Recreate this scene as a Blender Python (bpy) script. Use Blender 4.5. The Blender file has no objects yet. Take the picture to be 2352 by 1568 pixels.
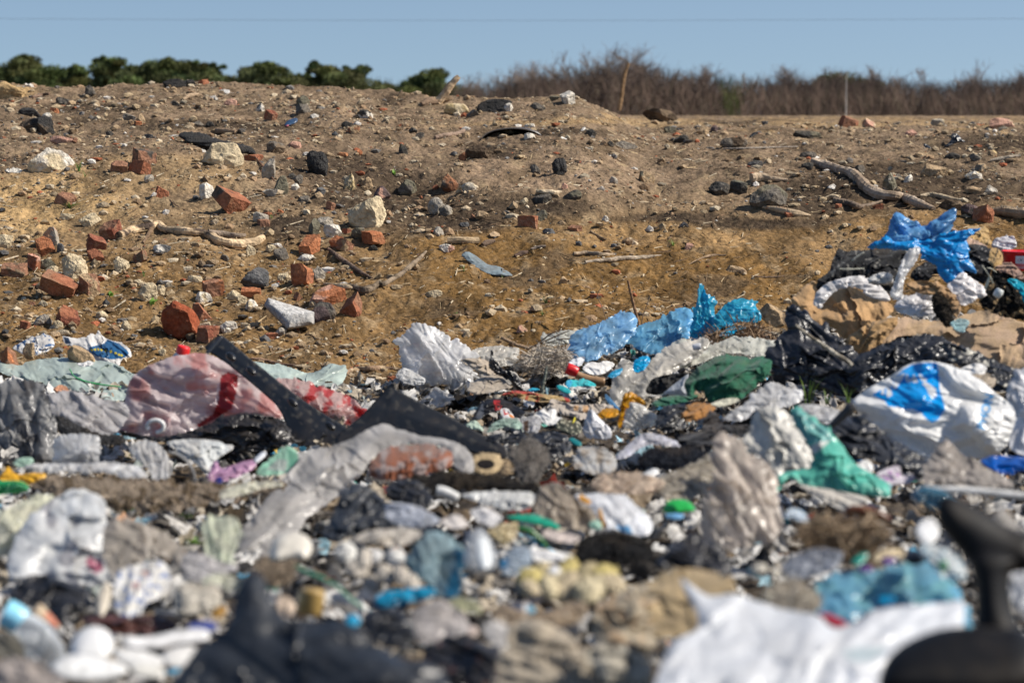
import bpy, math, random
import numpy as np
from mathutils import Vector, Matrix

scene = bpy.context.scene
col = scene.collection
R_ = math.radians

# ------------------------------------------------------------------ camera, sky, sun, exposure
FD = 5533.0            # focal length in units of the 2352 px wide picture
EYE = 1.0              # height of the lens above the lowest trodden ground
PITCH = math.atan(534.0 / FD)
cam_d = bpy.data.cameras.new('camera')
cam = bpy.data.objects.new('camera', cam_d); col.objects.link(cam)
cam.location = (0, 0, EYE)
cam.rotation_euler = (math.pi / 2 - PITCH, 0, 0)
cam_d.sensor_width = 36.0
cam_d.lens = FD / 2352.0 * 36.0
cam_d.clip_start = 0.05
cam_d.clip_end = 6000
cam_d.dof.use_dof = True
cam_d.dof.focus_distance = 10.0
cam_d.dof.aperture_fstop = 4.9
scene.camera = cam

SUN = Vector((0.74, -0.02, 0.67)).normalized()
world = bpy.data.worlds.new('World'); scene.world = world
world.use_nodes = True
wn = world.node_tree.nodes; wl = world.node_tree.links
bg = wn['Background']
sky = wn.new('ShaderNodeTexSky'); sky.sky_type = 'NISHITA'; sky.sun_disc = False
sky.sun_elevation = math.asin(SUN.z); sky.sun_rotation = math.atan2(SUN.x, SUN.y)
sky.air_density = 1.0; sky.dust_density = 1.6; sky.ozone_density = 1.6; sky.altitude = 800
stc = wn.new('ShaderNodeTexCoord'); sad = wn.new('ShaderNodeVectorMath'); sad.operation = 'ADD'; sad.inputs[1].default_value = (0, 0, .11)
wl.new(stc.outputs['Generated'], sad.inputs[0]); wl.new(sad.outputs[0], sky.inputs['Vector'])
wl.new(sky.outputs[0], bg.inputs[0]); bg.inputs[1].default_value = 0.088
sun_d = bpy.data.lights.new('sun', 'SUN'); sun_d.energy = 4.8; sun_d.angle = R_(0.5); sun_d.color = (1.0, 0.93, 0.83)
sun = bpy.data.objects.new('sun', sun_d); col.objects.link(sun)
sun.location = (20, 0, 20)
sun.rotation_euler = (-SUN).to_track_quat('-Z', 'Y').to_euler()
scene.view_settings.view_transform = 'Standard'
scene.view_settings.look = 'None'
scene.view_settings.exposure = 0.4
scene.view_settings.gamma = 1.0
scene.cycles.max_bounces = 8
scene.cycles.transparent_max_bounces = 12
scene.cycles.use_denoising = True
scene.cycles.caustics_reflective = False; scene.cycles.caustics_refractive = False

# ------------------------------------------------------------------ picture <-> world
CT, ST = math.cos(PITCH), math.sin(PITCH)
def pts(u, v, Y):
    """points at forward distance Y seen at picture position (u, v); arrays"""
    u = np.asarray(u, float); v = np.asarray(v, float); Y = np.asarray(Y, float)
    x = (u - 1176.0) / FD; y = -(v - 784.0) / FD
    dy = y * ST + CT; dz = y * CT - ST
    t = Y / dy
    return np.stack(np.broadcast_arrays(x * t, Y + 0 * x, EYE + dz * t), -1)
def proj(P):
    x, y, z = P[..., 0], P[..., 1], P[..., 2] - EYE
    dep = y * CT - z * ST; up = y * ST + z * CT
    return 1176 + FD * x / dep, 784 - FD * up / dep
def zrow(row, Y):
    return float(pts(1176, row, Y)[2])
K = 0.59524 * 0.57422
CROP = {'A': (0, 150), 'B': (1350, 150), 'C': (2696, 150), 'D': (0, 850), 'E': (1350, 850), 'F': (2696, 800),
        'G': (0, 1400), 'H': (1350, 1400), 'I': (2696, 1400), 'J': (0, 1881), 'K': (1350, 1881), 'L': (2696, 1881)}
def cv(c, pl):
    """notes taken on an enlarged part of the photograph -> positions in the whole picture"""
    if isinstance(pl, str):
        pl = [tuple(float(q) for q in w.split(',')) for w in pl.split()]
    a = np.array([p[:2] for p in pl], float)
    if c == 'P': return a
    x0, y0 = CROP[c]
    return np.stack([x0 * 0.57422 + a[:, 0] * K, y0 * 0.57422 + a[:, 1] * K], 1)

# ------------------------------------------------------------------ noise
def _hash(ix, iy, iz, k):
    h = (ix.astype(np.uint32) * np.uint32(374761393) + iy.astype(np.uint32) * np.uint32(668265263)
         + iz.astype(np.uint32) * np.uint32(2147483589) + np.uint32((int(k) * 2654435761) & 0xffffffff))
    h = (h ^ (h >> np.uint32(13))) * np.uint32(1274126177)
    h = (h ^ (h >> np.uint32(16))) * np.uint32(2246822519)
    return h ^ (h >> np.uint32(15))
def noise3(p, k=0):
    """gradient noise, about -0.8 .. 0.8"""
    p = np.asarray(p, float)
    i = np.floor(p).astype(np.int64); f = p - i
    w = f * f * f * (f * (f * 6 - 15) + 10)
    out = np.zeros(p.shape[:-1])
    for dx in (0, 1):
        for dy in (0, 1):
            for dz in (0, 1):
                h = _hash(i[..., 0] + dx, i[..., 1] + dy, i[..., 2] + dz, k)
                g1 = (h & np.uint32(1023)).astype(float) / 511.5 - 1
                g2 = ((h >> np.uint32(10)) & np.uint32(1023)).astype(float) / 511.5 - 1
                g3 = ((h >> np.uint32(20)) & np.uint32(1023)).astype(float) / 511.5 - 1
                d = g1 * (f[..., 0] - dx) + g2 * (f[..., 1] - dy) + g3 * (f[..., 2] - dz)
                wt = (w[..., 0] if dx else 1 - w[..., 0]) * (w[..., 1] if dy else 1 - w[..., 1]) * (w[..., 2] if dz else 1 - w[..., 2])
                out += d * wt
    return out * 1.3
def fbm(p, k=0, o=4, g=0.5):
    s = 0; a = 1.0; p = np.asarray(p, float)
    for j in range(o):
        s = s + a * noise3(p, k + j); a *= g; p = p * 2.03 + 7.1
    return s
def worley(p, k=0):
    """second minus first nearest-cell distance in the plane: flat facets between sharp valleys"""
    x, y = p[..., 0], p[..., 1]; z = np.full(x.shape, k, np.int64)
    ix, iy = np.floor(x).astype(np.int64), np.floor(y).astype(np.int64)
    f1 = np.full(x.shape, 9.0); f2 = f1.copy()
    for dx in (-1, 0, 1):
        for dy in (-1, 0, 1):
            h = _hash(ix + dx, iy + dy, z, k)
            d = np.hypot(ix + dx + (h & np.uint32(1023)) / 1023. - x, iy + dy + ((h >> np.uint32(10)) & np.uint32(1023)) / 1023. - y)
            f2 = np.minimum(f2, np.maximum(f1, d)); f1 = np.minimum(f1, d)
    return f2 - f1
def sstep(a, b, x):
    t = np.clip((x - a) / (b - a), 0, 1); return t * t * (3 - 2 * t)

# ------------------------------------------------------------------ crumpled sheets: a net of springs squeezed until it buckles
def crumple(N, seed, cx, cy, steps, bend, hmax=12.0):
    rng = np.random.default_rng(seed); gx, gy = np.meshgrid(np.arange(N), np.arange(N)); z = np.zeros((N, N))
    for f in (2, 3, 5, 8):
        for _ in range(4):
            a = rng.uniform(0, 6.28); z += np.cos((gx * np.cos(a) + gy * np.sin(a)) * f * 2 * np.pi / N + rng.uniform(0, 6.28)) * 1.6 / f
    X = np.stack([gx * 1.0, gy * 1.0, z + hmax * .4], -1); c0 = X[..., :2].mean((0, 1)); V = np.zeros_like(X); cons = []
    for dy, dx, k in ((0, 1, 1.), (1, 0, 1.), (1, 1, .6), (1, -1, .6), (0, 2, bend), (2, 0, bend)):
        A = (slice(0, N - dy), slice(max(0, -dx), N - max(0, dx))); B = (slice(dy, N), slice(max(0, dx), N + min(0, dx)))
        cons.append((A, B, math.hypot(dx, dy), k))
    n1 = steps * .7
    for s in range(steps):
        V *= .85; V[..., 2] -= .004; P = X + V
        if s < n1:
            P[..., 0] = c0[0] + (P[..., 0] - c0[0]) * (1 - cx) ** (1 / n1); P[..., 1] = c0[1] + (P[..., 1] - c0[1]) * (1 - cy) ** (1 / n1)
        for it in range(6):
            for A, B, L, k in cons:
                d = P[B] - P[A]; l = np.sqrt((d * d).sum(-1)) + 1e-9
                f = k * .25 * (l - L) / l
                if k < .5: f = np.minimum(f, 0)
                cor = f[..., None] * d; P[A] += cor; P[B] -= cor
            P[..., 2] = np.clip(P[..., 2], 0, hmax)
        V = (P - X) * .95; X = P
    U = X
    for _ in range(2):
        a = np.empty((U.shape[0] * 2 - 1, U.shape[1], 3)); a[::2] = U; a[1::2] = (U[1:] + U[:-1]) / 2
        b = np.empty((a.shape[0], a.shape[1] * 2 - 1, 3)); b[:, ::2] = a; b[:, 1::2] = (a[:, 1:] + a[:, :-1]) / 2; U = b
    M = 200; lo = X[..., :2].min((0, 1)); hi = X[..., :2].max((0, 1)); q = ((U[..., :2] - lo) / (hi - lo) * (M - 1)).round().astype(int)
    H = np.full((M, M), -1.); np.maximum.at(H, (q[..., 1].ravel(), q[..., 0].ravel()), U[..., 2].ravel())
    sh = lambda P: (P[1:-1, 2:], P[1:-1, :-2], P[2:, 1:-1], P[:-2, 1:-1])
    for _ in range(6):
        bad = H < 0
        if bad.any(): H[bad] = np.max(sh(np.pad(H, 1, mode='edge')), 0)[bad]
    P = np.pad(H, 1, mode='edge'); H = (H * 4 + 2 * sum(sh(P)) + P[2:, 2:] + P[:-2, :-2] + P[2:, :-2] + P[:-2, 2:]) / 16
    H = H[24:-24, 24:-24]; return (H - H.mean()) / 67.0
CRUMP = [crumple(96, 2 + i, *c) for i, c in enumerate(((.12, .12, 170, .12), (.15, .04, 170, .12), (.085, .09, 170, .12), (.05, .14, 170, .12)))]
def crumpled(x, y, i):
    """height of crumpled sheet i at (x, y), in units of its width; the sheet repeats mirrored"""
    H = CRUMP[i % len(CRUMP)]; n = H.shape[0] - 1
    x = (1 - np.abs(1 - np.mod(x, 2))) * n; y = (1 - np.abs(1 - np.mod(y, 2))) * n
    a = np.minimum(x.astype(int), n - 1); b = np.minimum(y.astype(int), n - 1); fx = x - a; fy = y - b
    return (H[b, a] * (1 - fx) + H[b, a + 1] * fx) * (1 - fy) + (H[b + 1, a] * (1 - fx) + H[b + 1, a + 1] * fx) * fy

# ------------------------------------------------------------------ ground shape
CREST_U = [-1500, -200, 0, 100, 200, 330, 400, 480, 560, 700, 850, 950, 1000, 1100, 1250, 1300, 1380, 1430, 1480, 3500]
CREST_V = [205, 200, 196, 202, 201, 196, 194, 193, 199, 205, 213, 221, 227, 231, 229, 226, 240, 250, 262, 275]
ND = np.array([0.6, 1.5, 2.6, 3.3, 4.2, 4.7, 6.0, 6.4, 7.2, 7.9, 8.3, 9.0, 9.6, 10.4, 11.2, 12.2, 13.2, 14.2, 15.2, 17, 20, 30, 36, 60, 250, 5000], float)
_near = [0.40, 0.37, 0.305, 0.235, 0.15, 0.125, 0.075, 0.07, 0.075, 0.118]
ZL = _near + [zrow(r, d) for r, d in zip([800, 692, 602, 490, 405, 330, 270, 230, 195], ND[10:19])] + [1.05, zrow(262, 20), zrow(266, 30), 0.1, -4, -5, -8]
ZR = _near + [zrow(r, d) for r, d in zip([800, 700, 615, 525, 458, 405, 366, 335, 311, 289, 277, 267], ND[10:22])] + [0.1, -4, -5, -8]
ZL = np.array(ZL); ZR = np.array(ZR)
def uof(x, Y): return 1176 + FD * (x / Y) / 0.9954
EDGE_U = [-1500, 0, 300, 620, 800, 900, 1000, 1150, 1300, 1500, 1750, 1850, 2000, 2352, 3500]
EDGE_V = [870, 872, 872, 875, 868, 845, 850, 800, 770, 745, 745, 700, 640, 620, 620]
EDGE_Y = [8.0, 7.9, 7.9, 7.85, 7.85, 7.9, 7.9, 8.1, 8.4, 8.6, 8.6, 8.6, 8.6, 8.5, 8.5]
def ground_z(x, Y, detail=True):
    x = np.asarray(x, float); Y = np.asarray(Y, float)
    u = uof(x, Y)
    crest = np.interp(u, CREST_U, CREST_V)
    w = sstep(1330, 1520, u)
    zl = np.interp(Y, ND, ZL); zr = np.interp(Y, ND, ZR)
    kd = sstep(9.8, 15.2, Y) * (1 - sstep(15.2, 19, Y))
    zl = zl - (crest - 195) / FD * Y * kd
    z = zl * (1 - w) + zr * w
    # heap of dumped waste
    hx = x - (2150 - 1176) / FD * 7.3
    z = z + 0.30 * np.exp(-((hx / 0.42) ** 2 + ((Y - 7.3) / 0.5) ** 2))
    # loam bank with a ledge, and the hollow worn behind it
    z = z + 0.06 * np.exp(-((Y - 10.6) / .28) ** 2) * sstep(930, 1100, u) - 0.07 * np.exp(-((Y - 11.25) / .33) ** 2) * sstep(820, 980, u) - 0.10 * np.exp(-((u - 900) / 170) ** 2 - ((Y - 11.2) / .5) ** 2) + 0.05 * np.exp(-((u - 300) / 330) ** 2 - ((Y - 11.6) / .45) ** 2)
    P = np.stack([x, Y, 0 * x], -1)
    fade = sstep(1.0, 4.0, Y) * (1 - sstep(24, 36, Y)) * 0.9 + 0.1
    far = 1 - 0.75 * sstep(12, 17, Y)
    z = z + 0.05 * fbm(P * 1.3, 11, 3) * fade * far
    if detail:
        z = z + (0.024 * fbm(P * 4.7, 21, 3) + 0.020 * np.abs(fbm(P * 14, 31, 3)) + 0.007 * fbm(P * 46, 41, 2)) * fade
    return z
_YS = np.concatenate([np.linspace(1.2, 20, 1500), np.geomspace(20.05, 400, 400)])
def ground_at(u, v):
    """forward distance at which the line of sight (u, v) first meets the ground"""
    p = pts(u, v, _YS)
    d = p[:, 2] - ground_z(p[:, 0], p[:, 1])
    i = np.argmax(d < 0)
    if d[i] >= 0: return 30.0
    if i == 0: return float(_YS[0])
    t = d[i - 1] / (d[i - 1] - d[i])
    return float(_YS[i - 1] + t * (_YS[i] - _YS[i - 1]))

# ------------------------------------------------------------------ materials
def mat_new(name):
    m = bpy.data.materials.new(name); m.use_nodes = True
    nt = m.node_tree; nt.nodes.clear()
    return m, nt.nodes, nt.links
def mat(name, rough=0.5, spec=0.4, transl=0.0, clear=0.0, bump=0.0, bscale=40, detail=4, dirt=0.25, dirtcol=(.22, .16, .10), dscale=14, crease=0.0, vary=0.25,
        aniso=None, metal=0.0, sheen=0.0, vscale=70):
    m, N, L = mat_new(name)
    out = N.new('ShaderNodeOutputMaterial')
    at = N.new('ShaderNodeAttribute'); at.attribute_name = 'Col'
    tc = N.new('ShaderNodeTexCoord')
    mp = N.new('ShaderNodeMapping')
    L.new(tc.outputs['Object'], mp.inputs[0])
    if aniso: mp.inputs['Scale'].default_value = aniso
    n1 = N.new('ShaderNodeTexNoise'); n1.inputs['Scale'].default_value = dscale; n1.inputs['Detail'].default_value = 6; n1.inputs['Roughness'].default_value = .65
    L.new(mp.outputs[0], n1.inputs['Vector'])
    r1 = N.new('ShaderNodeMapRange'); r1.inputs[1].default_value = .48; r1.inputs[2].default_value = .74; r1.inputs[4].default_value = dirt
    L.new(n1.outputs[0], r1.inputs[0])
    mx = N.new('ShaderNodeMix'); mx.data_type = 'RGBA'
    L.new(r1.outputs[0], mx.inputs['Factor']); L.new(at.outputs['Color'], mx.inputs['A']); mx.inputs['B'].default_value = (*dirtcol, 1)
    n2 = N.new('ShaderNodeTexNoise'); n2.inputs['Scale'].default_value = vscale; n2.inputs['Detail'].default_value = 5
    L.new(mp.outputs[0], n2.inputs['Vector'])
    r2 = N.new('ShaderNodeMapRange'); r2.inputs[1].default_value = .3; r2.inputs[2].default_value = .7; r2.inputs[3].default_value = 1 - vary; r2.inputs[4].default_value = 1 + vary * .6
    L.new(n2.outputs[0], r2.inputs[0])
    hs = N.new('ShaderNodeHueSaturation'); L.new(mx.outputs['Result'], hs.inputs['Color']); L.new(r2.outputs[0], hs.inputs['Value'])
    b = N.new('ShaderNodeBsdfPrincipled')
    L.new(hs.outputs[0], b.inputs['Base Color'])
    b.inputs['Roughness'].default_value = rough; b.inputs['Specular IOR Level'].default_value = spec; b.inputs['Metallic'].default_value = metal
    if sheen: b.inputs['Sheen Weight'].default_value = sheen
    nrm = None
    if bump:
        n3 = N.new('ShaderNodeTexNoise'); n3.inputs['Scale'].default_value = bscale; n3.inputs['Detail'].default_value = detail; n3.inputs['Roughness'].default_value = .6
        L.new(mp.outputs[0], n3.inputs['Vector'])
        h = n3.outputs[0]
        if crease:
            vo = N.new('ShaderNodeTexVoronoi'); vo.feature = 'DISTANCE_TO_EDGE'; vo.inputs['Scale'].default_value = crease
            nw = N.new('ShaderNodeMix'); nw.data_type = 'RGBA'; nw.inputs['Factor'].default_value = .06
            L.new(mp.outputs[0], nw.inputs['A']); L.new(n3.outputs['Color'], nw.inputs['B'])
            L.new(nw.outputs['Result'], vo.inputs['Vector'])
            ad = N.new('ShaderNodeMath'); ad.operation = 'MULTIPLY_ADD'; ad.inputs[1].default_value = 1.3
            L.new(vo.outputs['Distance'], ad.inputs[0]); L.new(h, ad.inputs[2]); h = ad.outputs[0]
        bp = N.new('ShaderNodeBump'); bp.inputs['Strength'].default_value = bump; bp.inputs['Distance'].default_value = .02
        L.new(h, bp.inputs['Height']); L.new(bp.outputs[0], b.inputs['Normal']); nrm = bp.outputs[0]
    sh = b.outputs[0]
    if transl:
        t = N.new('ShaderNodeBsdfTranslucent'); L.new(hs.outputs[0], t.inputs['Color'])
        if nrm: L.new(nrm, t.inputs['Normal'])
        ms = N.new('ShaderNodeMixShader'); ms.inputs[0].default_value = transl
        L.new(sh, ms.inputs[1]); L.new(t.outputs[0], ms.inputs[2]); sh = ms.outputs[0]
    if clear:
        t = N.new('ShaderNodeBsdfTransparent')
        tm = N.new('ShaderNodeMix'); tm.data_type = 'RGBA'; tm.inputs['Factor'].default_value = .5
        tm.inputs['A'].default_value = (1, 1, 1, 1); L.new(at.outputs['Color'], tm.inputs['B']); L.new(tm.outputs['Result'], t.inputs['Color'])
        lw = N.new('ShaderNodeLayerWeight'); lw.inputs['Blend'].default_value = .35
        if nrm: L.new(nrm, lw.inputs['Normal'])
        mr = N.new('ShaderNodeMapRange'); mr.inputs[3].default_value = clear; mr.inputs[4].default_value = clear * .15
        L.new(lw.outputs['Facing'], mr.inputs[0])
        ms = N.new('ShaderNodeMixShader'); L.new(mr.outputs[0], ms.inputs[0])
        L.new(sh, ms.inputs[1]); L.new(t.outputs[0], ms.inputs[2]); sh = ms.outputs[0]
    L.new(sh, out.inputs['Surface'])
    return m
MAT = {
    'film': mat('thin_plastic_film', .26, .55, transl=.55, clear=.30, bump=.07, bscale=30, crease=30, dirt=.28, vary=.06),
    'clear': mat('clear_plastic_film', .17, .6, transl=.45, clear=.48, bump=.08, bscale=30, crease=34, dirt=.22, vary=.06),
    'bag': mat('bin_liner_plastic', .36, .5, bump=.16, bscale=30, crease=26, dirt=.12, dirtcol=(.13, .12, .11), vary=.3),
    'opaque': mat('printed_plastic', .3, .5, transl=.24, bump=.10, bscale=30, crease=20, dirt=.16, vary=.05),
    'cloth': mat('woven_cloth', .95, .1, transl=.12, bump=.22, bscale=160, dirt=.25, vary=.2, vscale=240, sheen=.2),
    'fuzz': mat('matted_fibre', 1.0, .05, bump=1.0, bscale=170, detail=6, dirt=.3, vary=.5, vscale=200),
    'paper': mat('paper_card', .75, .2, transl=.08, bump=.12, bscale=40, dirt=.25, vary=.1),
    'hard': mat('moulded_plastic', .33, .5, bump=.06, bscale=25, dirt=.18, vary=.1),
    'ebony': mat('black_moulded_plastic', .5, .16, bump=.04, bscale=25, dirt=.1, vary=.1),
    'glass': mat('bottle_plastic', .08, .6, clear=.72, bump=.12, bscale=20, dirt=.1, vary=.1),
    'foam': mat('crumbled_foam', .95, .1, transl=.05, bump=.8, bscale=90, dirt=.35, vary=.25),
    'rock': mat('broken_stone', .95, .15, bump=.8, bscale=55, detail=8, dirt=.45, dirtcol=(.24, .17, .1), dscale=18, vary=.35),
    'tar': mat('old_tarmac', .85, .3, bump=1.0, bscale=140, detail=6, dirt=.3, dirtcol=(.17, .13, .09), vary=.7, vscale=160),
    'brick': mat('fired_brick', .95, .12, bump=.7, bscale=75, detail=7, dirt=.62, dirtcol=(.30, .19, .11), dscale=22, vary=.3),
    'wood': mat('weathered_wood', .9, .15, bump=.7, bscale=60, detail=8, dirt=.28, dirtcol=(.07, .05, .035), dscale=10, vary=.35, aniso=(.35, 1, 1)),
    'leaf': mat('living_leaf', .5, .3, transl=.3, dirt=.1, vary=.2),
    'metal': mat('weathered_sheet_metal', .5, .4, bump=.2, bscale=40, dirt=.35, vary=.25),
    'plantfar': mat('pine_needles', .8, .15, transl=.15, dirt=.0, vary=.45, vscale=1.4),
    'barkfar': mat('winter_twigs', .95, .1, dirt=.2, dirtcol=(.05, .04, .035), vary=.3, vscale=2, dscale=1),
    'litter': mat('mixed_litter', .5, .35, transl=.2, bump=.3, bscale=70, dirt=.4, dirtcol=(.2, .15, .1), vary=.25),
    'grit': mat('grit', .95, .12, bump=.5, bscale=90, dirt=.35, dirtcol=(.24, .17, .1), vary=.3),
}

# ------------------------------------------------------------------ object helpers
SEED = [1]
def nxt():
    SEED[0] += 1; return SEED[0]
def make(name, V, F, m, C=None, smooth=True, parent=None, base=None):
    """one mesh object from arrays: V (n,3) in world space, F list of (k,4)/(k,3) arrays, C colour per vertex"""
    V = np.asarray(V, float)
    if parent is not None:
        org = np.array(parent.location) if parent.parent is None else np.array(parent.location) + np.array(parent.parent.location)
    elif base is not None: org = np.asarray(base, float)
    else:
        org = np.array([V[:, 0].mean(), V[:, 1].mean(), V[:, 2].min()])
    if parent is not None:
        loc = np.array([V[:, 0].mean(), V[:, 1].mean(), V[:, 2].min()])
    else: loc = org
    me = bpy.data.meshes.new(name)
    Fs = [np.asarray(f) for f in F if len(f)]
    nl = sum(f.size for f in Fs); nf = sum(len(f) for f in Fs)
    me.vertices.add(len(V)); me.vertices.foreach_set('co', (V - loc).astype(np.float32).ravel())
    me.loops.add(nl); me.polygons.add(nf)
    me.loops.foreach_set('vertex_index', np.concatenate([f.ravel() for f in Fs]).astype(np.int32))
    tot = np.concatenate([np.full(len(f), f.shape[1]) for f in Fs])
    me.polygons.foreach_set('loop_start', np.concatenate([[0], np.cumsum(tot)[:-1]]).astype(np.int32))
    me.polygons.foreach_set('use_smooth', np.full(nf, bool(smooth)))
    me.update(calc_edges=True); me.validate()
    if C is not None:
        C = np.asarray(C, float)
        if C.ndim == 1: C = np.tile(C, (len(V), 1))
        a = me.attributes.new('Col', 'FLOAT_COLOR', 'POINT')
        a.data.foreach_set('color', np.concatenate([np.clip(C, 0, 1), np.ones((len(C), 1))], 1).astype(np.float32).ravel())
    me.materials.append(MAT[m] if isinstance(m, str) else m)
    o = bpy.data.objects.new(name, me); col.objects.link(o)
    if parent is not None:
        o.parent = parent; o.location = Vector(loc - org)
    else: o.location = Vector(loc)
    return o
GROUPS = {'brick': 'broken bricks strewn over the soil slope', 'stone': 'stones lying on the soil slope', 'branch': 'dead wood on the dump',
          'plastic_bag': 'discarded plastic bags', 'plastic_sheet': 'discarded plastic sheets', 'tarmac_lump': 'lumps of old tarmac', 'foam_lump': 'crumbled lumps of foam',
          'paper_scrap': 'paper scraps in the waste', 'cloth': 'discarded cloths', 'grass_tuft': 'grass tufts sprouting on the dump', 'pine_tree': 'pines beyond the crest',
          'bare_tree': 'leafless trees beyond the crest', 'seedling': 'seedlings sprouting on the soil', 'plastic_scrap': 'plastic scraps in the waste', 'stick': 'thin sticks on the dump', 'bottle': 'bottles in the waste'}
CATS = {'plastic_bag': 'bag', 'plastic_sheet': 'plastic sheet', 'tarmac_lump': 'tarmac', 'foam_lump': 'foam', 'paper_scrap': 'paper', 'grass_tuft': 'grass tuft',
        'pine_tree': 'tree', 'bare_tree': 'tree', 'plastic_scrap': 'plastic scrap'}
def tag(o, label, cat=None, group=None, kind=None):
    o['label'] = label
    s = o.name.split('.')[0]
    o['category'] = cat or CATS.get(s, s.replace('_', ' '))
    g = group or GROUPS.get(s)
    if g: o['group'] = g
    return o
def thing(name, label, loc, cat=None, group=None):
    o = bpy.data.objects.new(name, None); col.objects.link(o); o.location = Vector(loc)
    o.empty_display_size = .05
    return tag(o, label, cat, group)
def struct(o, kind='structure'):
    o['kind'] = kind; return o

def chaikin(p, n=2):
    for _ in range(n):
        q = np.roll(p, -1, 0)
        p = np.stack([p * .75 + q * .25, p * .25 + q * .75], 1).reshape(-1, 2)
    return p
def resample(p, step):
    q = np.concatenate([p, p[:1]]); d = np.hypot(*np.diff(q, axis=0).T); s = np.concatenate([[0], np.cumsum(d)])
    n = max(12, int(s[-1] / step)); t = np.linspace(0, s[-1], n, endpoint=False)
    return np.stack([np.interp(t, s, q[:, 0]), np.interp(t, s, q[:, 1])], 1)
def inside(poly, P):
    x, y = P[:, 0], P[:, 1]; r = np.zeros(len(P), bool)
    a = poly; b = np.roll(poly, -1, 0)
    for (x1, y1), (x2, y2) in zip(a, b):
        if y1 == y2: continue
        c = ((y1 > y) != (y2 > y)) & (x < (x2 - x1) * (y - y1) / (y2 - y1) + x1)
        r ^= c
    return r
def nearest(poly, P):
    """distance to the outline and the nearest point on it"""
    best = np.full(len(P), 1e18); bp = np.zeros_like(P)
    for a, b in zip(poly, np.roll(poly, -1, 0)):
        ab = b - a; t = np.clip(((P - a) @ ab) / max(ab @ ab, 1e-9), 0, 1)
        q = a + t[:, None] * ab; d = ((P - q) ** 2).sum(1)
        k = d < best; best[k] = d[k]; bp[k] = q[k]
    return np.sqrt(best), bp
def ell(cx, cy, rx, ry, ang=0, n=18):
    t = np.linspace(0, 2 * math.pi, n, endpoint=False); c, s = math.cos(R_(ang)), math.sin(R_(ang))
    return [(cx + rx * math.cos(a) * c - ry * math.sin(a) * s, cy + rx * math.cos(a) * s + ry * math.sin(a) * c) for a in t]

DEF = dict(ebony=dict(bulge=.35, amp=0.0, fw=.3, jag=0.0, rim=1), film=dict(span=2.3, gain=1.15, bulge=.10, amp=.95, fw=.24, jag=1.7, rim=.2, layers=3, grow=1.07), clear=dict(bulge=.12, amp=.95, fw=.24, jag=1.5, rim=.3, layers=3, grow=1.05), bag=dict(span=1.9, bulge=.13, amp=1.0, fw=.26, jag=1.3, rim=.35, layers=3, grow=1.06),
           opaque=dict(bulge=.15, amp=.85, span=2.2, fw=.27, jag=.8, rim=.35, layers=2, grow=1.04), cloth=dict(bulge=.12, amp=.95, span=2.6, fw=.27, jag=1.0, rim=.3, layers=2, grow=1.04), fuzz=dict(bulge=.25, amp=.9, fw=.14, jag=2.6, rim=.3, layers=2, grow=1.05),
           paper=dict(bulge=.1, amp=.7, span=2.6, fw=.45, jag=.5, rim=.1, layers=1, grow=1.0), hard=dict(bulge=.35, amp=0.0, fw=.3, jag=0.0, rim=1), glass=dict(bulge=.5, amp=.25, fw=.3, jag=0.0, rim=1),
           foam=dict(bulge=.45, amp=1.1, fw=.34, jag=2.6, rim=.6), rock=dict(bulge=.6, amp=.35, fw=.35, jag=1.0, rim=1), tar=dict(bulge=.5, amp=.3, fw=.15, jag=1.8, rim=1), metal=dict(bulge=.12, amp=.3, fw=.4, jag=.3, rim=.2), wood=dict(bulge=.3, amp=.2, fw=.2, jag=.8, rim=.6), leaf=dict(bulge=.1, amp=.2, fw=.4, jag=0, rim=.5))
BRIGHT = dict(film=1.62, clear=1.35, opaque=1.08, bag=1.1)
LAST = {}
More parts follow.
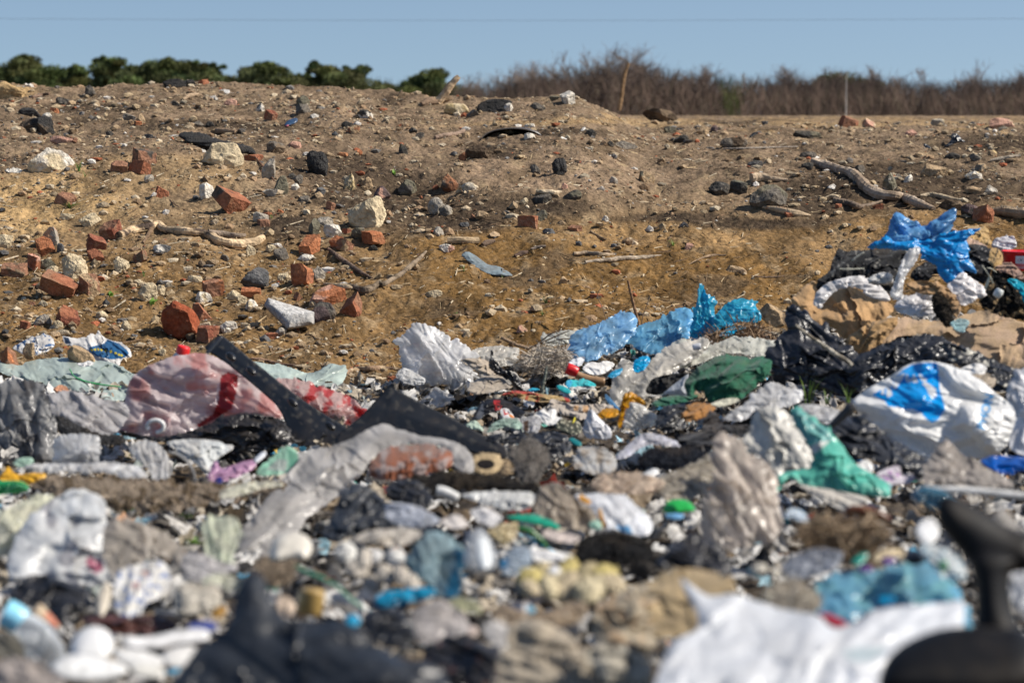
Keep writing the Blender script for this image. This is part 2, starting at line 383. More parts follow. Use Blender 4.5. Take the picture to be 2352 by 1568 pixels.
def puff(name, label, crop, poly, kind, c, lean=.38, d=None, dd=0.0, ang=None, fs=3.0, patches=(), smooth=2, step=None, thin=None, mott=.2, mottc=None, parent=None, cat=None, group=None, spots=None, **kw):
    """A bag, sheet or lump: the outline gives its front view at a distance and real size, filled with a folded, bulging front and a rounded back."""
    p = dict(DEF[kind]); p.update(kw)
    k = nxt(); rng = np.random.default_rng(k * 7 + 3)
    poly0 = cv(crop, poly)
    if p.get('grow', 1) != 1: poly0 = poly0.mean(0) + (poly0 - poly0.mean(0)) * p['grow']
    br_ = BRIGHT.get(kind, 1) if max(c) - min(c) < .16 else {'film': 1.3, 'clear': 1.2}.get(kind, 1.0)
    c = np.minimum(np.array(c, float) * br_, .82)
    if mottc is not None: mottc = np.minimum(np.array(mottc, float) * br_, .82)
    poly_s = chaikin(poly0, smooth) if smooth else poly0
    area = .5 * abs(np.dot(poly_s[:, 0], np.roll(poly_s[:, 1], 1)) - np.dot(poly_s[:, 1], np.roll(poly_s[:, 0], 1)))
    s = step or float(np.clip(math.sqrt(area) / (42 if poly0[:, 1].mean() > 1230 or kind in ('hard', 'foam', 'glass') else 72), 1.5, 5.5))
    size = math.sqrt(area)
    pl = resample(poly_s, s * 1.2)
    if p['jag']:
        q = np.concatenate([pl / (size * .12), np.full((len(pl), 1), k * 3.7)], 1)
        q2 = q * np.array([3.6, 3.6, 1])
        j = p['jag'] * size * .022
        if p['jag'] >= .8:
            cq = pl.mean(0); dn = pl - cq; dn /= np.linalg.norm(dn, axis=1)[:, None] + 1e-9
            s3 = np.concatenate([pl / (size * .17), np.full((len(pl), 1), k * 1.1)], 1)
            pl = pl + dn * (size * (.24 * np.maximum(0, noise3(s3, 41) - .22) - .16 * np.maximum(0, noise3(s3 * 1.2, 42) - .25)))[:, None]
        pl = pl + j * np.stack([noise3(q, 1) + .8 * noise3(q2, 2) + .5 * noise3(q2 * 2.7, 6), noise3(q, 3) + .8 * noise3(q2, 4) + .5 * noise3(q2 * 2.7, 7)], 1)
    (x0, y0), (x1, y1) = pl.min(0), pl.max(0)
    nx = int((x1 - x0) / s) + 3; ny = int((y1 - y0) / s) + 3
    gx = x0 - s + np.arange(nx + 1) * s; gy = y0 - s + np.arange(ny + 1) * s
    cx, cy = np.meshgrid(gx[:-1] + s / 2, gy[:-1] + s / 2)
    keep = inside(pl, np.stack([cx.ravel(), cy.ravel()], 1)).reshape(ny, nx)
    if not keep.any(): return None
    vx, vy = np.meshgrid(gx, gy)
    cnt = np.zeros((ny + 1, nx + 1), int)
    for dy in (0, 1):
        for dx in (0, 1): cnt[dy:ny + dy, dx:nx + dx] += keep
    used = cnt > 0
    idx = np.full(used.shape, -1); idx[used] = np.arange(used.sum())
    UV = np.stack([vx[used], vy[used]], 1); bd = cnt[used] < 4
    e, bp = nearest(pl, UV)
    UV[bd] = bp[bd]; e[bd] = 0
    e[~inside(pl, UV) & ~bd] = 0
    jj, ii = np.nonzero(keep)
    Q = np.stack([idx[jj, ii], idx[jj + 1, ii], idx[jj + 1, ii + 1], idx[jj, ii + 1]], 1)
    cu = (x0 + x1) / 2
    # resting distance
    vb = min(y1, 1760)
    Y0 = (d if d is not None else ground_at(float(UV[np.argmax(UV[:, 1]), 0]), vb)) + dd
    mm = Y0 / FD
    rows = np.linspace(y0, y1, 12)
    h = (y1 - rows) * mm
    yg = np.array([ground_at(cu, r) for r in rows]) - Y0
    off = np.interp(UV[:, 1], rows, np.minimum(np.maximum(yg, 0), 4.0 * h) * lean)
    R = max(e.max(), 1e-3) * p.get('round', 1.0)
    t = np.clip(e / R, 0, 1)
    rim = p.get('rim', 1)
    prof = rim * np.sqrt(np.clip(1 - (1 - t) ** 2, 0, 1)) + (1 - rim) * .7 * sstep(0, 1, t)
    B = p['bulge'] * min(size, 2.4 * e.max()) * mm
    lam = p['fw'] * size
    soft = kind in ('foam', 'rock', 'tar', 'fuzz', 'wood', 'hard', 'glass', 'metal')
    def folds(a_, kk):
        if not p['amp']: return 0 * e
        ca, sa = math.cos(R_(a_)), math.sin(R_(a_))
        q = np.stack([(UV[:, 0] * ca + UV[:, 1] * sa) / lam / fs, (-UV[:, 0] * sa + UV[:, 1] * ca) / lam, np.full(len(UV), kk * 5.3)], 1)
        wq = q.copy(); wq[:, :2] += .5 * np.stack([noise3(q * .9, 5), noise3(q * .9, 6)], 1)
        if soft:
            n1 = 1 - 2.2 * np.abs(noise3(wq, 7)); n2 = 1 - 2.2 * np.abs(noise3(wq * 2.3 + 3, 8)); w1 = worley(wq[:, :2] * np.array([1.5, 1.1]) + kk * 3.1, 3) - .35
            return .62 * n1 + .30 * n2 + .4 * w1 + .5 * noise3(q * .6, 10)
        rk = np.random.default_rng(kk * 11 + 1); sp = p.get('span', 2.0)
        X_, Y_ = UV[:, 0] - pl[:, 0].mean(), UV[:, 1] - pl[:, 1].mean()
        wx, wy = .05 * noise3(q * .8, 5), .05 * noise3(q * .8, 6)
        a1 = (X_ * ca + Y_ * sa) / (size * sp * p.get('aniso', 2.6)) + rk.uniform(0, 9) + wx; b1 = (-X_ * sa + Y_ * ca) / (size * sp) + rk.uniform(0, 9) + wy
        h = crumpled(a1, b1, kk) * sp + crumpled(b1 * 2.3 + .4, a1 * 3.1 + .7, kk + 1) * sp / 2.8 * .6 + crumpled(a1 * 6.1 + .2, b1 * 4.3 + .9, kk + 2) * sp / 6 * .35
        return h * size / (lam * .5) * p.get('gain', 1.35) + .14 * noise3(q * .6, 10)
    if ang is None:
        cc = pl - pl.mean(0); ew, ev = np.linalg.eigh(cc.T @ cc); a_ = math.degrees(math.atan2(ev[1, 1], ev[0, 1])) + rng.uniform(-25, 25)
    else: a_ = ang
    Hh = folds(a_, k)
    w_ = 1 - rim * (1 - np.minimum(1, (e / (R + 1e-6)) * 4.0) ** .7)
    front = off - B * prof - p['amp'] * lam * mm * .5 * Hh * w_
    if thin: back = front + thin
    else: back = np.maximum(off + .6 * B * prof, front + .003)
    back[bd] = front[bd]
    Vf = pts(UV[:, 0], UV[:, 1], Y0 + front); nb = ~bd
    Vb = pts(UV[:, 0], UV[:, 1], Y0 + back)
    bi = np.arange(len(UV)); bi[nb] = len(UV) + np.arange(nb.sum())
    V = np.concatenate([Vf, Vb[nb]]); Fq = [Q, bi[Q[:, ::-1]]]
    C = np.tile(np.array(c, float), (len(UV), 1))
    mn = fbm(np.concatenate([UV / (size * .25), np.full((len(UV), 1), k * 1.9)], 1), 12, 3)
    if mottc is not None:
        tt = sstep(-.05, .35, mn)[:, None]; C = C * (1 - tt) + np.array(mottc) * tt
    elif mott: C = C * (1 + mott * 1.5 * mn[:, None])
    if spots is not None:
        sc, sw, sth = spots
        sn = noise3(np.concatenate([UV / (size * sw), np.full((len(UV), 1), k * 2.9)], 1), 33)
        tt = sstep(sth, sth + .12, sn)[:, None]; C = C * (1 - tt) + np.array(sc) * tt
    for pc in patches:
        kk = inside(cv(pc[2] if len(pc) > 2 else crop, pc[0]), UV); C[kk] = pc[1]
    Ca = np.concatenate([C, C[nb]]); vis = front.copy()
    for l in range(p.get('layers', 0)):
        ph = rng.uniform(0, 6.28); cc = UV.mean(0)
        sl = ((UV[:, 0] - cc[0]) * math.cos(ph) + (UV[:, 1] - cc[1]) * math.sin(ph)) / size + .38 * noise3(np.concatenate([UV / size * 2.6, np.full((len(UV), 1), k + l * 9.1)], 1), 21) + .10 * noise3(np.concatenate([UV / size * 9, np.full((len(UV), 1), k + l * 9.1)], 1), 22)
        thr = np.quantile(sl, rng.uniform(.35, .7))
        kq = sl[Q].mean(1) > thr
        if kq.sum() < 6: continue
        ids, inv = np.unique(Q[kq], return_inverse=True); Ql = inv.reshape(-1, 4) + len(V)
        de = np.maximum(sl[ids] - thr, 0)
        lift = (.014 + .05 * np.exp(-de / .05) + .035 * (1 - np.exp(-de / .3))) * size * mm * rng.uniform(.6, 1.4) * (.3 + .7 * np.minimum(1, e[ids] / (.12 * size)))
        fl = off[ids] - B * prof[ids] - p['amp'] * lam * mm * .5 * folds(a_ + rng.uniform(25, 80) * rng.choice([-1, 1]), k + 31 * (l + 1))[ids] * np.maximum(w_[ids], .4)
        dl = np.minimum(fl, front[ids]) * .5 + front[ids] * .5 - lift * (l + 1) ** .5; vis[ids] = np.minimum(vis[ids], dl)
        Vl = pts(UV[ids, 0], UV[ids, 1], Y0 + dl)
        V = np.concatenate([V, Vl]); Fq.append(Ql); Ca = np.concatenate([Ca, C[ids] * rng.uniform(.86, 1.1)])
    base = pts(cu, y1, Y0); base = np.array([base[0], Y0, V[:, 2].min()])
    o = make(name, V, Fq, kind, Ca, True, parent, None if parent is not None else base)
    if parent is None: tag(o, label, cat, group)
    elif label: o['label'] = label
    if kind == 'fuzz' and parent is None and p.get('hair', 1):
        nh = 260; hi = rng.integers(0, len(UV), nh); P0 = pts(UV[hi, 0], UV[hi, 1], Y0 + vis[hi])
        t1 = rng.normal(size=(nh, 3)) * np.array([1, .6, .8]) + np.array([0, -.5, .5]); t1 /= np.linalg.norm(t1, axis=1)[:, None]
        t2 = t1 + rng.normal(size=(nh, 3)) * .6; l = size * mm * rng.uniform(.03, .11, (nh, 1)); sd = np.cross(t1, rng.normal(size=(nh, 3))); sd /= np.linalg.norm(sd, axis=1)[:, None]; sd *= .0007
        HV = np.stack([P0 - sd, P0 + sd, P0 + t1 * l + sd, P0 + t1 * l - sd, P0 + (t1 + t2) * l], 1).reshape(-1, 3); I = (np.arange(nh) * 5)[:, None]
        make('loose_fibre', HV, [I + np.array([[0, 1, 2, 3]]), I + np.array([[3, 2, 4]])], 'grit', np.repeat(np.clip(C[hi] * rng.uniform(.8, 2.0, (nh, 1)) + .01, 0, .8), 5, 0), False, o)
    LAST.update(UV=UV, Y=Y0 + vis, o=o, Y0=Y0)
    return o
def depth_on(UVq):
    d = ((LAST['UV'][None] - UVq[:, None]) ** 2).sum(-1); return LAST['Y'][d.argmin(1)]

# unit shapes ---------------------------------------------------------------
def cube_grid(n):
    vs = {}; V = []; F = []
    def vid(p):
        key = tuple(np.round(p, 5))
        if key not in vs: vs[key] = len(V); V.append(p)
        return vs[key]
    L = np.linspace(-1, 1, n + 1)
    for ax in range(3):
        for sg in (-1, 1):
            for i in range(n):
                for j in range(n):
                    c = []
                    for a, b in ((0, 0), (1, 0), (1, 1), (0, 1)):
                        p = np.zeros(3); p[ax] = sg; p[(ax + 1) % 3] = L[i + a]; p[(ax + 2) % 3] = L[j + b]; c.append(vid(p))
                    F.append(c if sg > 0 else c[::-1])
    return np.array(V), np.array(F)
CG, CGF = cube_grid(13)
CGs = CG / np.linalg.norm(CG, axis=1)[:, None]
def ico(n):
    import bmesh
    bm = bmesh.new(); bmesh.ops.create_icosphere(bm, subdivisions=n, radius=1)
    V = np.array([v.co[:] for v in bm.verts]); F = np.array([[v.index for v in f.verts] for f in bm.faces]); bm.free()
    return V, F
I1, I1F = ico(1); I2, I2F = ico(2)
def rot_m(rx, ry, rz):
    return np.array(Matrix.Rotation(rz, 3, 'Z') @ Matrix.Rotation(ry, 3, 'Y') @ Matrix.Rotation(rx, 3, 'X'))
ROCKC = {'brick': (.34, .135, .075), 'orange': (.44, .17, .08), 'dull': (.31, .16, .10), 'darkred': (.26, .095, .06), 'pink': (.52, .30, .22), 'cream': (.60, .49, .32), 'white': (.72, .66, .56),
         'grey': (.165, .145, .12), 'dark': (.075, .07, .062), 'slate': (.125, .125, .125), 'olive': (.17, .155, .11), 'brown': (.2, .145, .095), 'tan': (.42, .30, .18), 'purple': (.14, .10, .095),
         'blackt': (.05, .048, .046), 'pale': (.40, .355, .29), 'yellow': (.5, .38, .2), 'rust': (.28, .13, .07), 'sand': (.47, .32, .16), 'clod': (.085, .06, .04)}
def rock(label, crop, x, y, w, h, kind='grey', rot=0, c2=None, name=None, d=None, sink=.38, deep=None, seed=None, cat=None, dd=0.):
    k = nxt() if seed is None else seed; rng = np.random.default_rng(k * 13 + 5)
    a = cv(crop, [(x, y)])[0]; w *= K; h *= K
    if crop == 'P': w /= K; h /= K
    isb = kind in ('brick', 'orange', 'dull', 'darkred')
    name = name or ('brick' if isb else 'stone')
    vb = a[1] + h * .5
    Y = (d if d is not None else ground_at(a[0], vb)) + dd
    mm = Y / FD
    if isb:
        V = CG * np.array([1, rng.uniform(.55, .9), rng.uniform(.5, .75)])
        V = V + .07 * np.stack([noise3(V * 1.3 + k, 1), noise3(V * 1.7 + k, 2), noise3(V * 1.7 + k, 3)], 1)
        ncut = 5
    else:
        V = CGs * 1.0
        V = V + .22 * CGs * noise3(CGs * 1.3 + k * 3, 1)[:, None]
        ncut = 4 if kind in ('sand', 'clod') else 13
    for _ in range(ncut):
        n = rng.normal(size=3); n /= np.linalg.norm(n)
        sup = (V @ n).max()
        lim = sup * (rng.uniform(.66, .93) if isb else rng.uniform(.56, .88))
        ex = np.maximum(V @ n - lim, 0); V = V - ex[:, None] * n * .97
    r = .035 if isb else .06
    if kind in ('cream', 'blackt', 'clod', 'white', 'sand'): r = .10
    nr = V / np.maximum(np.linalg.norm(V, axis=1)[:, None], 1e-6)
    V = V + r * nr * (fbm(V * 3.2 + k, 4, 3))[:, None]
    M = rot_m(rng.uniform(-.5, .5), rng.uniform(-.45, .45), rng.uniform(-1.4, 1.4)) if isb else rot_m(*rng.uniform(-3, 3, 3))
    V = V @ M.T
    if not isb: V = V - V.mean(0)
    if rot:
        V = V * np.array([1.0 / max(abs(V[:, 0]).max(), .1), 1 / max(abs(V[:, 1]).max(), .1), 1 / max(abs(V[:, 2]).max(), .1)])
        ar = w / h
        # rot is applied about the line of sight with the stated w, h as the unrotated size
        V = V * np.array([w / 2 * mm, min(w, h * 1.6) / 2 * mm, h / 2 * mm])
        V = V @ rot_m(0, R_(rot), 0).T
    else:
        lo, hi = V.min(0), V.max(0)
        V = (V - (lo + hi) / 2) / (hi - lo)
        dep = deep or float(np.clip(rng.uniform(.75, 1.1) * (w * h) ** .5, .5 * w, 1.3 * h))
        V = V * np.array([w * mm, dep * mm, h * mm * (1 + sink)])
        V[:, 2] -= h * mm * sink * .5
    ctr = pts(a[0], a[1], Y + abs(V[:, 1]).max() * .6)
    W = V + ctr
    c = np.array(ROCKC[kind]) if isinstance(kind, str) else np.array(kind)
    q = V / max(w * mm, 1e-3)
    nn = fbm(q * 3 + k, 5, 3)[:, None]
    C = c * (1 + .35 * nn)
    if c2 is not None:
        t = sstep(.02, .22, fbm(q * 1.6 + k * 2, 6, 3))[:, None]; C = C * (1 - t) + np.array(ROCKC[c2] if isinstance(c2, str) else c2) * t
    m = 'brick' if isb or kind in ('pink', 'rust') else 'tar' if kind == 'blackt' else 'rock'
    o = make(name, W, [CGF], m, C, False, None, (ctr[0], ctr[1], W[:, 2].min()))
    tag(o, label, cat)
    return o

def tube_mesh(P, rad, n=10, nz=.12, seed=1, flat=1.0, cap=True):
    P = np.asarray(P, float); rad = np.asarray(rad, float)
    T = np.gradient(P, axis=0); T /= np.maximum(np.linalg.norm(T, axis=1)[:, None], 1e-9)
    up = np.array([0, 0, 1.]) if abs(T[0][2]) < .9 else np.array([0, 1., 0])
    nrm = np.cross(T[0], up); nrm /= np.linalg.norm(nrm); Ns = []
    for t in T:
        nrm = nrm - t * (nrm @ t); nrm /= np.linalg.norm(nrm); Ns.append(nrm.copy())
    Ns = np.array(Ns); Bs = np.cross(T, Ns)
    th = np.linspace(0, 2 * math.pi, n, endpoint=False)
    ring = Ns[:, None] * np.cos(th)[None, :, None] + Bs[:, None] * np.sin(th)[None, :, None] * flat
    V = (P[:, None] + ring * rad[:, None, None])
    if nz:
        L = rad.max() * 2.2
        q = V / L; q2 = (P[:, None] + ring * rad.mean()) / rad.max()
        V = V + ring * (rad[:, None] * nz * (noise3(q + seed * 3.1, 1) * 1.5 + .6 * noise3(q2 * 2.3 + seed, 2)))[..., None]
    m = len(P); V = V.reshape(-1, 3)
    i, j = np.meshgrid(np.arange(m - 1), np.arange(n), indexing='ij'); i = i.ravel(); j = j.ravel(); j2 = (j + 1) % n
    F = [np.stack([i * n + j, i * n + j2, (i + 1) * n + j2, (i + 1) * n + j], 1)]
    if cap:
        V = np.concatenate([V, P[:1], P[-1:]]); a = len(V) - 2; jj = np.arange(n)
        F.append(np.stack([np.full(n, a), (jj + 1) % n, jj], 1)); F.append(np.stack([np.full(n, a + 1), (m - 1) * n + jj, (m - 1) * n + (jj + 1) % n], 1))
    return V, F
def spline(p, n):
    p = np.asarray(p, float)
    if len(p) == 2:
        t = np.linspace(0, 1, n)[:, None]; return p[0] * (1 - t) + p[1] * t
    q = np.concatenate([2 * p[:1] - p[1:2], p, 2 * p[-1:] - p[-2:-1]]); out = []
    m = len(p) - 1; ts = np.linspace(0, m, n)
    for t in ts:
        i = min(int(t), m - 1); f = t - i; a, b, c, d = q[i:i + 4]
        out.append(.5 * ((2 * b) + (-a + c) * f + (2 * a - 5 * b + 4 * c - d) * f * f + (-a + 3 * b - 3 * c + d) * f ** 3))
    return np.array(out)
def wood(label, crop, pl, c=(.42, .31, .2), name='branch', ground=True, d=None, dd=0., n=None, kind='wood', nz=.22, parent=None, c2=None, flat=1.0, cat=None, group=None, ring=10, deps=None):
    """stick, log, pole, strap: list of (x, y, radius) on an enlargement"""
    k = nxt()
    pl = [tuple(float(q) for q in w.split(',')) for w in pl.split()] if isinstance(pl, str) else pl
    a = cv(crop, pl); r = np.array([p[2] for p in pl]) * (1 if crop == 'P' else K)
    if deps is not None: Y = np.array(deps, float)
    elif d is not None: Y = np.full(len(a), d)
    elif ground: Y = np.array([ground_at(q[0], q[1] + rr * .8) for q, rr in zip(a, r)])
    else:
        i = int(np.argmax(a[:, 1])); Y = np.full(len(a), ground_at(a[i][0], a[i][1]))
    Y = Y + dd
    n = n or int(max(8, np.hypot(*np.diff(a, axis=0).T).sum() / 3))
    P = pts(a[:, 0], a[:, 1], Y); X = spline(np.concatenate([P, (r * Y / FD)[:, None]], 1), n)
    V, F = tube_mesh(X[:, :3], np.maximum(X[:, 3], 2e-4), ring, nz, k, flat)
    q = V / max(r.max() * Y.mean() / FD, 1e-4)
    C = np.array(c) * (1 + .5 * fbm(q * .35 + k, 3, 3))[:, None]
    if c2 is not None:
        t = sstep(.05, .25, fbm(q * .22 + k * 2, 9, 3))[:, None]; C = C * (1 - t) + np.array(c2) * t
    o = make(name, V, F, kind, C, kind in ('hard', 'glass', 'opaque', 'film', 'cloth'), parent)
    if parent is None: tag(o, label, cat, group)
    elif label: o['label'] = label
    return o
# ------------------------------------------------------------------ ground sheet
def soil_colour(u, v, P):
    """what the soil is made of: dry tan earth, yellow sand, ochre loam, damp dark earth, trodden dirt under the waste, darkened for the shade in its gaps"""
    tan = np.array((.200, .142, .093)); sand = np.array((.39, .26, .125)); ochre = np.array((.185, .106, .038)); dark = np.array((.062, .044, .030)); shaded_filth = np.array((.062, .052, .044))
    wu = u + 70 * fbm(P * np.array([1.2, .8, 0]), 61, 3); wv = v + 26 * fbm(P * np.array([1.5, .9, 0]) + 5, 62, 3)
    def blob(cx, cy, rx, ry): return 1 - sstep(.55, 1.15, np.hypot((wu - cx) / rx, (wv - cy) / ry))
    C = np.tile(tan, (len(u), 1))
    def put(m, c):
        nonlocal C
        C = C * (1 - m[:, None]) + np.asarray(c) * m[:, None]
    put(sstep(400, 520, wv) * (1 - sstep(500, 1500, wu) * .25) * .55, (.30, .20, .10))
    put(blob(60, 470, 300, 90), sand); put(blob(330, 400, 260, 50) * .5, sand); put(blob(20, 205, 90, 22), sand)
    put(sstep(520, 640, wv + .04 * wu) * .75, ochre)
    put(sstep(470, 560, wv) * sstep(880, 1020, wu), ochre)
    put(blob(1800, 280, 900, 12) * .6, sand); put(blob(1500, 540, 330, 32) * .6, (.33, .21, .10)); put(blob(1900, 570, 180, 50) * .6, (.31, .2, .1))
    put(blob(1250, 400, 260, 40) * .5, (.37, .26, .17))
    ey = np.interp(uof(P[:, 0], P[:, 1]), EDGE_U, EDGE_Y)
    put(1 - sstep(-.25, .15, P[:, 1] - ey + .12 * noise3(P * 6, 77)), shaded_filth)  # dirty ground, with the shade between the bags painted into its colour
    # dry crust and damp streaks
    n = fbm(P * np.array([5, 3, 0]), 71, 5, .6)[:, None]
    C = C * (1 + .6 * n)
    m = sstep(.15, .55, fbm(P * np.array([9, 5, 0]) + 3, 81, 4))
    put(m * .55, (.34, .25, .15))
    m = sstep(.2, .6, fbm(P * np.array([3.5, 2.2, 0]) + 9, 91, 4))
    put(m * .7, (.11, .076, .046))
    for b in ((860, 440, 190, 75), (1010, 500, 190, 45), (760, 380, 150, 40), (1120, 350, 75, 16), (2080, 430, 330, 60), (1850, 440, 120, 50), (2330, 330, 200, 30), (560, 300, 150, 14), (900, 232, 40, 12),
              (1330, 310, 90, 10), (1700, 280, 110, 8), (1230, 470, 200, 26), (1450, 240, 40, 10), (450, 300, 150, 12), (1700, 500, 300, 16), (240, 250, 200, 9), (640, 520, 120, 30)):
        put(blob(*b) * (.92 + .4 * n[:, 0]).clip(.6, 1), dark)
    return np.clip(C, .01, .9)

aa = np.concatenate([np.linspace(-.46, -.235, 40, endpoint=False), np.linspace(-.235, .235, 560, endpoint=False), np.linspace(.235, .46, 41)])
yy = np.concatenate([np.geomspace(.8, 7.6, 170, endpoint=False), np.linspace(7.6, 16.6, 560, endpoint=False), np.geomspace(16.6, 40, 110, endpoint=False), np.geomspace(40, 5000, 50)])
AA, YY = np.meshgrid(aa, yy)
GX = (AA * YY).ravel(); GY = YY.ravel(); GZ = ground_z(GX, GY)
GV = np.stack([GX, GY, GZ], 1); gu, gv = proj(GV)
ii, jj = np.meshgrid(np.arange(len(yy) - 1), np.arange(len(aa) - 1), indexing='ij'); ii = ii.ravel(); jj = jj.ravel(); W_ = len(aa)
GF = np.stack([ii * W_ + jj, ii * W_ + jj + 1, (ii + 1) * W_ + jj + 1, (ii + 1) * W_ + jj], 1)
MAT['soil'] = mat('loose_soil', 1.0, .08, bump=.9, bscale=38, detail=9, dirt=.35, dirtcol=(.34, .25, .15), dscale=30, vary=.45, vscale=55)
struct(make('ground', GV, [GF], 'soil', soil_colour(gu, gv, GV), True, None, (0, 0, 0)))

# gravel, crumbs of soil and brick chips: uncountable, one object
def gravel(n, seed):
    rng = np.random.default_rng(seed)
    Y = 7.6 + 10 * rng.random(n) ** 1.25; a = rng.uniform(-.26, .26, n); x = a * Y
    ey = np.interp(uof(x, Y), EDGE_U, EDGE_Y); ok = Y > ey - .1; x, Y = x[ok], Y[ok]; n = len(x)
    base = np.stack([x, Y, ground_z(x, Y)], 1)
    dens = fbm(base * np.array([1.6, 1.1, 0]), 55, 3)
    uu, vv = proj(base)
    keep = rng.random(n) < np.clip(.42 + .9 * dens + .35 * (1 - sstep(700, 1000, uu)) - .25 * sstep(480, 560, vv) * sstep(900, 1100, uu), .07, 1)
    base = base[keep]; uu, vv = uu[keep], vv[keep]; n = len(base)
    sz = .0031 * np.exp(rng.exponential(.56, n)); sz = np.minimum(sz, .020) * (.75 + .25 * base[:, 1] / 9)
    pal = np.array([(.50, .42, .30), (.42, .33, .22), (.36, .26, .16), (.38, .29, .18), (.17, .16, .15), (.1, .1, .1), (.36, .12, .06), (.6, .56, .5), (.22, .15, .09), (.3, .2, .12)])
    pr = np.array([.15, .17, .22, .16, .06, .035, .05, .04, .09, .09]); ci = rng.choice(len(pal), n, p=pr / pr.sum())
    V = np.repeat(I1[None], n, 0) * (1 + .35 * rng.uniform(-1, 1, (n, len(I1), 1)))
    th = rng.uniform(0, 6.28, n); sc = np.stack([rng.uniform(.8, 1.6, n), rng.uniform(.8, 1.3, n), rng.uniform(.45, .9, n)], 1)
    V = V * sc[:, None]; c, s = np.cos(th)[:, None], np.sin(th)[:, None]
    V = np.stack([V[..., 0] * c - V[..., 1] * s, V[..., 0] * s + V[..., 1] * c, V[..., 2]], -1) * sz[:, None, None] + base[:, None] + np.array([0, 0, 1]) * (sz * .25)[:, None, None]
    F = I1F[None] + (np.arange(n) * len(I1))[:, None, None]
    C = np.repeat(pal[ci] * rng.uniform(.7, 1.25, (n, 1)), len(I1), 0)
    return V.reshape(-1, 3), F.reshape(-1, 3), C
v_, f_, c_ = gravel(44000, 5)
struct(make('gravel', v_, [f_], 'grit', c_, False, None, (0, 9, 0)), 'stuff')
def straws(n, seed):
    rng = np.random.default_rng(seed)
    Y = 7.8 + 8 * rng.random(n) ** 1.3; x = rng.uniform(-.25, .25, n) * Y
    ey = np.interp(uof(x, Y), EDGE_U, EDGE_Y); ok = Y > ey; x, Y = x[ok], Y[ok]; n = len(x)
    th = rng.uniform(0, math.pi, n); L = .008 + .03 * rng.random(n) ** 2; w = rng.uniform(.0006, .0018, n)
    dx, dy = np.cos(th) * L, np.sin(th) * L; px, py = -np.sin(th) * w, np.cos(th) * w
    Vs = []
    for sx, sw in ((-1, -1), (-1, 1), (1, 1), (1, -1)):
        X = x + sx * dx + sw * px; YY_ = Y + sx * dy + sw * py
        Vs.append(np.stack([X, YY_, ground_z(X, YY_) + .004 + .004 * rng.random(n) + (sw > 0) * .002], 1))
    V = np.stack(Vs, 1).reshape(-1, 3); F = np.arange(len(V)).reshape(-1, 4)
    C = np.repeat(np.array([(.45, .34, .2), (.2, .13, .08), (.12, .08, .05), (.5, .42, .3)])[rng.integers(0, 4, n)], 4, 0)
    return V, F, C
v_, f_, c_ = straws(5000, 8)
struct(make('plant_debris', v_, [f_], 'grit', c_, False, None, (0, 9, 0)), 'stuff')

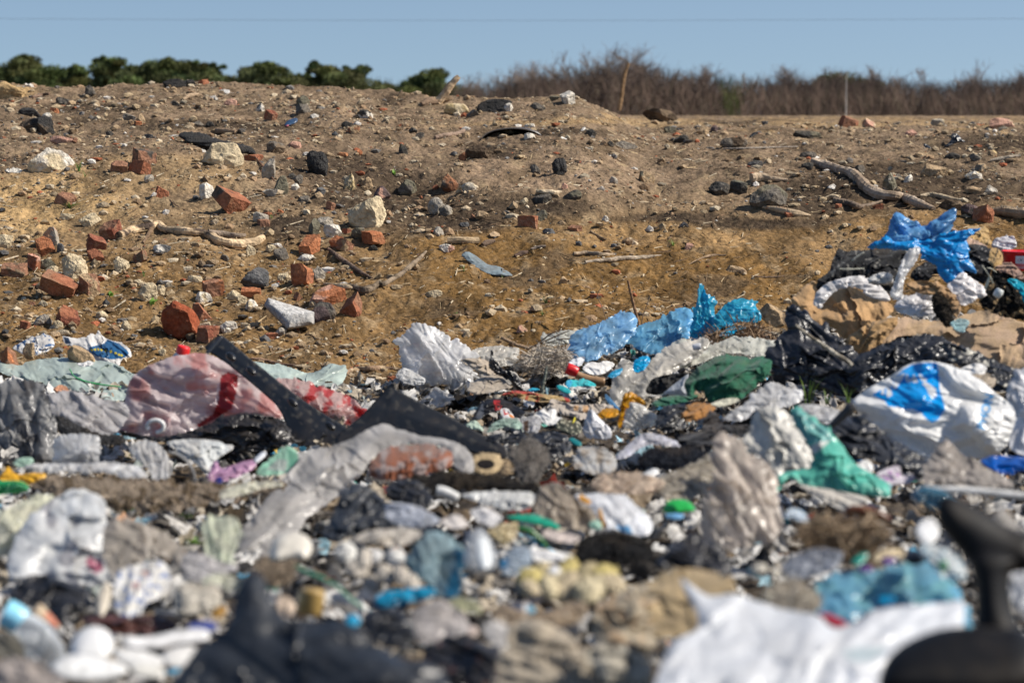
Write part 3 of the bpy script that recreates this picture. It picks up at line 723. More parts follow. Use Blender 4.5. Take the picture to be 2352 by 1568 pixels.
# ------------------------------------------------------------------ far trees
def ground_far(x, Y): return float(ground_z(np.array([x]), np.array([Y]), False)[0])
def leafcloud(rng, centre, rad, n, size):
    d = rng.normal(size=(n, 3)); d /= np.linalg.norm(d, axis=1)[:, None]
    r = rng.random(n) ** .45
    P = centre + d * r[:, None] * rad
    a = rng.normal(size=(n, 3)); b = np.cross(a, rng.normal(size=(n, 3)))
    a /= np.linalg.norm(a, axis=1)[:, None]; b /= np.linalg.norm(b, axis=1)[:, None]
    s = size * rng.uniform(.6, 1.4, (n, 1))
    return np.stack([P - a * s - b * s * .5, P + a * s - b * s * .5, P + a * s * .7 + b * s * .6, P - a * s * .7 + b * s * .6], 1)
def pine(label, u, top, wid, Y, seed):
    rng = np.random.default_rng(seed)
    b = pts(u, 300, Y); x = b[0]; z0 = ground_far(x, Y); zt = pts(u, top, Y)[2]; H = zt - z0; Wd = wid * Y / FD
    t = thing('pine_tree', label, (x, Y, z0))
    zs = np.linspace(0, H * .96, 9)
    P = np.stack([x + .35 * noise3(np.stack([zs * .3, zs * 0 + seed, zs * 0], 1)), np.full(9, Y), z0 + zs], 1)
    V, F = tube_mesh(P, np.linspace(.26, .05, 9), 7, .2, seed)
    Vs = [V]; Fs = list(F); off = len(V); clumps = []
    nb = 48; ax = rng.uniform(-.25, .25); ay = rng.uniform(.7, 1.3)
    for i in range(nb):
        f = .26 + .70 * i / nb; z = z0 + H * f
        ang = rng.uniform(0, 6.28); ln = Wd * .5 * (1.05 - 1.0 * max(0, (f - .30) / .70) ** (1.25 * ay)) * rng.uniform(.25, 1.3)
        e = np.array([x + math.cos(ang) * ln, Y + math.sin(ang) * ln, z + ln * rng.uniform(.0, .35)])
        V, F = tube_mesh([(x, Y, z), e], [.08, .03], 5, 0, 1); Vs.append(V); Fs += [q + off for q in F]; off += len(V)
        clumps.append((e, rng.uniform(.22, .6) * (.5 + .09 * Wd)))
        if ln > 1: clumps.append((np.array([x, Y, z]) * .45 + e * .55, rng.uniform(.45, .9) * (.5 + .12 * Wd)))
    clumps += [(np.array([x + Wd * ax * .4 + rng.uniform(-.3, .3) * (1 + 3 * q_), Y, zt - .15 - 1.1 * q_]), .16 + .35 * q_) for q_ in np.linspace(0, 1, 7)]
    F4 = [q for q in Fs if q.shape[1] == 4]; F3 = [q for q in Fs if q.shape[1] == 3]
    make('trunk', np.concatenate(Vs), [np.concatenate(F4), np.concatenate(F3)], 'barkfar', (.10, .065, .045), False, t)
    Q = []; C = []
    for ctr, r in clumps:
        n = int(620 * r * r) + 130
        q = leafcloud(rng, ctr, np.array([r * 1.35, r * 1.35, r * .7]), n, .085)
        Q.append(q); C.append(np.repeat(np.array([(.115, .135, .05)]) * rng.uniform(.7, 1.3) * np.array([rng.uniform(.8, 1.2), 1, rng.uniform(.8, 1.2)]) * rng.uniform(.8, 1.2, (n, 1)), 4, 0))
    Q = np.concatenate(Q).reshape(-1, 3)
    make('crown', Q, [np.arange(len(Q)).reshape(-1, 4)], 'plantfar', np.concatenate(C), False, t)
PINES = [(45, 124, 120, 'broad dark pine, westernmost above the yellow sand mound'), (118, 158, 80, 'low pine joined to the broad pine by the sand mound'), (185, 147, 62, 'thin gappy pine with sky showing through its trunk level'),
         (250, 127, 95, 'tall flat-topped pine over the grey crest stone'), (315, 146, 66, 'small pine between two taller ones before the gravel lump'), (385, 130, 92, 'pointed pine directly above the black gravel lump on crest'),
         (438, 138, 80, 'rounded pine above the small brick on the crest'), (495, 143, 62, 'last pine before the sky gap in the pine row'), (568, 150, 56, 'sparse yellowish pine just after the sky gap'),
         (622, 142, 84, 'thick pine in the middle of the second pine clump'), (690, 166, 76, 'lower pine between two peaks of the second clump'), (735, 138, 84, 'highest pine of the second clump, pointed top'),
         (815, 150, 96, 'wide pine ending the second pine clump'), (890, 186, 56, 'short pine in the dip beside the thin leaning twig'), (938, 177, 60, 'pale low pine behind the driftwood stump'),
         (995, 158, 86, 'dark pine leaning over the driftwood stump'), (1915, 172, 110, 'lone green pine within the leafless wood'), (1985, 182, 60, 'small pine behind the thin grey mast')]
for i, (u, tp, w, lb) in enumerate(PINES):
    pine(lb, u, tp, w * 2.9, 150 + (i * 37) % 22, 100 + i)

def bare(label, u, top, wid, Y, seed, dens=1.0):
    rng = np.random.default_rng(seed)
    b = pts(u, 300, Y); x = b[0]; z0 = ground_far(x, Y); zt = pts(u, top, Y)[2]; H = zt - z0; sp = wid * Y / FD * .5
    t = thing('bare_tree', label, (x, Y, z0))
    segs = []
    def grow(p, dirv, ln, r, lev):
        q = p + dirv * ln; segs.append((p, q, r, r * .62))
        if lev == 0: return
        nb = 3
        for j in range(nb):
            f = 1.0 if j == 0 else rng.uniform(.35, 1.0)
            dn = dirv + rng.normal(size=3) * (.34 + .07 * (6 - lev)) * np.array([1.0 * min(1.6, sp / H * 3.2), .9, .55]); dn[2] = abs(dn[2]) * .9 + .12; dn /= np.linalg.norm(dn)
            grow(p + dirv * ln * f, dn, ln * rng.uniform(.62, .86), r * (.62 if j == 0 else .5), lev - 1)
    grow(np.array([x, Y, z0]), np.array([0, 0, 1.]), H * .30, max(.13, H * .016), 6)
    A = np.array([s[0] for s in segs]); B = np.array([s[1] for s in segs]); r0 = np.array([s[2] for s in segs]); r1 = np.array([s[3] for s in segs])
    zmax = B[:, 2].max(); sc = H / (zmax - z0); xs = min(1.0, sp / max(np.percentile(abs(B[:, 0] - x), 97), .1)) if sp else 1
    for M in (A, B): M[:, 2] = z0 + (M[:, 2] - z0) * sc; M[:, 0] = x + (M[:, 0] - x) * xs * 1.0
    r0 = np.maximum(r0, .016); r1 = np.maximum(r1, .011)
    tm = np.nonzero(r0 < .05)[0]; tm = np.repeat(tm, 3); ff = rng.random((len(tm), 1))
    sa_ = A[tm] * (1 - ff) + B[tm] * ff; ln_ = np.linalg.norm(B[tm] - A[tm], axis=1)[:, None]
    dd_ = (B[tm] - A[tm]) / (ln_ + 1e-9) + rng.normal(size=(len(tm), 3)) * .55; sb_ = sa_ + dd_ * np.minimum(ln_, .5) * rng.uniform(.4, 1.0, (len(tm), 1))
    sb_[:, 2] = np.minimum(sb_[:, 2], zt + .15)
    A = np.concatenate([A, sa_]); B = np.concatenate([B, sb_]); r0 = np.concatenate([r0, np.full(len(tm), .010)]); r1 = np.concatenate([r1, np.full(len(tm), .006)])
    D = B - A; D /= np.linalg.norm(D, axis=1)[:, None] + 1e-9
    n1 = np.cross(D, np.array([.3, .9, .2])); n1 /= np.linalg.norm(n1, axis=1)[:, None]; n2 = np.cross(D, n1)
    rings = []
    for k in range(3):
        th = k * 2.0944; o = n1 * math.cos(th) + n2 * math.sin(th)
        rings.append(A + o * r0[:, None]); rings.append(B + o * r1[:, None])
    V = np.stack(rings, 1); n = len(A); I = (np.arange(n) * 6)[:, None]
    F = np.concatenate([I + np.array([[2 * k, 2 * ((k + 1) % 3), 2 * ((k + 1) % 3) + 1, 2 * k + 1]]) for k in range(3)])
    big = r0 > .055
    def sub(m, nm):
        ids = np.nonzero(m)[0]
        Vv = V[ids].reshape(-1, 3); I = (np.arange(len(ids)) * 6)[:, None]
        Ff = np.concatenate([I + np.array([[2 * k, 2 * ((k + 1) % 3), 2 * ((k + 1) % 3) + 1, 2 * k + 1]]) for k in range(3)])
        make(nm, Vv, [Ff], 'barkfar', np.array((.24, .185, .15)) * rng.uniform(.8, 1.15), False, t)
    sub(big, 'trunk'); sub(~big, 'crown')
BARE = [(1085, 178, 60, 'slight leafless tree nearest the last dark pine'), (1150, 160, 70, 'leafless tree over the yellow stone on the crest'), (1205, 146, 70, 'leafless tree above the white splashed tarmac lump'),
        (1262, 143, 80, 'dense leafless tree above the white plaster lump'), (1318, 120, 90, 'leafless tree on the near flank of the tallest crown'), (1372, 103, 110, 'tallest wide spreading leafless tree beyond the upright stick'),
        (1440, 101, 100, 'tall leafless tree whose crown meets the top of the upright stick'), (1505, 118, 84, 'leafless tree falling away beyond the upright stick'), (1560, 146, 70, 'leafless tree over the brown lump on the crest'),
        (1622, 150, 70, 'upright leafless tree with a brush like top'), (1700, 168, 70, 'low leafless tree over the green bush patch'), (1788, 150, 56, 'narrow twiggy leafless tree rising before the lone pine'),
        (1862, 172, 60, 'leafless tree just before the lone green pine'), (1935, 156, 60, 'leafless tree poking above the lone green pine'), (2030, 152, 62, 'leafless tree just after the grey mast'),
        (2082, 158, 60, 'leafless tree with a pointed top beyond the mast'), (2150, 184, 60, 'low leafless tree in the dip before the last crowns'), (2240, 166, 66, 'leafless tree with pale open crown near the end of the wood'),
        (2305, 136, 70, 'tall sparse leafless tree near the end of the wood'), (2352, 152, 60, 'last leafless tree, cut by the picture edge')]
for i, (u, tp, w, lb) in enumerate(BARE):
    bare(lb, u, tp, w * 2.5, 152 + (i * 29) % 16, 300 + i)
def thicket(n, seed):
    rng = np.random.default_rng(seed)
    u = rng.uniform(1030, 2950, n); u[: n // 4] = rng.uniform(-700, 1030, n // 4); Y = rng.uniform(146, 176, n)
    x = (u - 1176) / FD * Y; z0 = ground_z(x, Y, False)
    env = np.interp(u, [-500, 900, 1040, 1150, 1250, 1370, 1450, 1560, 1650, 1750, 1900, 2050, 2150, 2300, 2950], [186, 196, 214, 206, 188, 168, 172, 186, 190, 200, 196, 200, 208, 198, 200])
    env = env + 10 * noise3(np.stack([u / 24, u * 0, u * 0], 1), 5) + 2 * noise3(np.stack([u / 7, u * 0, u * 0], 1), 6)
    zt = pts(u, env, Y)[..., 2]
    zb = z0 + (zt - z0) * rng.random(n) * .9; ln = (zt - z0) * rng.uniform(.12, .4, n)
    ze = np.minimum(zb + ln, z0 + (zt - z0) * (1 + .10 * rng.random(n)))
    lx = rng.normal(0, .5, n) * (ze - zb); w = rng.uniform(.012, .03, n)
    V = np.stack([np.stack([x - w, Y, zb], 1), np.stack([x + w, Y + w, zb], 1), np.stack([x + lx + w * .3, Y, ze], 1), np.stack([x + lx - w * .3, Y + w, ze], 1)], 1).reshape(-1, 3)
    c = np.array([(.19, .132, .102), (.15, .108, .086), (.22, .158, .122), (.135, .11, .078)])[rng.integers(0, 4, n)]
    c = c * (1 + .5 * noise3(np.stack([u / 60, ze * .4, u * 0], 1), 9))[:, None]
    g = u < 1010; c[g] = c[g] * np.array((.62, .82, .42))
    g = (np.hypot((u - 1680) / 26, (zb - pts(1680, 245, 160)[2]) / 1.1) < 1); c[g] = (.09, .105, .035)
    return V, np.arange(len(V)).reshape(-1, 4), np.repeat(c, 4, 0)
v_, f_, c_ = thicket(46000, 3)
struct(make('undergrowth', v_, [f_], 'barkfar', c_, False, None, (0, 160, -4)), 'stuff')

# overhead line and mast
Yl = 70.0
pl = [pts(u, 44 + 4 * ((u - 1176) / 1176.) ** 2 * -1 + 3.5, Yl + 0 * u) for u in np.linspace(-1200, 3500, 30)]
V, F = tube_mesh(np.array(pl), np.full(30, .0042), 6, 0)
tag(make('power_line', V, F, 'hard', (.10, .11, .12)), 'thin overhead cable strung across the plain blue sky', 'cable')
b0 = pts(1942, 275, 70.); b1 = pts(1942, 168, 70.)
m_ = thing('mast', 'thin grey mast standing in front of the leafless wood', (b0[0], 70, ground_far(b0[0], 70)))
V, F = tube_mesh([(b0[0], 70, ground_far(b0[0], 70) - .1), (b1[0] + .03, 70, b1[2])], [.013, .010], 8, 0)
make('pole', V, F, 'hard', (.27, .25, .23), True, m_)
V, F = tube_mesh([(b1[0] + .03, 70, b1[2]), (b1[0] + .03, 70, b1[2] + .05)], [.015, .008], 8, 0)
make('pole_cap', V, F, 'hard', (.3, .29, .27), True, m_)

# ------------------------------------------------------------------ stones and bricks on the slope
S = rock
S('large cream rock splashed with white, beside grass blades', 'A', 335, 825, 350, 170, 'cream', c2='white', seed=3)
S('red brick lump with soot blackened upper face near the big white splashed rock', 'A', 968, 795, 175, 115, 'dull', c2='dark')
S('red brick lump lying against the soot blackened brick', 'A', 935, 868, 170, 95, 'brick')
S('half buried crumbling brick beside the soot blackened brick', 'A', 800, 862, 125, 70, 'dull')
S('cream boulder lying against the long tarmac slab', 'A', 1495, 780, 290, 150, 'cream', seed=12)
S('flat red brick end under the tarmac slab', 'A', 1705, 806, 135, 45, 'brick')
S('pointed grey stone leaning beside the thin brown stick', 'A', 1805, 880, 95, 140, 'pale')
S('upright black tarmac lump at the edge of the damp hollow', 'A', 2130, 838, 150, 160, 'blackt', name='tarmac_lump')
S('smooth whitish cobble above the charred brick slab', 'A', 1388, 1022, 100, 100, 'white')
S('large tilted brick slab with charcoal black face', 'A', 1555, 1110, 285, 150, 'brick', rot=28, c2='dark', seed=44)
S('brick half sunk in yellow sand behind a grass tuft', 'A', 440, 1080, 150, 90, 'dull')
S('flat cream stone above the dark red brick by the branch', 'A', 605, 1222, 155, 90, 'cream')
S('dark red brick against the thick end of the branch', 'A', 748, 1288, 170, 140, 'darkred', c2='dull')
S('rounded orange red brick lump above the thin root', 'A', 1082, 1037, 110, 85, 'brick')
S('grey green rock standing behind the pale flat stone', 'A', 1890, 992, 100, 130, 'olive')
S('flat pale grey stone at the foot of the grey green rock', 'A', 1818, 1040, 110, 45, 'pale')
S('brown grey boulder above the flat red brick end', 'A', 1855, 738, 130, 85, 'brown', c2='grey')
S('flat pinkish stone in the sand near the brown grey boulder', 'A', 1980, 720, 90, 45, 'pink')
S('pale grey stone wedged under the charred brick slab', 'A', 1752, 1200, 105, 60, 'pale')
S('weathered brick just below the charred brick slab', 'A', 1770, 1245, 95, 52, 'dull')
S('broad gravelly tarmac mound with a white splash', 'A', 255, 580, 250, 105, 'blackt', name='tarmac_lump', c2='brown')
S('dark tarmac lump behind the white splashed mound', 'A', 200, 500, 150, 60, 'blackt', name='tarmac_lump')
S('white plaster splash chip on the gravelly mound', 'A', 318, 530, 70, 50, 'white')
S('small orange brick piece on the upper slope by the tarmac mound', 'A', 365, 486, 66, 36, 'orange')
S('yellowish tan rock standing on the upper slope', 'A', 945, 545, 62, 68, 'tan')
S('orange brick chip in front of the yellowish tan rock', 'A', 930, 574, 52, 26, 'orange')
S('grey stone spotted with white beside the yellowish tan rock', 'A', 870, 534, 92, 50, 'grey', c2='white')
S('flat dark grey rock on the upper slope below the sand mound', 'A', 440, 426, 135, 55, 'grey')
S('upright dark grey stone on the crest below the flat-topped pine', 'A', 610, 358, 80, 76, 'grey')
S('long black gravel lump on the crest against the pines', 'A', 1175, 306, 160, 58, 'blackt', name='tarmac_lump')
S('small black gravel lump next to the crest brick', 'A', 1270, 304, 85, 46, 'blackt', name='tarmac_lump')
S('red brick sitting on the crest line against the pines', 'A', 1368, 302, 76, 42, 'brick')
S('rounded heap of yellow sand at the end of the crest', 'A', 60, 348, 230, 110, 'sand', cat='sand heap', name='sand_heap')
S('pinkish brick stone high on the slope under the last pines', 'A', 1550, 438, 88, 52, 'pink')
S('small grey stone with one pale face on the upper slope', 'A', 1745, 468, 66, 56, 'grey', c2='white')
S('dark red brick on the upper slope before the crushed blue can', 'A', 1820, 520, 98, 72, 'darkred', c2='dull')
S('olive stone propped behind a grey rock on the upper slope', 'A', 2035, 425, 92, 64, 'olive')
S('grey rock in front of the olive stone', 'A', 2036, 476, 104, 66, 'grey')
S('flat dark stone alone on the sandy upper slope', 'A', 742, 645, 60, 36, 'dark')
S('flat blue grey stone below the yellowish tan rock', 'A', 1000, 662, 64, 26, 'slate')
S('dark stone low in the earth under the crest gravel lump', 'A', 1185, 442, 62, 38, 'dark')
S('pinkish brown stones pressed into the sandy path', 'A', 420, 682, 170, 44, 'pink')
S('dull red stone next to the pinkish brown pressed stones', 'A', 500, 690, 52, 36, 'dull')
S('grey flat stone before the fat tan clod', 'A', 1330, 580, 82, 42, 'grey')
S('dark flat stone beside the grey flat stone and tan clod', 'A', 1415, 582, 62, 36, 'dark')
S('orange tile piece lying on the damp earth', 'P', 787, 354, 26, 9, (.55, .25, .12), name='tile_piece', cat='tile piece')
S('orange round chip lying after the orange tile piece', 'B', 145, 768, 46, 34, 'orange')
S('blue grey stone in the cluster at the hollow edge', 'A', 2150, 1032, 76, 56, 'slate')
S('grey stone at the top of the hollow edge cluster', 'A', 2000, 950, 72, 62, 'grey')
S('whitish stone low in the hollow edge cluster', 'A', 1985, 1002, 56, 46, 'white')
S('dark stone behind the hollow edge cluster', 'A', 1955, 930, 66, 40, 'dark')
S('grey stone sunk in the hollow below the cluster', 'A', 2040, 1085, 96, 50, 'grey')
S('dull red brick half sunk in the dark hollow', 'A', 2228, 1130, 82, 62, 'dull')
S('orange brick chip beside the small green shoot', 'A', 1882, 1166, 48, 28, 'orange')
S('small cream stone by the sandy hump at the picture edge', 'A', 450, 1202, 112, 46, 'cream')
S('pale stone among crumbs above the faded brick', 'A', 1000, 945, 70, 50, 'pale')
S('bright orange brick with chipped corner near the concrete lump', 'D', 305, 222, 148, 126, 'orange', seed=61)
S('concrete lump stained orange behind the bright chipped brick', 'D', 340, 150, 122, 115, 'pale', c2=(.62, .34, .2))
S('small dark slate against the bright chipped brick', 'D', 405, 236, 52, 62, 'slate')
S('cream lump at the picture edge beside the bright chipped brick', 'D', 30, 190, 120, 92, 'cream')
S('small pinkish brick standing on end', 'D', 228, 326, 92, 106, 'brick', c2='pink', seed=65)
S('grey green stone touching the pinkish standing brick', 'D', 325, 350, 112, 82, 'olive')
S('cream stone in front of the grey green stone', 'D', 346, 384, 88, 56, 'cream')
S('tall knobbly cream lump between two rows of bricks', 'D', 498, 350, 170, 160, 'cream', seed=70)
S('dark red brick under the branch end, upper of two', 'D', 648, 195, 148, 112, 'darkred', c2='dull')
S('red brick under the branch end, lower of two', 'D', 645, 286, 128, 88, 'brick')
S('whole red brick lying flat with dark mortar band', 'D', 398, 492, 246, 150, 'brick', rot=22, c2='dull', seed=77)
S('dusty brick half buried beside the whole red brick', 'D', 600, 482, 155, 150, 'dull', c2='tan')
S('long earth covered brick at the picture edge', 'D', 95, 385, 175, 95, 'dull', c2='brown')
S('dark red brick above the crumpled blue and white bag', 'D', 455, 690, 180, 142, 'darkred', c2='brick')
S('small red brick chip near the cream stones at the edge', 'D', 170, 750, 78, 52, 'brick')
S('grey brown stone pair behind the small red chip', 'D', 290, 716, 122, 76, 'pale', c2='brown')
S('cream stone below the grey brown pair', 'D', 390, 744, 72, 44, 'cream')
S('oval cream stone above the grey brown pair', 'D', 290, 608, 74, 42, 'cream')
S('small red chip left of the oval cream stone', 'D', 214, 607, 50, 28, 'dull')
S('knobbly cream stone with a thin straw across it', 'D', 815, 345, 110, 86, 'cream')
S('flat bluish white stone under the branch', 'D', 1086, 240, 132, 56, 'white', c2='slate')
S('knobbly cream mortar lump above the green leaf', 'D', 993, 530, 136, 122, 'cream', seed=85)
S('elongated cream stone touching the mortar lump', 'D', 930, 472, 112, 50, 'cream')
S('narrow cream stone beside the mortar lump', 'D', 1078, 520, 62, 72, 'cream')
S('orange brick block above the big leaning brick', 'D', 1435, 506, 162, 122, 'dull', c2='orange', seed=88)
S('bright cream cobble in front of the orange brick block', 'D', 1370, 568, 112, 78, 'white', c2='cream')
S('flat cream stone behind the orange brick block', 'D', 1310, 442, 112, 46, 'cream')
S('cream rubble lump between orange block and slate block', 'D', 1568, 552, 98, 66, 'cream')
S('angular dark slate block in the middle of the brick scatter', 'D', 1715, 440, 192, 152, 'slate', seed=93)
S('flat orange brick below the slate block', 'D', 1688, 536, 134, 72, 'orange')
S('ochre brown stone below the flat orange brick', 'D', 1734, 588, 98, 78, (.28, .16, .07))
S('cream cobble before the ochre brown stone', 'D', 1690, 616, 88, 66, 'white', c2='cream')
S('cream stone touching the cream cobble', 'D', 1620, 582, 84, 52, 'cream')
S('speckled red brick standing next to the square grey stone', 'D', 2030, 412, 152, 152, 'brick', c2='orange', seed=97)
S('square grey stone behind the speckled red brick', 'D', 2140, 402, 92, 92, 'pale')
S('cream stone between slate block and speckled brick', 'D', 1902, 440, 82, 72, 'cream')
S('largest dark red brick block, leaning with a sharp ridge', 'D', 1222, 728, 300, 262, (.30, .078, .035), name='brick', rot=14, seed=104)
S('brick tucked behind the largest red block', 'D', 1360, 666, 142, 122, 'brick', c2='dull')
S('darker brick at the foot of the largest red block', 'D', 1400, 812, 168, 112, 'darkred', c2='dull')
S('star shaped pale grey chunk beside the darker brick', 'D', 1532, 766, 132, 78, 'white', c2='pale')
S('round dark earthy stone against the largest red block', 'D', 1282, 825, 70, 70, 'brown')
S('dark grey brown rock right before the long orange brick', 'D', 2165, 662, 192, 132, 'purple', c2='grey', seed=110)
S('long orange brick lying behind the dark grey brown rock', 'D', 2205, 548, 255, 130, 'orange', c2='pink', seed=112)
S('upright red brick with grey mortar spots ending the brick row', 'E', 88, 614, 155, 172, 'brick', c2='dull', seed=114)
S('grey lump at the foot of the concrete wedge', 'D', 1885, 800, 82, 56, 'pale')
S('red brick chip under the concrete wedge', 'D', 1826, 826, 92, 42, 'brick')
S('cream lump in the open soil above the fork of dark film', 'D', 848, 756, 76, 62, 'cream')
S('cream stone pair below the mortar lump', 'D', 680, 690, 94, 62, 'cream')
S('blue white chip on the soil above the green sheet', 'D', 900, 832, 52, 38, 'slate', c2='white')
S('cream pebble above the grey green sheet', 'D', 1090, 935, 56, 46, 'cream')
S('cream pebble near the bark strip', 'D', 2020, 886, 66, 46, 'tan')
S('red orange wedge of brick above the curved dark branch', 'D', 2082, 214, 148, 140, 'orange', seed=121)
S('bright cream rock beside the red orange wedge', 'D', 2235, 122, 122, 94, 'white', c2='cream')
S('dull brick behind the curved dark branch', 'D', 2285, 200, 152, 92, 'dull', c2='orange')
S('olive grey rock behind the cream rock', 'D', 2112, 90, 82, 104, 'olive')
S('pale grey slab behind the olive grey rock', 'D', 2180, 60, 120, 66, 'pale')
S('dark grey stone under the branch tip', 'D', 1890, 276, 106, 78, 'grey')
S('thin white chip below the dark grey stone', 'D', 2055, 300, 122, 48, 'white')
S('knobbly cream stone under the tip of the branch', 'D', 1686, 250, 66, 76, 'cream')
S('flat cream crumb lump after the branch tip', 'D', 1822, 236, 78, 42, 'cream')
S('faded red brick sunk in brown soil below the branch', 'D', 940, 288, 100, 80, 'dull', c2='brown')
S('brown stone on the soil under the branch', 'D', 1355, 345, 52, 50, 'brown')
S('slate grey pebble right of the brown stone', 'D', 1510, 300, 62, 42, 'grey')
S('reddish chip between concrete wedge and speckled brick', 'D', 2000, 560, 62, 62, 'dull')
S('tan clay block resting on the printed bags', 'D', 545, 945, 190, 110, 'tan', d=7.75)
S('tan stone beside the striped white bag', 'D', 195, 915, 84, 86, 'tan', d=7.8)
S('broken orange brick at the picture edge beside the green sheet', 'D', 62, 965, 118, 145, 'orange', c2='dull', d=7.75)
S('peach brick chip lying on the green sheet', 'D', 410, 1185, 104, 58, (.6, .3, .18), name='brick', d=7.3)
S('dark slate chip by the dark red brick', 'D', 352, 770, 40, 30, 'slate')
S('large rough cream rock at the rim of the damp hollow', 'B', 198, 1165, 262, 205, 'cream', seed=131)
S('angular purplish rock in the damp hollow', 'B', 300, 1042, 122, 92, 'purple', c2='pink')
S('grey olive rock in the damp hollow', 'B', 470, 1006, 126, 108, 'olive', c2='grey')
S('yellowish cream rock at the top of the hollow', 'B', 80, 965, 82, 102, 'cream', c2='yellow')
S('tan stone beside the yellowish cream rock', 'B', 195, 977, 92, 82, 'tan')
S('rust stained block on the far side of the hollow', 'B', 765, 976, 142, 122, 'rust', c2='grey')
S('cream stone leaning on the rust stained block', 'B', 882, 1000, 112, 60, 'pale', c2='cream')
S('pale lumpy rock pair in the middle of the ledge', 'B', 668, 1128, 128, 112, 'pale', c2='tan', seed=137)
S('grey half of the pale lumpy pair', 'B', 725, 1160, 92, 70, 'grey', c2='pale')
S('bright orange red brick with sharp corner below the hollow', 'B', 240, 1345, 188, 122, 'orange', rot=20, seed=140)
S('olive grey stone behind the sharp cornered brick', 'B', 140, 1312, 102, 78, 'olive', c2='grey')
S('dull red brick under the olive grey stone', 'B', 50, 1388, 124, 90, 'dull', c2='tan')
S('small dark red brick by the olive grey stone', 'B', 62, 1302, 62, 40, 'darkred')
S('black pebble at the foot of the sharp cornered brick', 'B', 240, 1412, 70, 36, 'dark')
S('flattened red brick on the ledge of rubble', 'B', 1278, 1230, 142, 72, 'brick', c2='dull')
S('blue grey cobble below the ledge', 'B', 1420, 1302, 88, 38, 'slate')
S('red brown slab below the ledge', 'B', 1595, 1280, 104, 42, 'dull')
S('dark block under the pale wood chunk', 'B', 1375, 1080, 132, 62, 'dark', c2='grey')
S('cream knob beside the dark block', 'B', 1250, 1096, 66, 42, 'cream')
S('dark stone after the pale wood chunk', 'B', 1580, 1052, 122, 62, 'dark', c2='olive')
S('pink chip above the pale wood chunk', 'B', 1526, 996, 46, 36, 'pink')
S('dark tilted stone in the tan upper bank', 'B', 1330, 882, 72, 62, 'grey')
S('upright black tarmac lump in the tan upper bank', 'B', 1490, 862, 104, 112, 'blackt', name='tarmac_lump')
S('reddish stone on the dark brown clod', 'B', 842, 796, 62, 56, 'rust')
S('dark brown clod of earth in front of the half pipe', 'B', 960, 765, 230, 85, 'clod', name='earth_clod', cat='earth clod')
S('dark pointed stone above the damp hollow', 'B', 442, 745, 66, 66, 'dark', c2='olive')
S('blue grey chip beside the dark brown clod', 'B', 782, 780, 46, 32, 'slate')
S('long flat pale stone on the upper bank', 'B', 1915, 717, 205, 48, 'pale', c2='cream')
S('dark pebble touching the long flat pale stone', 'B', 1835, 712, 46, 36, 'dark')
S('dark stone below the crest before the upright stick', 'B', 1705, 640, 74, 52, 'dark')
S('brownish dark stone under the brown crest lump', 'B', 2236, 618, 92, 48, 'olive', c2='dark')
S('black angular stone under the brown crest lump', 'B', 2310, 680, 106, 56, 'dark')
S('rounded tarmac lump on the crest with white splash', 'B', 1055, 456, 240, 86, 'blackt', name='tarmac_lump', seed=150)
S('white splash chip on the rounded crest tarmac lump', 'B', 1150, 466, 62, 54, 'white')
S('yellow cream rock on the crest beside the driftwood stump', 'B', 800, 476, 168, 66, 'yellow', c2='cream')
S('dark stone in front of the rounded crest tarmac lump', 'B', 908, 506, 88, 50, 'grey')
S('jagged white plaster lump on the crest line', 'B', 1545, 402, 108, 88, 'white', name='plaster_lump', cat='plaster')
S('grey stone beside the jagged white plaster lump', 'B', 1460, 406, 74, 30, 'olive')
S('dark stone on the crest before the white plaster lump', 'B', 1345, 462, 112, 54, 'grey', c2='dark')
S('rough brown black lump at the end of the high crest', 'B', 2170, 515, 240, 84, 'brown', c2='clod', name='tarmac_lump')
S('tan stone near the half pipe, nearest its dark mouth', 'B', 860, 654, 56, 42, 'tan')
S('dark angular stone before the orange brown stone', 'B', 66, 582, 84, 42, 'dark')
S('orange brown stone on the upper slope by the root', 'B', 110, 616, 88, 62, 'rust', c2='tan')
S('grey stone between the root and the orange brown stone', 'B', 555, 656, 62, 38, 'grey')
S('dark stones row above the root, small', 'B', 508, 622, 62, 38, 'dark')
S('white stone resting inside the mouth of the half pipe', 'B', 1290, 662, 78, 42, 'white')
S('white stone lying on top of the half pipe', 'B', 1290, 592, 76, 28, 'white', c2='cream')
S('dark stone with white top below the crest', 'B', 185, 512, 112, 58, 'dark', c2='white')
S('tan grey stone in the bank under the flat pale stone', 'B', 2080, 932, 114, 84, 'olive', c2='tan')
S('pale stone beside the tan grey bank stone', 'B', 1856, 956, 62, 46, 'pale')
S('orange red chip in the far side of the hollow', 'B', 660, 1005, 46, 30, 'brick')
S('tan slab on the ledge before the flattened brick', 'B', 970, 1186, 88, 46, 'tan')
S('red chip beside the tan slab', 'B', 910, 1200, 32, 30, 'dull')
S('pale stone at the near lip of the hollow', 'B', 680, 1302, 74, 64, 'pale')
S('dark pyramid stone on the ledge', 'B', 1370, 1192, 84, 72, 'olive', c2='dark')
S('blue grey stone on the ledge by the cut log', 'B', 850, 1255, 70, 34, 'slate')
S('cream chip before the ochre loam mound', 'B', 1800, 1215, 50, 40, 'white')
S('knobbly pinkish crumb lump above the metal strip', 'B', 735, 1412, 110, 52, 'pink', c2='white')
S('large red brick boulder on the far crest', 'C', 1170, 562, 144, 78, 'brick', c2='dull')
S('pinkish pale stone beside the far crest boulder', 'C', 1312, 572, 90, 62, 'pink', c2='cream')
S('wide pink slab on the far crest', 'C', 2200, 572, 175, 66, 'pink', c2='cream')
S('long dark flat rock on the far bank', 'C', 895, 652, 196, 52, 'dark', c2='olive')
S('flat pink brick on the far bank', 'C', 1590, 640, 92, 46, 'pink')
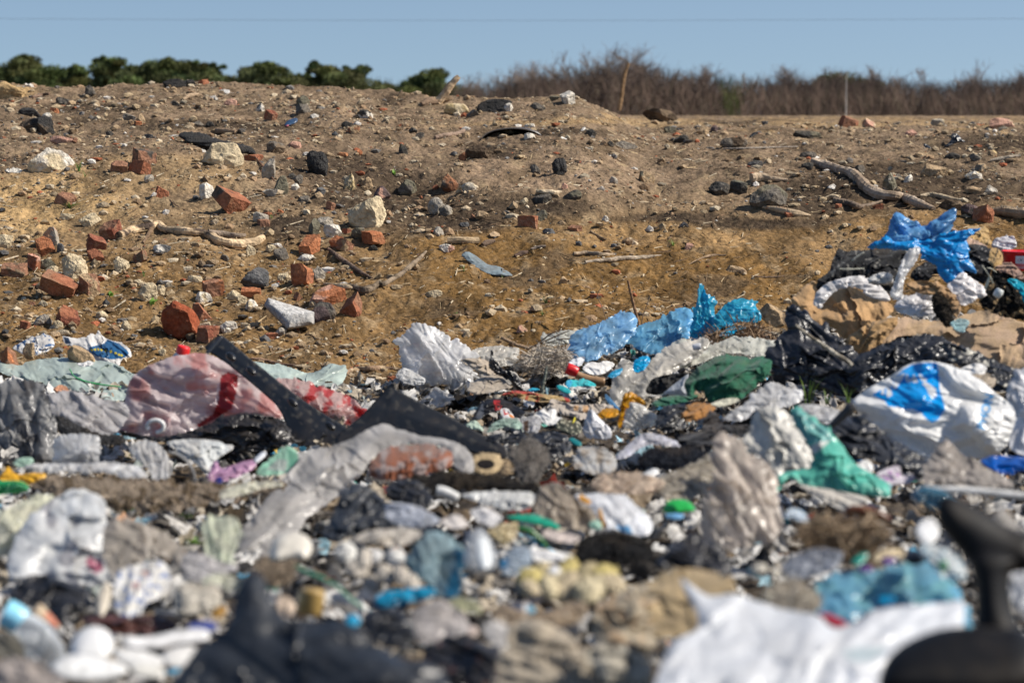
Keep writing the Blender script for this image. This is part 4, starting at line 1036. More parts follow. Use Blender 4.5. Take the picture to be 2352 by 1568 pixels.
S('pale flat rock on the far crest strip', 'C', 1770, 566, 94, 42, 'pale', c2='cream')
S('round purplish stone on the far bank', 'C', 270, 612, 52, 44, 'purple')
S('tan pyramid stone beside the round purplish stone', 'C', 190, 622, 90, 56, 'tan')
S('broad dark earth lump on the far bank', 'C', 400, 702, 190, 70, 'clod', c2='grey', name='earth_clod', cat='earth clod')
S('dark grey stone above the big log', 'C', 900, 790, 124, 48, 'grey', c2='dark')
S('flat dark stone in the sandy bank before the log', 'C', 545, 846, 114, 42, 'dark', c2='slate')
S('black stone touching the upper end of the big log', 'C', 898, 862, 84, 48, 'dark')
S('great grey boulder at the edge of the ochre loam', 'C', 632, 1062, 262, 148, 'grey', c2='olive', seed=171)
S('dark block, first of two before the great boulder', 'C', 302, 1012, 144, 92, 'dark', c2='grey')
S('dark block, second of two before the great boulder', 'C', 430, 1002, 124, 92, 'dark', c2='olive')
S('red chip lying on the pale plank', 'C', 768, 1180, 64, 54, 'brick')
S('upright brown grey stone behind the big log', 'C', 1450, 962, 102, 112, 'olive', c2='pale')
S('round grey pebble next to the white knob behind the log', 'C', 1512, 934, 54, 40, 'grey')
S('white knob stone behind the big log', 'C', 1572, 946, 64, 58, 'white')
S('white knobbly lump on the damp earth', 'C', 2015, 924, 124, 54, 'white', c2='cream')
S('tan block behind the white knobbly lump', 'C', 2060, 874, 84, 62, 'tan', c2='grey')
S('speckled pale stone on the damp earth', 'C', 2130, 1022, 94, 66, 'pale', c2='white')
S('flat tan stone next to the speckled pale stone', 'C', 2005, 1022, 108, 46, 'tan')
S('low tan mound stone on the damp earth', 'C', 1750, 888, 196, 80, 'tan')
S('red brick near the lower log', 'C', 2080, 1182, 152, 134, 'brick', c2='dull', seed=181)
S('dark stone leaning against the red brick by the lower log', 'C', 1985, 1160, 118, 92, 'purple', c2='dark')
S('earth lump under the far plank', 'C', 1850, 1122, 196, 72, 'clod', c2='brown', name='earth_clod', cat='earth clod')
S('grey stone above the white knobbly lump', 'C', 2030, 802, 94, 48, 'grey', c2='olive')
S('ochre stone beside the pale stick', 'C', 2140, 776, 64, 42, 'tan', c2='yellow')
S('dark flat stone below the black crumpled film', 'C', 1870, 796, 114, 46, 'dark')
S('dark stone behind the big log, beside a twig', 'C', 1240, 882, 88, 54, 'dark', c2='grey')
S('small red chip on the damp earth by the log', 'C', 1105, 1130, 48, 30, 'brick')
S('red chip in the shade of the big log', 'C', 1372, 1132, 74, 38, 'brick')
S('cream stone in the ochre loam above the strips', 'E', 640, 540, 132, 44, 'cream')
S('pink stone on the ochre loam near the clear bag', 'E', 1240, 780, 80, 50, 'pink', c2='tan')
S('two cream crumbs stuck together on the loam', 'E', 1515, 450, 62, 46, 'tan')
S('tan flat stone in the loam behind the heap', 'F', 415, 463, 152, 52, 'tan', c2='olive')
S('pale brown slab beside the blue bag and the heap', 'F', 665, 752, 190, 120, 'tan', c2='brown', d=8.35, seed=190)
S('pinkish chip in the loam at the edge of the heap', 'F', 100, 310, 60, 46, 'pink')
S('dark grey stone in the loam', 'E', 1620, 206, 46, 34, 'slate')

# concrete wedge and tarmac slab keep their outlines
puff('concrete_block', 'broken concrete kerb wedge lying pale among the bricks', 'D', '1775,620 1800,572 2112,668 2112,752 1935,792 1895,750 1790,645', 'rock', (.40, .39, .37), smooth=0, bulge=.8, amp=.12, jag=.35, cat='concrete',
     patches=[('1800,572 2112,668 1950,690 1890,680', (.55, .54, .52)), ('1775,620 1800,572 1890,680 1895,750', (.36, .36, .36))])  # sunlit top face and shaded end face painted into the concrete colour
puff('tarmac_slab', 'long black tarmac slab tilted behind the cream boulder', 'A', '1188,655 1240,632 1370,640 1420,672 1560,705 1680,730 1730,770 1660,790 1480,745 1330,730 1235,695', 'tar', (.04, .039, .038), bulge=.5, cat='tarmac')
for q in ():
    pass

# half buried pipe
uL, vL = cv('B', [(1000, 695)])[0]; uR, vR = cv('B', [(1420, 672)])[0]
Yp = ground_at(uL + 20, vL); mm = Yp / FD
Vp = []; n_ = 25
ctr_u = (uL + uR) / 2 - 12; rad_u = (uR - uL) / 2
top = (vL - cv('B', [(1200, 606)])[0][1])
for k, (dy, gr) in enumerate(((0, 1), (.25, 1.01), (.6, 1.02))):
    for i in range(n_):
        t = math.pi * i / (n_ - 1)
        Vp.append(pts(ctr_u - rad_u * gr * math.cos(t) + dy * 40, vL - top * math.sin(t) ** .9 * gr, Yp + dy + .12 * i / n_))
Vp = np.array(Vp); inner = Vp + np.array([0, 0, -.007])
Vq = np.concatenate([Vp, inner]); m_ = len(Vp)
Fp = []
for k in range(2):
    for i in range(n_ - 1):
        a = k * n_ + i; Fp.append([a, a + 1, a + n_ + 1, a + n_]); Fp.append([m_ + a, m_ + a + n_, m_ + a + n_ + 1, m_ + a + 1])
for i in range(n_ - 1): Fp.append([i, m_ + i, m_ + i + 1, i + 1])
tag(make('drain_pipe', Vq, [np.array(Fp)], 'hard', (.09, .08, .075)), 'dark half pipe arching out of the bank, hollow underneath', 'pipe')

# ------------------------------------------------------------------ wood on the slope
PALE = (.64, .47, .29); BARK = (.24, .16, .10); GREYW = (.36, .28, .21)
br = thing('branch', 'long crooked stripped branch lying across the brick slope', pts(*cv('A', [(1280, 1330)])[0], ground_at(*cv('A', [(1280, 1330)])[0])))
wood(None, 'A', '800,1332,30 900,1292,29 1000,1272,28 1070,1256,24 1110,1290,28 1270,1302,28 1380,1318,28 1480,1368,31 1590,1388,34 1700,1378,34 1768,1342,25', PALE, name='limb', parent=br, c2=(.09, .065, .05))
wood(None, 'A', '1400,1308,18 1500,1322,22 1590,1330,20 1650,1328,10', GREYW, name='split_bark', parent=br)
wood(None, 'A', '1020,1268,16 1005,1310,15 960,1380,9', BARK, name='side_stub', parent=br)
wood('thick crooked log slanting across the damp far bank', 'C', '930,832,26 1020,862,31 1110,888,30 1190,912,34 1240,950,37 1300,1010,38 1370,1048,36 1480,1066,34 1560,1082,32 1640,1112,30 1745,1150,14', (.36, .27, .19), c2=(.5, .4, .3), name='log')
wood('lower log running out of the picture by the red brick', 'C', '2140,1165,20 2200,1168,36 2300,1180,38 2420,1190,38', (.40, .3, .2), c2=(.12, .09, .06), name='log')
wood('short splintered wood piece tapering to the dark blocks', 'C', '520,945,34 590,940,32 660,950,20 765,958,9', (.46, .35, .24), name='wood_splinter', cat='wood')
wood('curved pale wood strip behind the lower end of the log', 'C', '1655,1062,10 1740,1058,18 1830,1076,16 1935,1092,6', (.5, .4, .27), name='wood_splinter', cat='wood')
wood('pale split plank at the foot of the great boulder', 'C', '585,1138,8 680,1152,20 800,1176,24 915,1196,8', (.5, .38, .25), name='wood_splinter', cat='wood', c2=(.4, .25, .15))
wood('dark forked root in the shade under the log', 'C', '1075,1095,26 1160,1110,24 1260,1135,16 1395,1100,8', (.2, .15, .11), name='branch')
wood('pale stick near the far damp earth', 'C', '2125,828,8 2220,812,14 2330,794,12', (.5, .42, .32), name='branch')
wood('thin dark twig behind the big log', 'C', '1185,868,7 1270,900,9 1375,975,7', (.13, .09, .06), name='stick')
wood('grey stick lying level at the edge of the damp bank', 'C', '330,748,5 500,744,7 830,733,4', (.3, .26, .22), name='stick')
wood('upright bare stick planted on the crest against the wood', 'B', '1890,492,14 1903,420,14 1916,330,13 1930,250,12 1958,170,9', (.30, .19, .10), name='stick', ground=False)
wood('short leaning twig on the crest under the low pines', 'B', '395,408,7 415,380,7 432,354,6', (.42, .3, .18), name='stick', ground=False)
sp_ = cv('B', [(660, 445)])[0]
st = thing('driftwood_stump', 'forked driftwood stump sticking up from the crest', pts(sp_[0], sp_[1], ground_at(*sp_)), 'driftwood')
wood(None, 'B', '672,448,26 720,380,27 770,310,25 816,262,15', (.62, .45, .28), name='limb', ground=False, parent=st, c2=(.4, .28, .17))
wood(None, 'B', '565,448,14 620,425,28 660,432,20', (.22, .15, .1), name='root', parent=st)
wood(None, 'B', '690,440,14 740,415,16 765,398,10', (.42, .3, .19), name='side_limb', ground=False, parent=st)
wood('cut log segment lying at the near lip of the hollow', 'B', '742,1364,25 840,1362,26 945,1366,25', (.42, .31, .19), name='log', nz=.1)
wood('grey weathered root on the upper slope before the half pipe', 'B', '655,672,12 740,655,16 800,648,16 850,625,12', (.28, .2, .15), name='branch')
wood('pale wood chunk on top of the dark block', 'B', '1335,1030,12 1400,1038,18 1460,1044,18 1500,1036,9', (.55, .44, .3), name='wood_splinter', cat='wood', dd=-.02)
wood('short stick crossing another twig on the loam', 'B', '1700,1302,9 1745,1330,9 1790,1352,7', (.33, .24, .15), name='stick')
wood('curved dark bark branch under the red orange wedge', 'E', '-60,245,10 0,292,16 60,338,18 140,390,15 232,440,6', (.17, .12, .09), c2=(.3, .2, .14), name='branch')
wood('twisted grey branch rising from the orange brick', 'E', '70,485,12 120,500,18 180,520,24 240,500,22 275,478,20 310,482,16 380,440,18 430,412,17 500,352,18 550,310,14 595,262,9', (.26, .2, .14), c2=(.12, .09, .06), name='branch')
wood('split pale plank under the twisted grey branch', 'E', '-90,478,10 0,492,16 60,498,18 108,512,10', (.52, .4, .26), name='wood_splinter', cat='wood')
wood('upper of two weathered sticks on the loam', 'E', '1585,278,13 1680,272,15 1780,282,15 1860,282,8', (.38, .29, .2), name='branch')
wood('lower of two weathered sticks on the loam', 'E', '1665,336,13 1780,322,15 1900,308,16 2010,302,14 2090,296,12 2175,286,4', (.44, .36, .27), c2=(.2, .16, .12), name='branch')
wood('straight bare stick standing up out of the blue film', 'E', '1950,455,8 1975,560,10 2000,660,11 2032,785,11', (.27, .16, .09), name='stick', ground=False)
wood('hair thin twig arching beside the standing stick', 'E', '1748,390,2 1780,440,2 1772,500,2.5 1748,555,3 1780,640,3 1815,740,3', (.3, .22, .15), name='stick', ground=False)
wood('hair thin twig just after the standing stick', 'E', '2100,555,2 2080,620,2.5 2055,690,3 2040,760,3', (.3, .22, .15), name='stick', ground=False)
wood('knotty stick at the waste edge before the straw nest', 'E', '1098,838,12 1150,862,12 1210,890,12 1290,912,11', (.33, .23, .15), name='stick', d=8.0)
wood('thin stick standing in the clear film by the knotty stick', 'E', '1178,880,4 1176,940,4 1168,1012,4', (.26, .17, .1), name='stick', d=7.9)
wood('twig fan, lowest twig over the straw nest', 'E', '1290,908,5 1380,870,5 1470,830,4 1560,792,3', (.18, .12, .08), name='stick', d=8.0)
wood('twig fan, middle twig over the straw nest', 'E', '1290,905,5 1400,880,4 1500,850,3 1580,850,3', (.18, .12, .08), name='stick', d=8.0)
wood('twig fan, top twig with bent tip', 'E', '1360,870,4 1440,810,4 1500,790,3 1530,770,2', (.18, .12, .08), name='stick', d=8.05)
wood('rough brown stick at the waste edge beside the clear bag', 'E', '40,1078,12 120,1055,16 220,1048,18 310,1045,17 420,1056,12', (.30, .2, .13), c2=(.45, .34, .22), name='branch')
wood('flat bark strip lying above the pale green film', 'D', '1690,978,8 1780,992,12 1900,1020,11 2000,1030,10 2090,1058,6', (.28, .18, .12), name='branch')
wood('short brown bark piece near the knobbly crumb lump', 'E', '975,220,16 1010,200,20 1055,190,12', (.2, .14, .1), name='branch')
wood('curled dark leafy bark on the loam', 'E', '1190,292,10 1235,278,18 1280,262,8', (.15, .1, .075), name='branch')
wood('small dark stick behind the curled bark', 'E', '1300,246,8 1350,232,10 1400,224,7', (.2, .16, .13), name='stick')
wood('pale wooden stub beside the largest red block', 'D', '1290,778,18 1350,768,22 1412,750,17', (.55, .46, .32), name='wood_splinter', cat='wood')
wood('thin brown stick leaning over the pointed grey stone', 'A', '1708,795,6 1760,860,8 1800,905,8 1842,962,6', (.2, .11, .07), name='stick')
wood('long thin root crossing the sandy slope', 'A', '1125,1060,3 1160,1110,4 1240,1160,4 1300,1195,5 1375,1222,5', (.16, .1, .07), name='stick')
wood('short dark stick on the high sand', 'A', '215,402,9 270,390,11 330,378,9', (.2, .13, .09), name='stick')
wood('fat tan clod like a log on the upper slope', 'A', '1450,628,16 1510,628,22 1585,636,14', (.36, .25, .16), name='wood_splinter', cat='wood')
wood('tiny forked twig on the loam behind the heap', 'F', '100,432,3 160,400,4 250,372,9 350,370,4', (.28, .2, .13), name='stick')
wood('dark twig lying level on the loam behind the heap', 'F', '520,510,5 620,518,6 740,512,4', (.2, .14, .1), name='stick')
wood('half buried pale root low on the bank', 'A', '1230,418,10 1270,392,14 1330,380,8', (.4, .29, .19), name='branch')

# other small things on the slope
puff('metal_strip', 'bent grey blue metal strip lying on the loam', 'E', '826,285 868,255 930,288 975,325 1015,352 1080,358 1140,390 1192,432 1100,432 1010,412 945,380 885,335 850,305', 'metal', (.20, .25, .27), smooth=1, lean=.6, thin=.004, bulge=.25, amp=.6, ang=30, cat='metal strip')
puff('drink_can', 'crushed dark blue can on the upper slope', 'A', '1905,590 1930,558 1985,538 2005,548 1995,575 1950,592 1925,605', 'hard', (.03, .07, .14), bulge=.5, smooth=1, cat='can', patches=[('1918,590 1945,588 1948,612 1920,615', (.5, .12, .15)), ('1895,600 1920,598 1922,620 1900,618', (.7, .66, .6))])
puff('plastic_scrap', 'black crumpled film caught on the far bank', 'C', '1808,738 1868,692 1858,652 1905,645 1932,688 1968,704 1905,702 1850,728', 'bag', (.02, .022, .027), lean=.2)
puff('plastic_scrap', 'small black rag below the black crumpled film', 'C', '1672,712 1700,718 1732,745 1715,752 1685,738', 'bag', (.03, .033, .04), lean=.2)
puff('plastic_scrap', 'black curled scrap on the far bank', 'C', '505,668 525,642 562,634 568,645 540,655 520,672', 'bag', (.02, .02, .02), lean=.2)
puff('white_splash', 'white lime patch spilled near the big cream rock', 'A', '20,890 90,868 160,890 130,915 60,912', 'foam', (.68, .64, .56), lean=.9, bulge=.06, thin=.006, cat='lime patch')
puff('white_splash', 'white lime patch high under the crest brick', 'A', '1465,352 1520,348 1555,360 1525,388 1500,366', 'foam', (.72, .7, .66), lean=.9, bulge=.06, thin=.006, cat='lime patch')
puff('white_splash', 'long white lime streak before the dip in the bank', 'B', '1620,728 1660,732 1722,752 1715,762 1655,745', 'foam', (.66, .6, .52), lean=.9, bulge=.06, thin=.006, cat='lime patch')
puff('white_splash', 'white crumbs patch above the big log', 'C', '1020,1015 1060,975 1100,1000 1090,1025', 'foam', (.66, .62, .56), lean=.8, bulge=.1, thin=.006, cat='lime patch')
puff('white_splash', 'white flaky patch on the bank of the half pipe', 'B', '1625,632 1650,600 1672,602 1660,628', 'foam', (.7, .66, .6), lean=.8, bulge=.1, thin=.006, cat='lime patch')

def tuft(label, crop, x, y, h, n, spread, seed, c=(.10, .17, .035), d=None, name='grass_tuft', wide=1.0):
    rng = np.random.default_rng(seed); a = cv(crop, [(x, y)])[0]; Y = d or ground_at(a[0], a[1]); mm = Y / FD; Hh = h * K * mm
    b = pts(a[0], a[1], Y); V = []; F = []
    for i in range(n):
        ang = rng.uniform(0, 6.28); le = rng.uniform(.5, 1.0) * Hh; bend = rng.uniform(.3, 1.1) * spread; w = Hh * .035 * wide * rng.uniform(.7, 1.3)
        dx, dy = math.cos(ang), math.sin(ang); o = b + np.array([dx, dy, 0]) * Hh * .12 * rng.random()
        for s in range(5):
            t = s / 4; q = o + np.array([dx * bend * t * t * le, dy * bend * t * t * le, le * (t - .35 * bend * t * t)])
            ww = w * (1 - t) ** .6 * np.array([-dy, dx, .4]) ; V += [q - ww, q + ww]
        k = i * 10; F += [[k + 2 * s, k + 2 * s + 1, k + 2 * s + 3, k + 2 * s + 2] for s in range(4)]
    V = np.array(V); C = np.array(c) * np.repeat(rng.uniform(.7, 1.5, (n, 1)), 10, 0)
    tag(make(name, V, [np.array(F)], 'leaf', C, True, None, b), label, None if name == 'grass_tuft' else 'seedling')
tuft('flat green grass tuft before the sunken brick', 'A', 470, 1150, 70, 40, 1.3, 1)
tuft('long grass blades beside the large cream rock', 'A', 530, 900, 110, 9, .7, 2)
tuft('three grass blades curling below the large cream rock', 'A', 575, 935, 80, 6, 1.0, 3)
tuft('bright green shoot by the orange brick chip', 'A', 1825, 1215, 45, 8, .5, 4, (.18, .28, .05))
tuft('dark grass tuft in the open loam', 'E', 1400, 610, 80, 12, 1.2, 5, (.09, .12, .04))
tuft('green grass tuft under the dark tuft in the loam', 'E', 1380, 695, 60, 18, 1.2, 6, (.12, .18, .05))
tuft('green shoots in front of the metal strip', 'E', 850, 395, 60, 10, .8, 7, (.14, .22, .05))
tuft('small green shoot at the end of the metal strip', 'E', 1110, 448, 40, 6, .8, 8, (.14, .22, .05))
tuft('seedling with two broad leaves beside the knobbly mortar lump', 'D', 745, 560, 60, 5, 1.2, 9, (.16, .30, .05), name='seedling', wide=7)
tuft('seedling with a heart shaped leaf under the mortar lump', 'D', 1020, 615, 60, 5, 1.2, 10, (.16, .30, .05), name='seedling', wide=7)
tuft('single green sprig standing on the slope below the branch', 'D', 965, 430, 75, 5, .6, 11, (.14, .22, .05))
tuft('small green weed beside the dark red brick', 'D', 380, 720, 40, 8, 1, 12, (.15, .25, .05))
tuft('green weed pair in the damp hollow', 'B', 380, 920, 50, 5, 1.2, 13, (.16, .30, .05), name='seedling', wide=6)
tuft('green weed at the edge of the far loam', 'E', 2255, 225, 70, 10, .9, 14, (.2, .32, .06))
tuft('seedling with a dark leaf on the loam above the clear bag', 'E', 790, 695, 40, 4, 1.2, 15, (.12, .2, .05), name='seedling', wide=6)
tuft('tall wide grass blades before the black bin liner heap', 'F', 900, 1375, 250, 7, .45, 16, (.16, .24, .05), d=6.35)
tuft('broad grass blades leaning over the shopping bag', 'F', 1170, 1360, 170, 8, .7, 17, (.15, .23, .06), d=6.3)
tuft('thin grass between the two tall clumps', 'F', 1030, 1370, 130, 9, .4, 18, (.13, .2, .05), d=6.3)
tuft('blurred green moss tuft in the grey waste', 'J', 850, 320, 120, 40, 1.2, 19, (.09, .17, .02), wide=2)
tuft('bright green weed clump between the pale films', 'J', 1310, 530, 110, 50, 1.2, 20, (.12, .25, .02), wide=2)
tuft('green weed over the fibrous band', 'J', 1240, 340, 90, 30, 1.2, 21, (.10, .2, .02), wide=2)
tuft('pale green sprig among the grey arches', 'G', 870, 740, 90, 20, 1.0, 22, (.25, .33, .06), wide=2)
tuft('pale green sprig under the grey arch', 'G', 1130, 900, 70, 20, 1.0, 23, (.25, .33, .06), wide=2)
# ------------------------------------------------------------------ the waste
W_ = (.74, .73, .71); WB = (.70, .72, .75); LG = (.52, .51, .49); MG = (.36, .35, .34); BK = (.017, .017, .019); BB = (.03, .033, .038); BE = (.47, .41, .32); CR = (.62, .56, .45)
TAN = (.47, .29, .14); GG = (.40, .46, .42); BL = (.02, .30, .68); LB = (.25, .48, .66); TEAL = (.06, .45, .36)

# loose scraps between the bags: uncountable, one object
def litter(n, seed, Ya, Yb, smin, smax, pal, pr, sub=4, lift=.02):
    rng = np.random.default_rng(seed)
    Y = Ya + (Yb - Ya) * rng.random(n) ** .8; u = rng.uniform(-500, 2850, n); x = (u - 1176) / FD * Y
    ey = np.interp(u, EDGE_U, EDGE_Y); ok = Y < ey - .02 - .25 * rng.random(n); x, Y = x[ok], Y[ok]; n = len(x)
    g = np.stack([x, Y, ground_z(x, Y)], 1)
    s = np.exp(rng.uniform(math.log(smin), math.log(smax), n))
    t = np.linspace(-.5, .5, sub + 1); a, b = np.meshgrid(t, t); a = a.ravel(); b = b.ravel(); m = len(a)
    asp = rng.uniform(.3, .9, n)
    if sub > 5: s = s * np.clip(Y / 7.5, .3, 1)
    flat = 2.6 if sub > 5 else 1.0
    A = np.repeat(a[None], n, 0); B = np.repeat(b[None], n, 0)
    seedc = rng.uniform(0, 900, n)[:, None]
    q = np.stack([A * 1.8 + seedc, B * 2.6, seedc * 1.7 + A * 0], -1)
    h = .5 * noise3(q, 1) + .55 * (1 - 2.2 * np.abs(noise3(q * 1.5, 2))) * .5
    if sub > 5: h = np.stack([crumpled(A[t_] * .55 + seedc[t_] % 7, B[t_] * .55 + seedc[t_] * 1.7 % 5, int(t_)) for t_ in range(n)]) * 1.8 + .15 * noise3(q * .5, 2)
    A = A + .34 * noise3(q * 1.3, 3) + .12 * noise3(q * 3.7, 5); B = B + .34 * noise3(q * 1.3, 4) + .12 * noise3(q * 3.7, 7)
    L = np.stack([A, B * asp[:, None], h * (1.0 if sub > 5 else .7)], -1) * s[:, None, None]
    nrm = rng.normal(size=(n, 3)) * np.array([.7, .7, .5]) + np.array([.1, -.35, .8 * flat]); nrm /= np.linalg.norm(nrm, axis=1)[:, None]
    r = rng.normal(size=(n, 3)); tx = np.cross(nrm, r); tx /= np.linalg.norm(tx, axis=1)[:, None]; ty = np.cross(nrm, tx)
    V = g[:, None] + L[..., :1] * tx[:, None] + L[..., 1:2] * ty[:, None] + L[..., 2:] * nrm[:, None]
    V[..., 2] += (s * .12 - (.015 if sub > 5 else 0) + lift * rng.random(n))[:, None]
    k = sub + 1; i, j = np.meshgrid(np.arange(sub), np.arange(sub)); i = i.ravel(); j = j.ravel()
    f = np.stack([i * k + j, i * k + j + 1, (i + 1) * k + j + 1, (i + 1) * k + j], 1)
    F = f[None] + (np.arange(n) * m)[:, None, None]
    pal = np.array(pal); c = pal[rng.choice(len(pal), n, p=np.array(pr) / sum(pr))] * rng.uniform(.7, 1.1, (n, 1))
    return V.reshape(-1, 3), F.reshape(-1, 4), np.repeat(c, m, 0)
PAL = [(.70, .69, .67), (.52, .50, .47), (.36, .34, .31), (.50, .43, .33), (.30, .23, .15), (.022, .022, .024), (.07, .065, .06), (.10, .40, .62), (.30, .50, .60), (.10, .42, .36), (.40, .06, .04), (.60, .40, .06), (.14, .10, .07), (.50, .56, .52), (.45, .25, .14)]
PRB = [15, 16, 14, 12, 9, 12, 8, 2.2, 2, 1.2, .9, .8, 10, 4, 2]
for (n, sd, ya, yb, s0, s1) in ((5200, 1, 5.4, 8.7, .012, .05), (900, 2, 3.2, 5.8, .02, .06)):
    v_, f_, c_ = litter(n, sd, ya, yb, s0, s1, PAL, PRB)
    struct(make('litter', v_, [f_], 'litter', c_, True, None, (0, ya, 0)), 'stuff')
v_, f_, c_ = litter(3000, 4, 2.85, 8.5, .06, .17, PAL[:9] + [(.1, .085, .07)], [26, 20, 12, 11, 5, 14, 7, .7, 1.2, 5], 13, .01)
struct(make('litter', v_, [f_], 'litter', c_, True, None, (0, 5, 0)), 'stuff')
v_, f_, c_ = litter(1500, 6, 2.85, 5.0, .07, .18, PAL[:9] + [(.1, .085, .07)], [30, 22, 12, 10, 5, 12, 6, .8, 1.2, 3], 13, .01)
struct(make('litter', v_, [f_], 'litter', c_, True, None, (0, 3, 0)), 'stuff')
def fibres(label_name, crop, poly, n, L, cols, d=None, seed=1, lift=.05):
    rng = np.random.default_rng(seed); p = cv(crop, poly); lo, hi = p.min(0), p.max(0)
    q = rng.uniform(lo, hi, (n * 3, 2)); q = q[inside(p, q)][:n]; n = len(q)
    Y0 = d or ground_at((lo[0] + hi[0]) / 2, hi[1]); mm = Y0 / FD
    c = pts(q[:, 0], q[:, 1], Y0 + rng.uniform(-.06, .12, n))
    t = rng.normal(size=(n, 3)) * np.array([1, .6, .6]); t /= np.linalg.norm(t, axis=1)[:, None]; s = np.cross(t, rng.normal(size=(n, 3))); s /= np.linalg.norm(s, axis=1)[:, None]
    l = L * mm * rng.uniform(.4, 1.2, (n, 1)); w = .0008 + .0006 * rng.random((n, 1)); k = np.cross(t, s) * l * rng.uniform(-.4, .4, (n, 1))
    V = np.stack([c - t * l - s * w, c - t * l + s * w, c + k + s * w, c + k - s * w, c + t * l - s * w, c + t * l + s * w], 1).reshape(-1, 3)
    I = (np.arange(n) * 6)[:, None]
    F = np.concatenate([I + np.array([[0, 1, 2, 3]]), I + np.array([[3, 2, 5, 4]])])
    C = np.repeat(np.array(cols)[rng.integers(0, len(cols), n)] * rng.uniform(.7, 1.2, (n, 1)), 6, 0)
    return V, F, C, c

B = lambda label, crop, poly, kind, c, **k: puff(k.pop('name', 'plastic_bag'), label, crop, poly, kind, c, **k)
SH = lambda label, crop, poly, kind, c, **k: puff(k.pop('name', 'plastic_sheet'), label, crop, poly, kind, c, **{**dict(lean=.55, bulge=.25, thin=.003), **k})
PA = lambda label, crop, poly, c, kind='paper', **k: puff(k.pop('name', 'paper_scrap'), label, crop, poly, kind, c, **{**dict(lean=.4, thin=.002, smooth=1), **k})
SC = lambda label, crop, poly, c, kind='opaque', **k: puff(k.pop('name', 'plastic_scrap'), label, crop, poly, kind, c, **{**dict(lean=.35, smooth=1), **k})

# --- waste edge at the foot of the brick slope
B('crumpled white bag with blue stripes beside the tan clay block', 'D', '80,905 150,870 215,828 255,832 300,815 350,840 368,885 330,930 250,950 200,972 110,925', 'opaque', (.62, .6, .57), d=7.9, amp=.6, spots=((.06, .14, .30), .13, .12))
B('crumpled blue and white printed bag with yellow lettering', 'D', '420,830 470,838 540,850 580,825 650,828 662,780 690,845 790,868 850,900 875,935 870,965 800,985 805,1030 730,1012 660,1000 600,940 520,900 450,890', 'opaque', (.66, .64, .61), d=7.85, amp=.5, step=1.5,
  patches=[('598,905 700,880 722,850 800,880 850,920 868,948 830,980 740,985 650,965 600,935', (.025, .12, .27)), ('425,832 460,842 480,880 440,880', (.03, .05, .09))] +
  [(f'{x},{y} {x+14},{y-6} {x+20},{y+10} {x+6},{y+14}', (.62, .5, .04)) for x, y in ((606, 918), (628, 916), (650, 914), (672, 918), (700, 922), (735, 930), (768, 940), (790, 950), (808, 955))])
SH('pale grey green plastic sheet spread at the foot of the slope', 'D', '0,985 60,1010 165,1040 185,1005 300,985 420,978 560,985 700,1000 790,1025 850,1070 930,1110 960,1130 930,1200 900,1250 760,1262 690,1255 620,1240 520,1195 430,1185 340,1180 270,1130 150,1120 0,1075', 'opaque', (.42, .49, .45), d=7.4, lean=.75, bulge=.3, amp=.7, fw=.16, fs=3)
SH('pale green plastic sheet with torn edge behind the bumper', 'D', '1640,990 1720,1000 1800,1022 1900,1022 1970,1045 2060,1080 2130,1070 2205,1008 2270,1030 2315,1018 2322,1090 2270,1175 2100,1180 1850,1170 1740,1120', 'opaque', (.46, .54, .49), d=7.7, lean=.6, bulge=.3, amp=.6, fw=.2)
SC('white torn flap on the tan clay block side', 'D', '500,1010 560,1010 600,990 640,1020 560,1040', W_, d=7.6)
wood('thin green twine lying on the grey green sheet', 'D', '468,1050,4 500,1100,4 580,1135,5 680,1155,5 815,1172,4', (.02, .35, .10), name='twine', kind='hard', d=7.25, nz=0)
# pinkish printed film, bumper, and what lies round them
bagp = B('pink tinted translucent bag with a red band in front of the bumper', 'G', '870,350 885,240 935,170 1010,120 1100,85 1200,52 1300,40 1400,45 1480,85 1560,130 1680,185 1730,235 1770,300 1830,380 1888,460 1800,448 1700,425 1600,425 1500,455 1340,520 1240,560 1150,578 1000,580 880,560 800,530 820,450',
  'film', (.52, .45, .45), d=6.35, lean=.15, amp=.8, jag=.6, fw=.2, mottc=(.46, .27, .26), patches=[('1485,170 1530,150 1600,165 1590,280 1560,390 1470,450 1340,522 1320,500 1430,430 1470,330', (.40, .05, .06))])
SH('reddish printed film billowing behind the bumper', 'G', '1840,215 1920,200 2000,205 2120,230 2240,280 2368,330 2468,420 2420,480 2352,540 2268,530 2180,490 2060,410 1930,310', 'film', (.50, .40, .38), d=6.6, lean=.2, mottc=(.45, .09, .09), bulge=.35, thin=None)
bx = thing('car_bumper', 'black plastic car bumper panel bent into a wide V', pts(*cv('G', [(2150, 640)])[0], 6.1), 'car bumper')
puff('side_panel', None, 'G', '1365,-8 1400,-45 1482,-110 1560,-45 1680,55 1800,150 1900,232 2000,310 2100,378 2200,440 2352,535 2430,590 2400,640 2300,645 2120,655 1965,652 1935,540 1880,390 1780,300 1650,190 1500,70', 'hard', (.018, .021, .027), d=6.3, lean=.1, smooth=1, bulge=.05, rim=.15, thin=.004, spots=((.075, .07, .062), .07, .22), parent=bx)
puff('side_panel', None, 'H', '-20,650 0,565 60,520 120,475 200,400 270,320 345,238 440,290 560,350 650,400 740,440 900,530 1020,590 1135,645 1150,700 1120,735 1000,712 850,672 700,615 560,585 440,562 330,540 230,580 120,640', 'hard', (.020, .022, .026), d=6.0, lean=.1, smooth=1, bulge=.08, rim=.2, thin=.004, spots=((.06, .057, .052), .09, .25), parent=bx)
puff('rim_lip', None, 'G', '1378,15 1482,-98 1500,-85 1400,30', 'hard', (.05, .055, .065), d=6.24, lean=.1, smooth=0, bulge=.2, parent=bx)
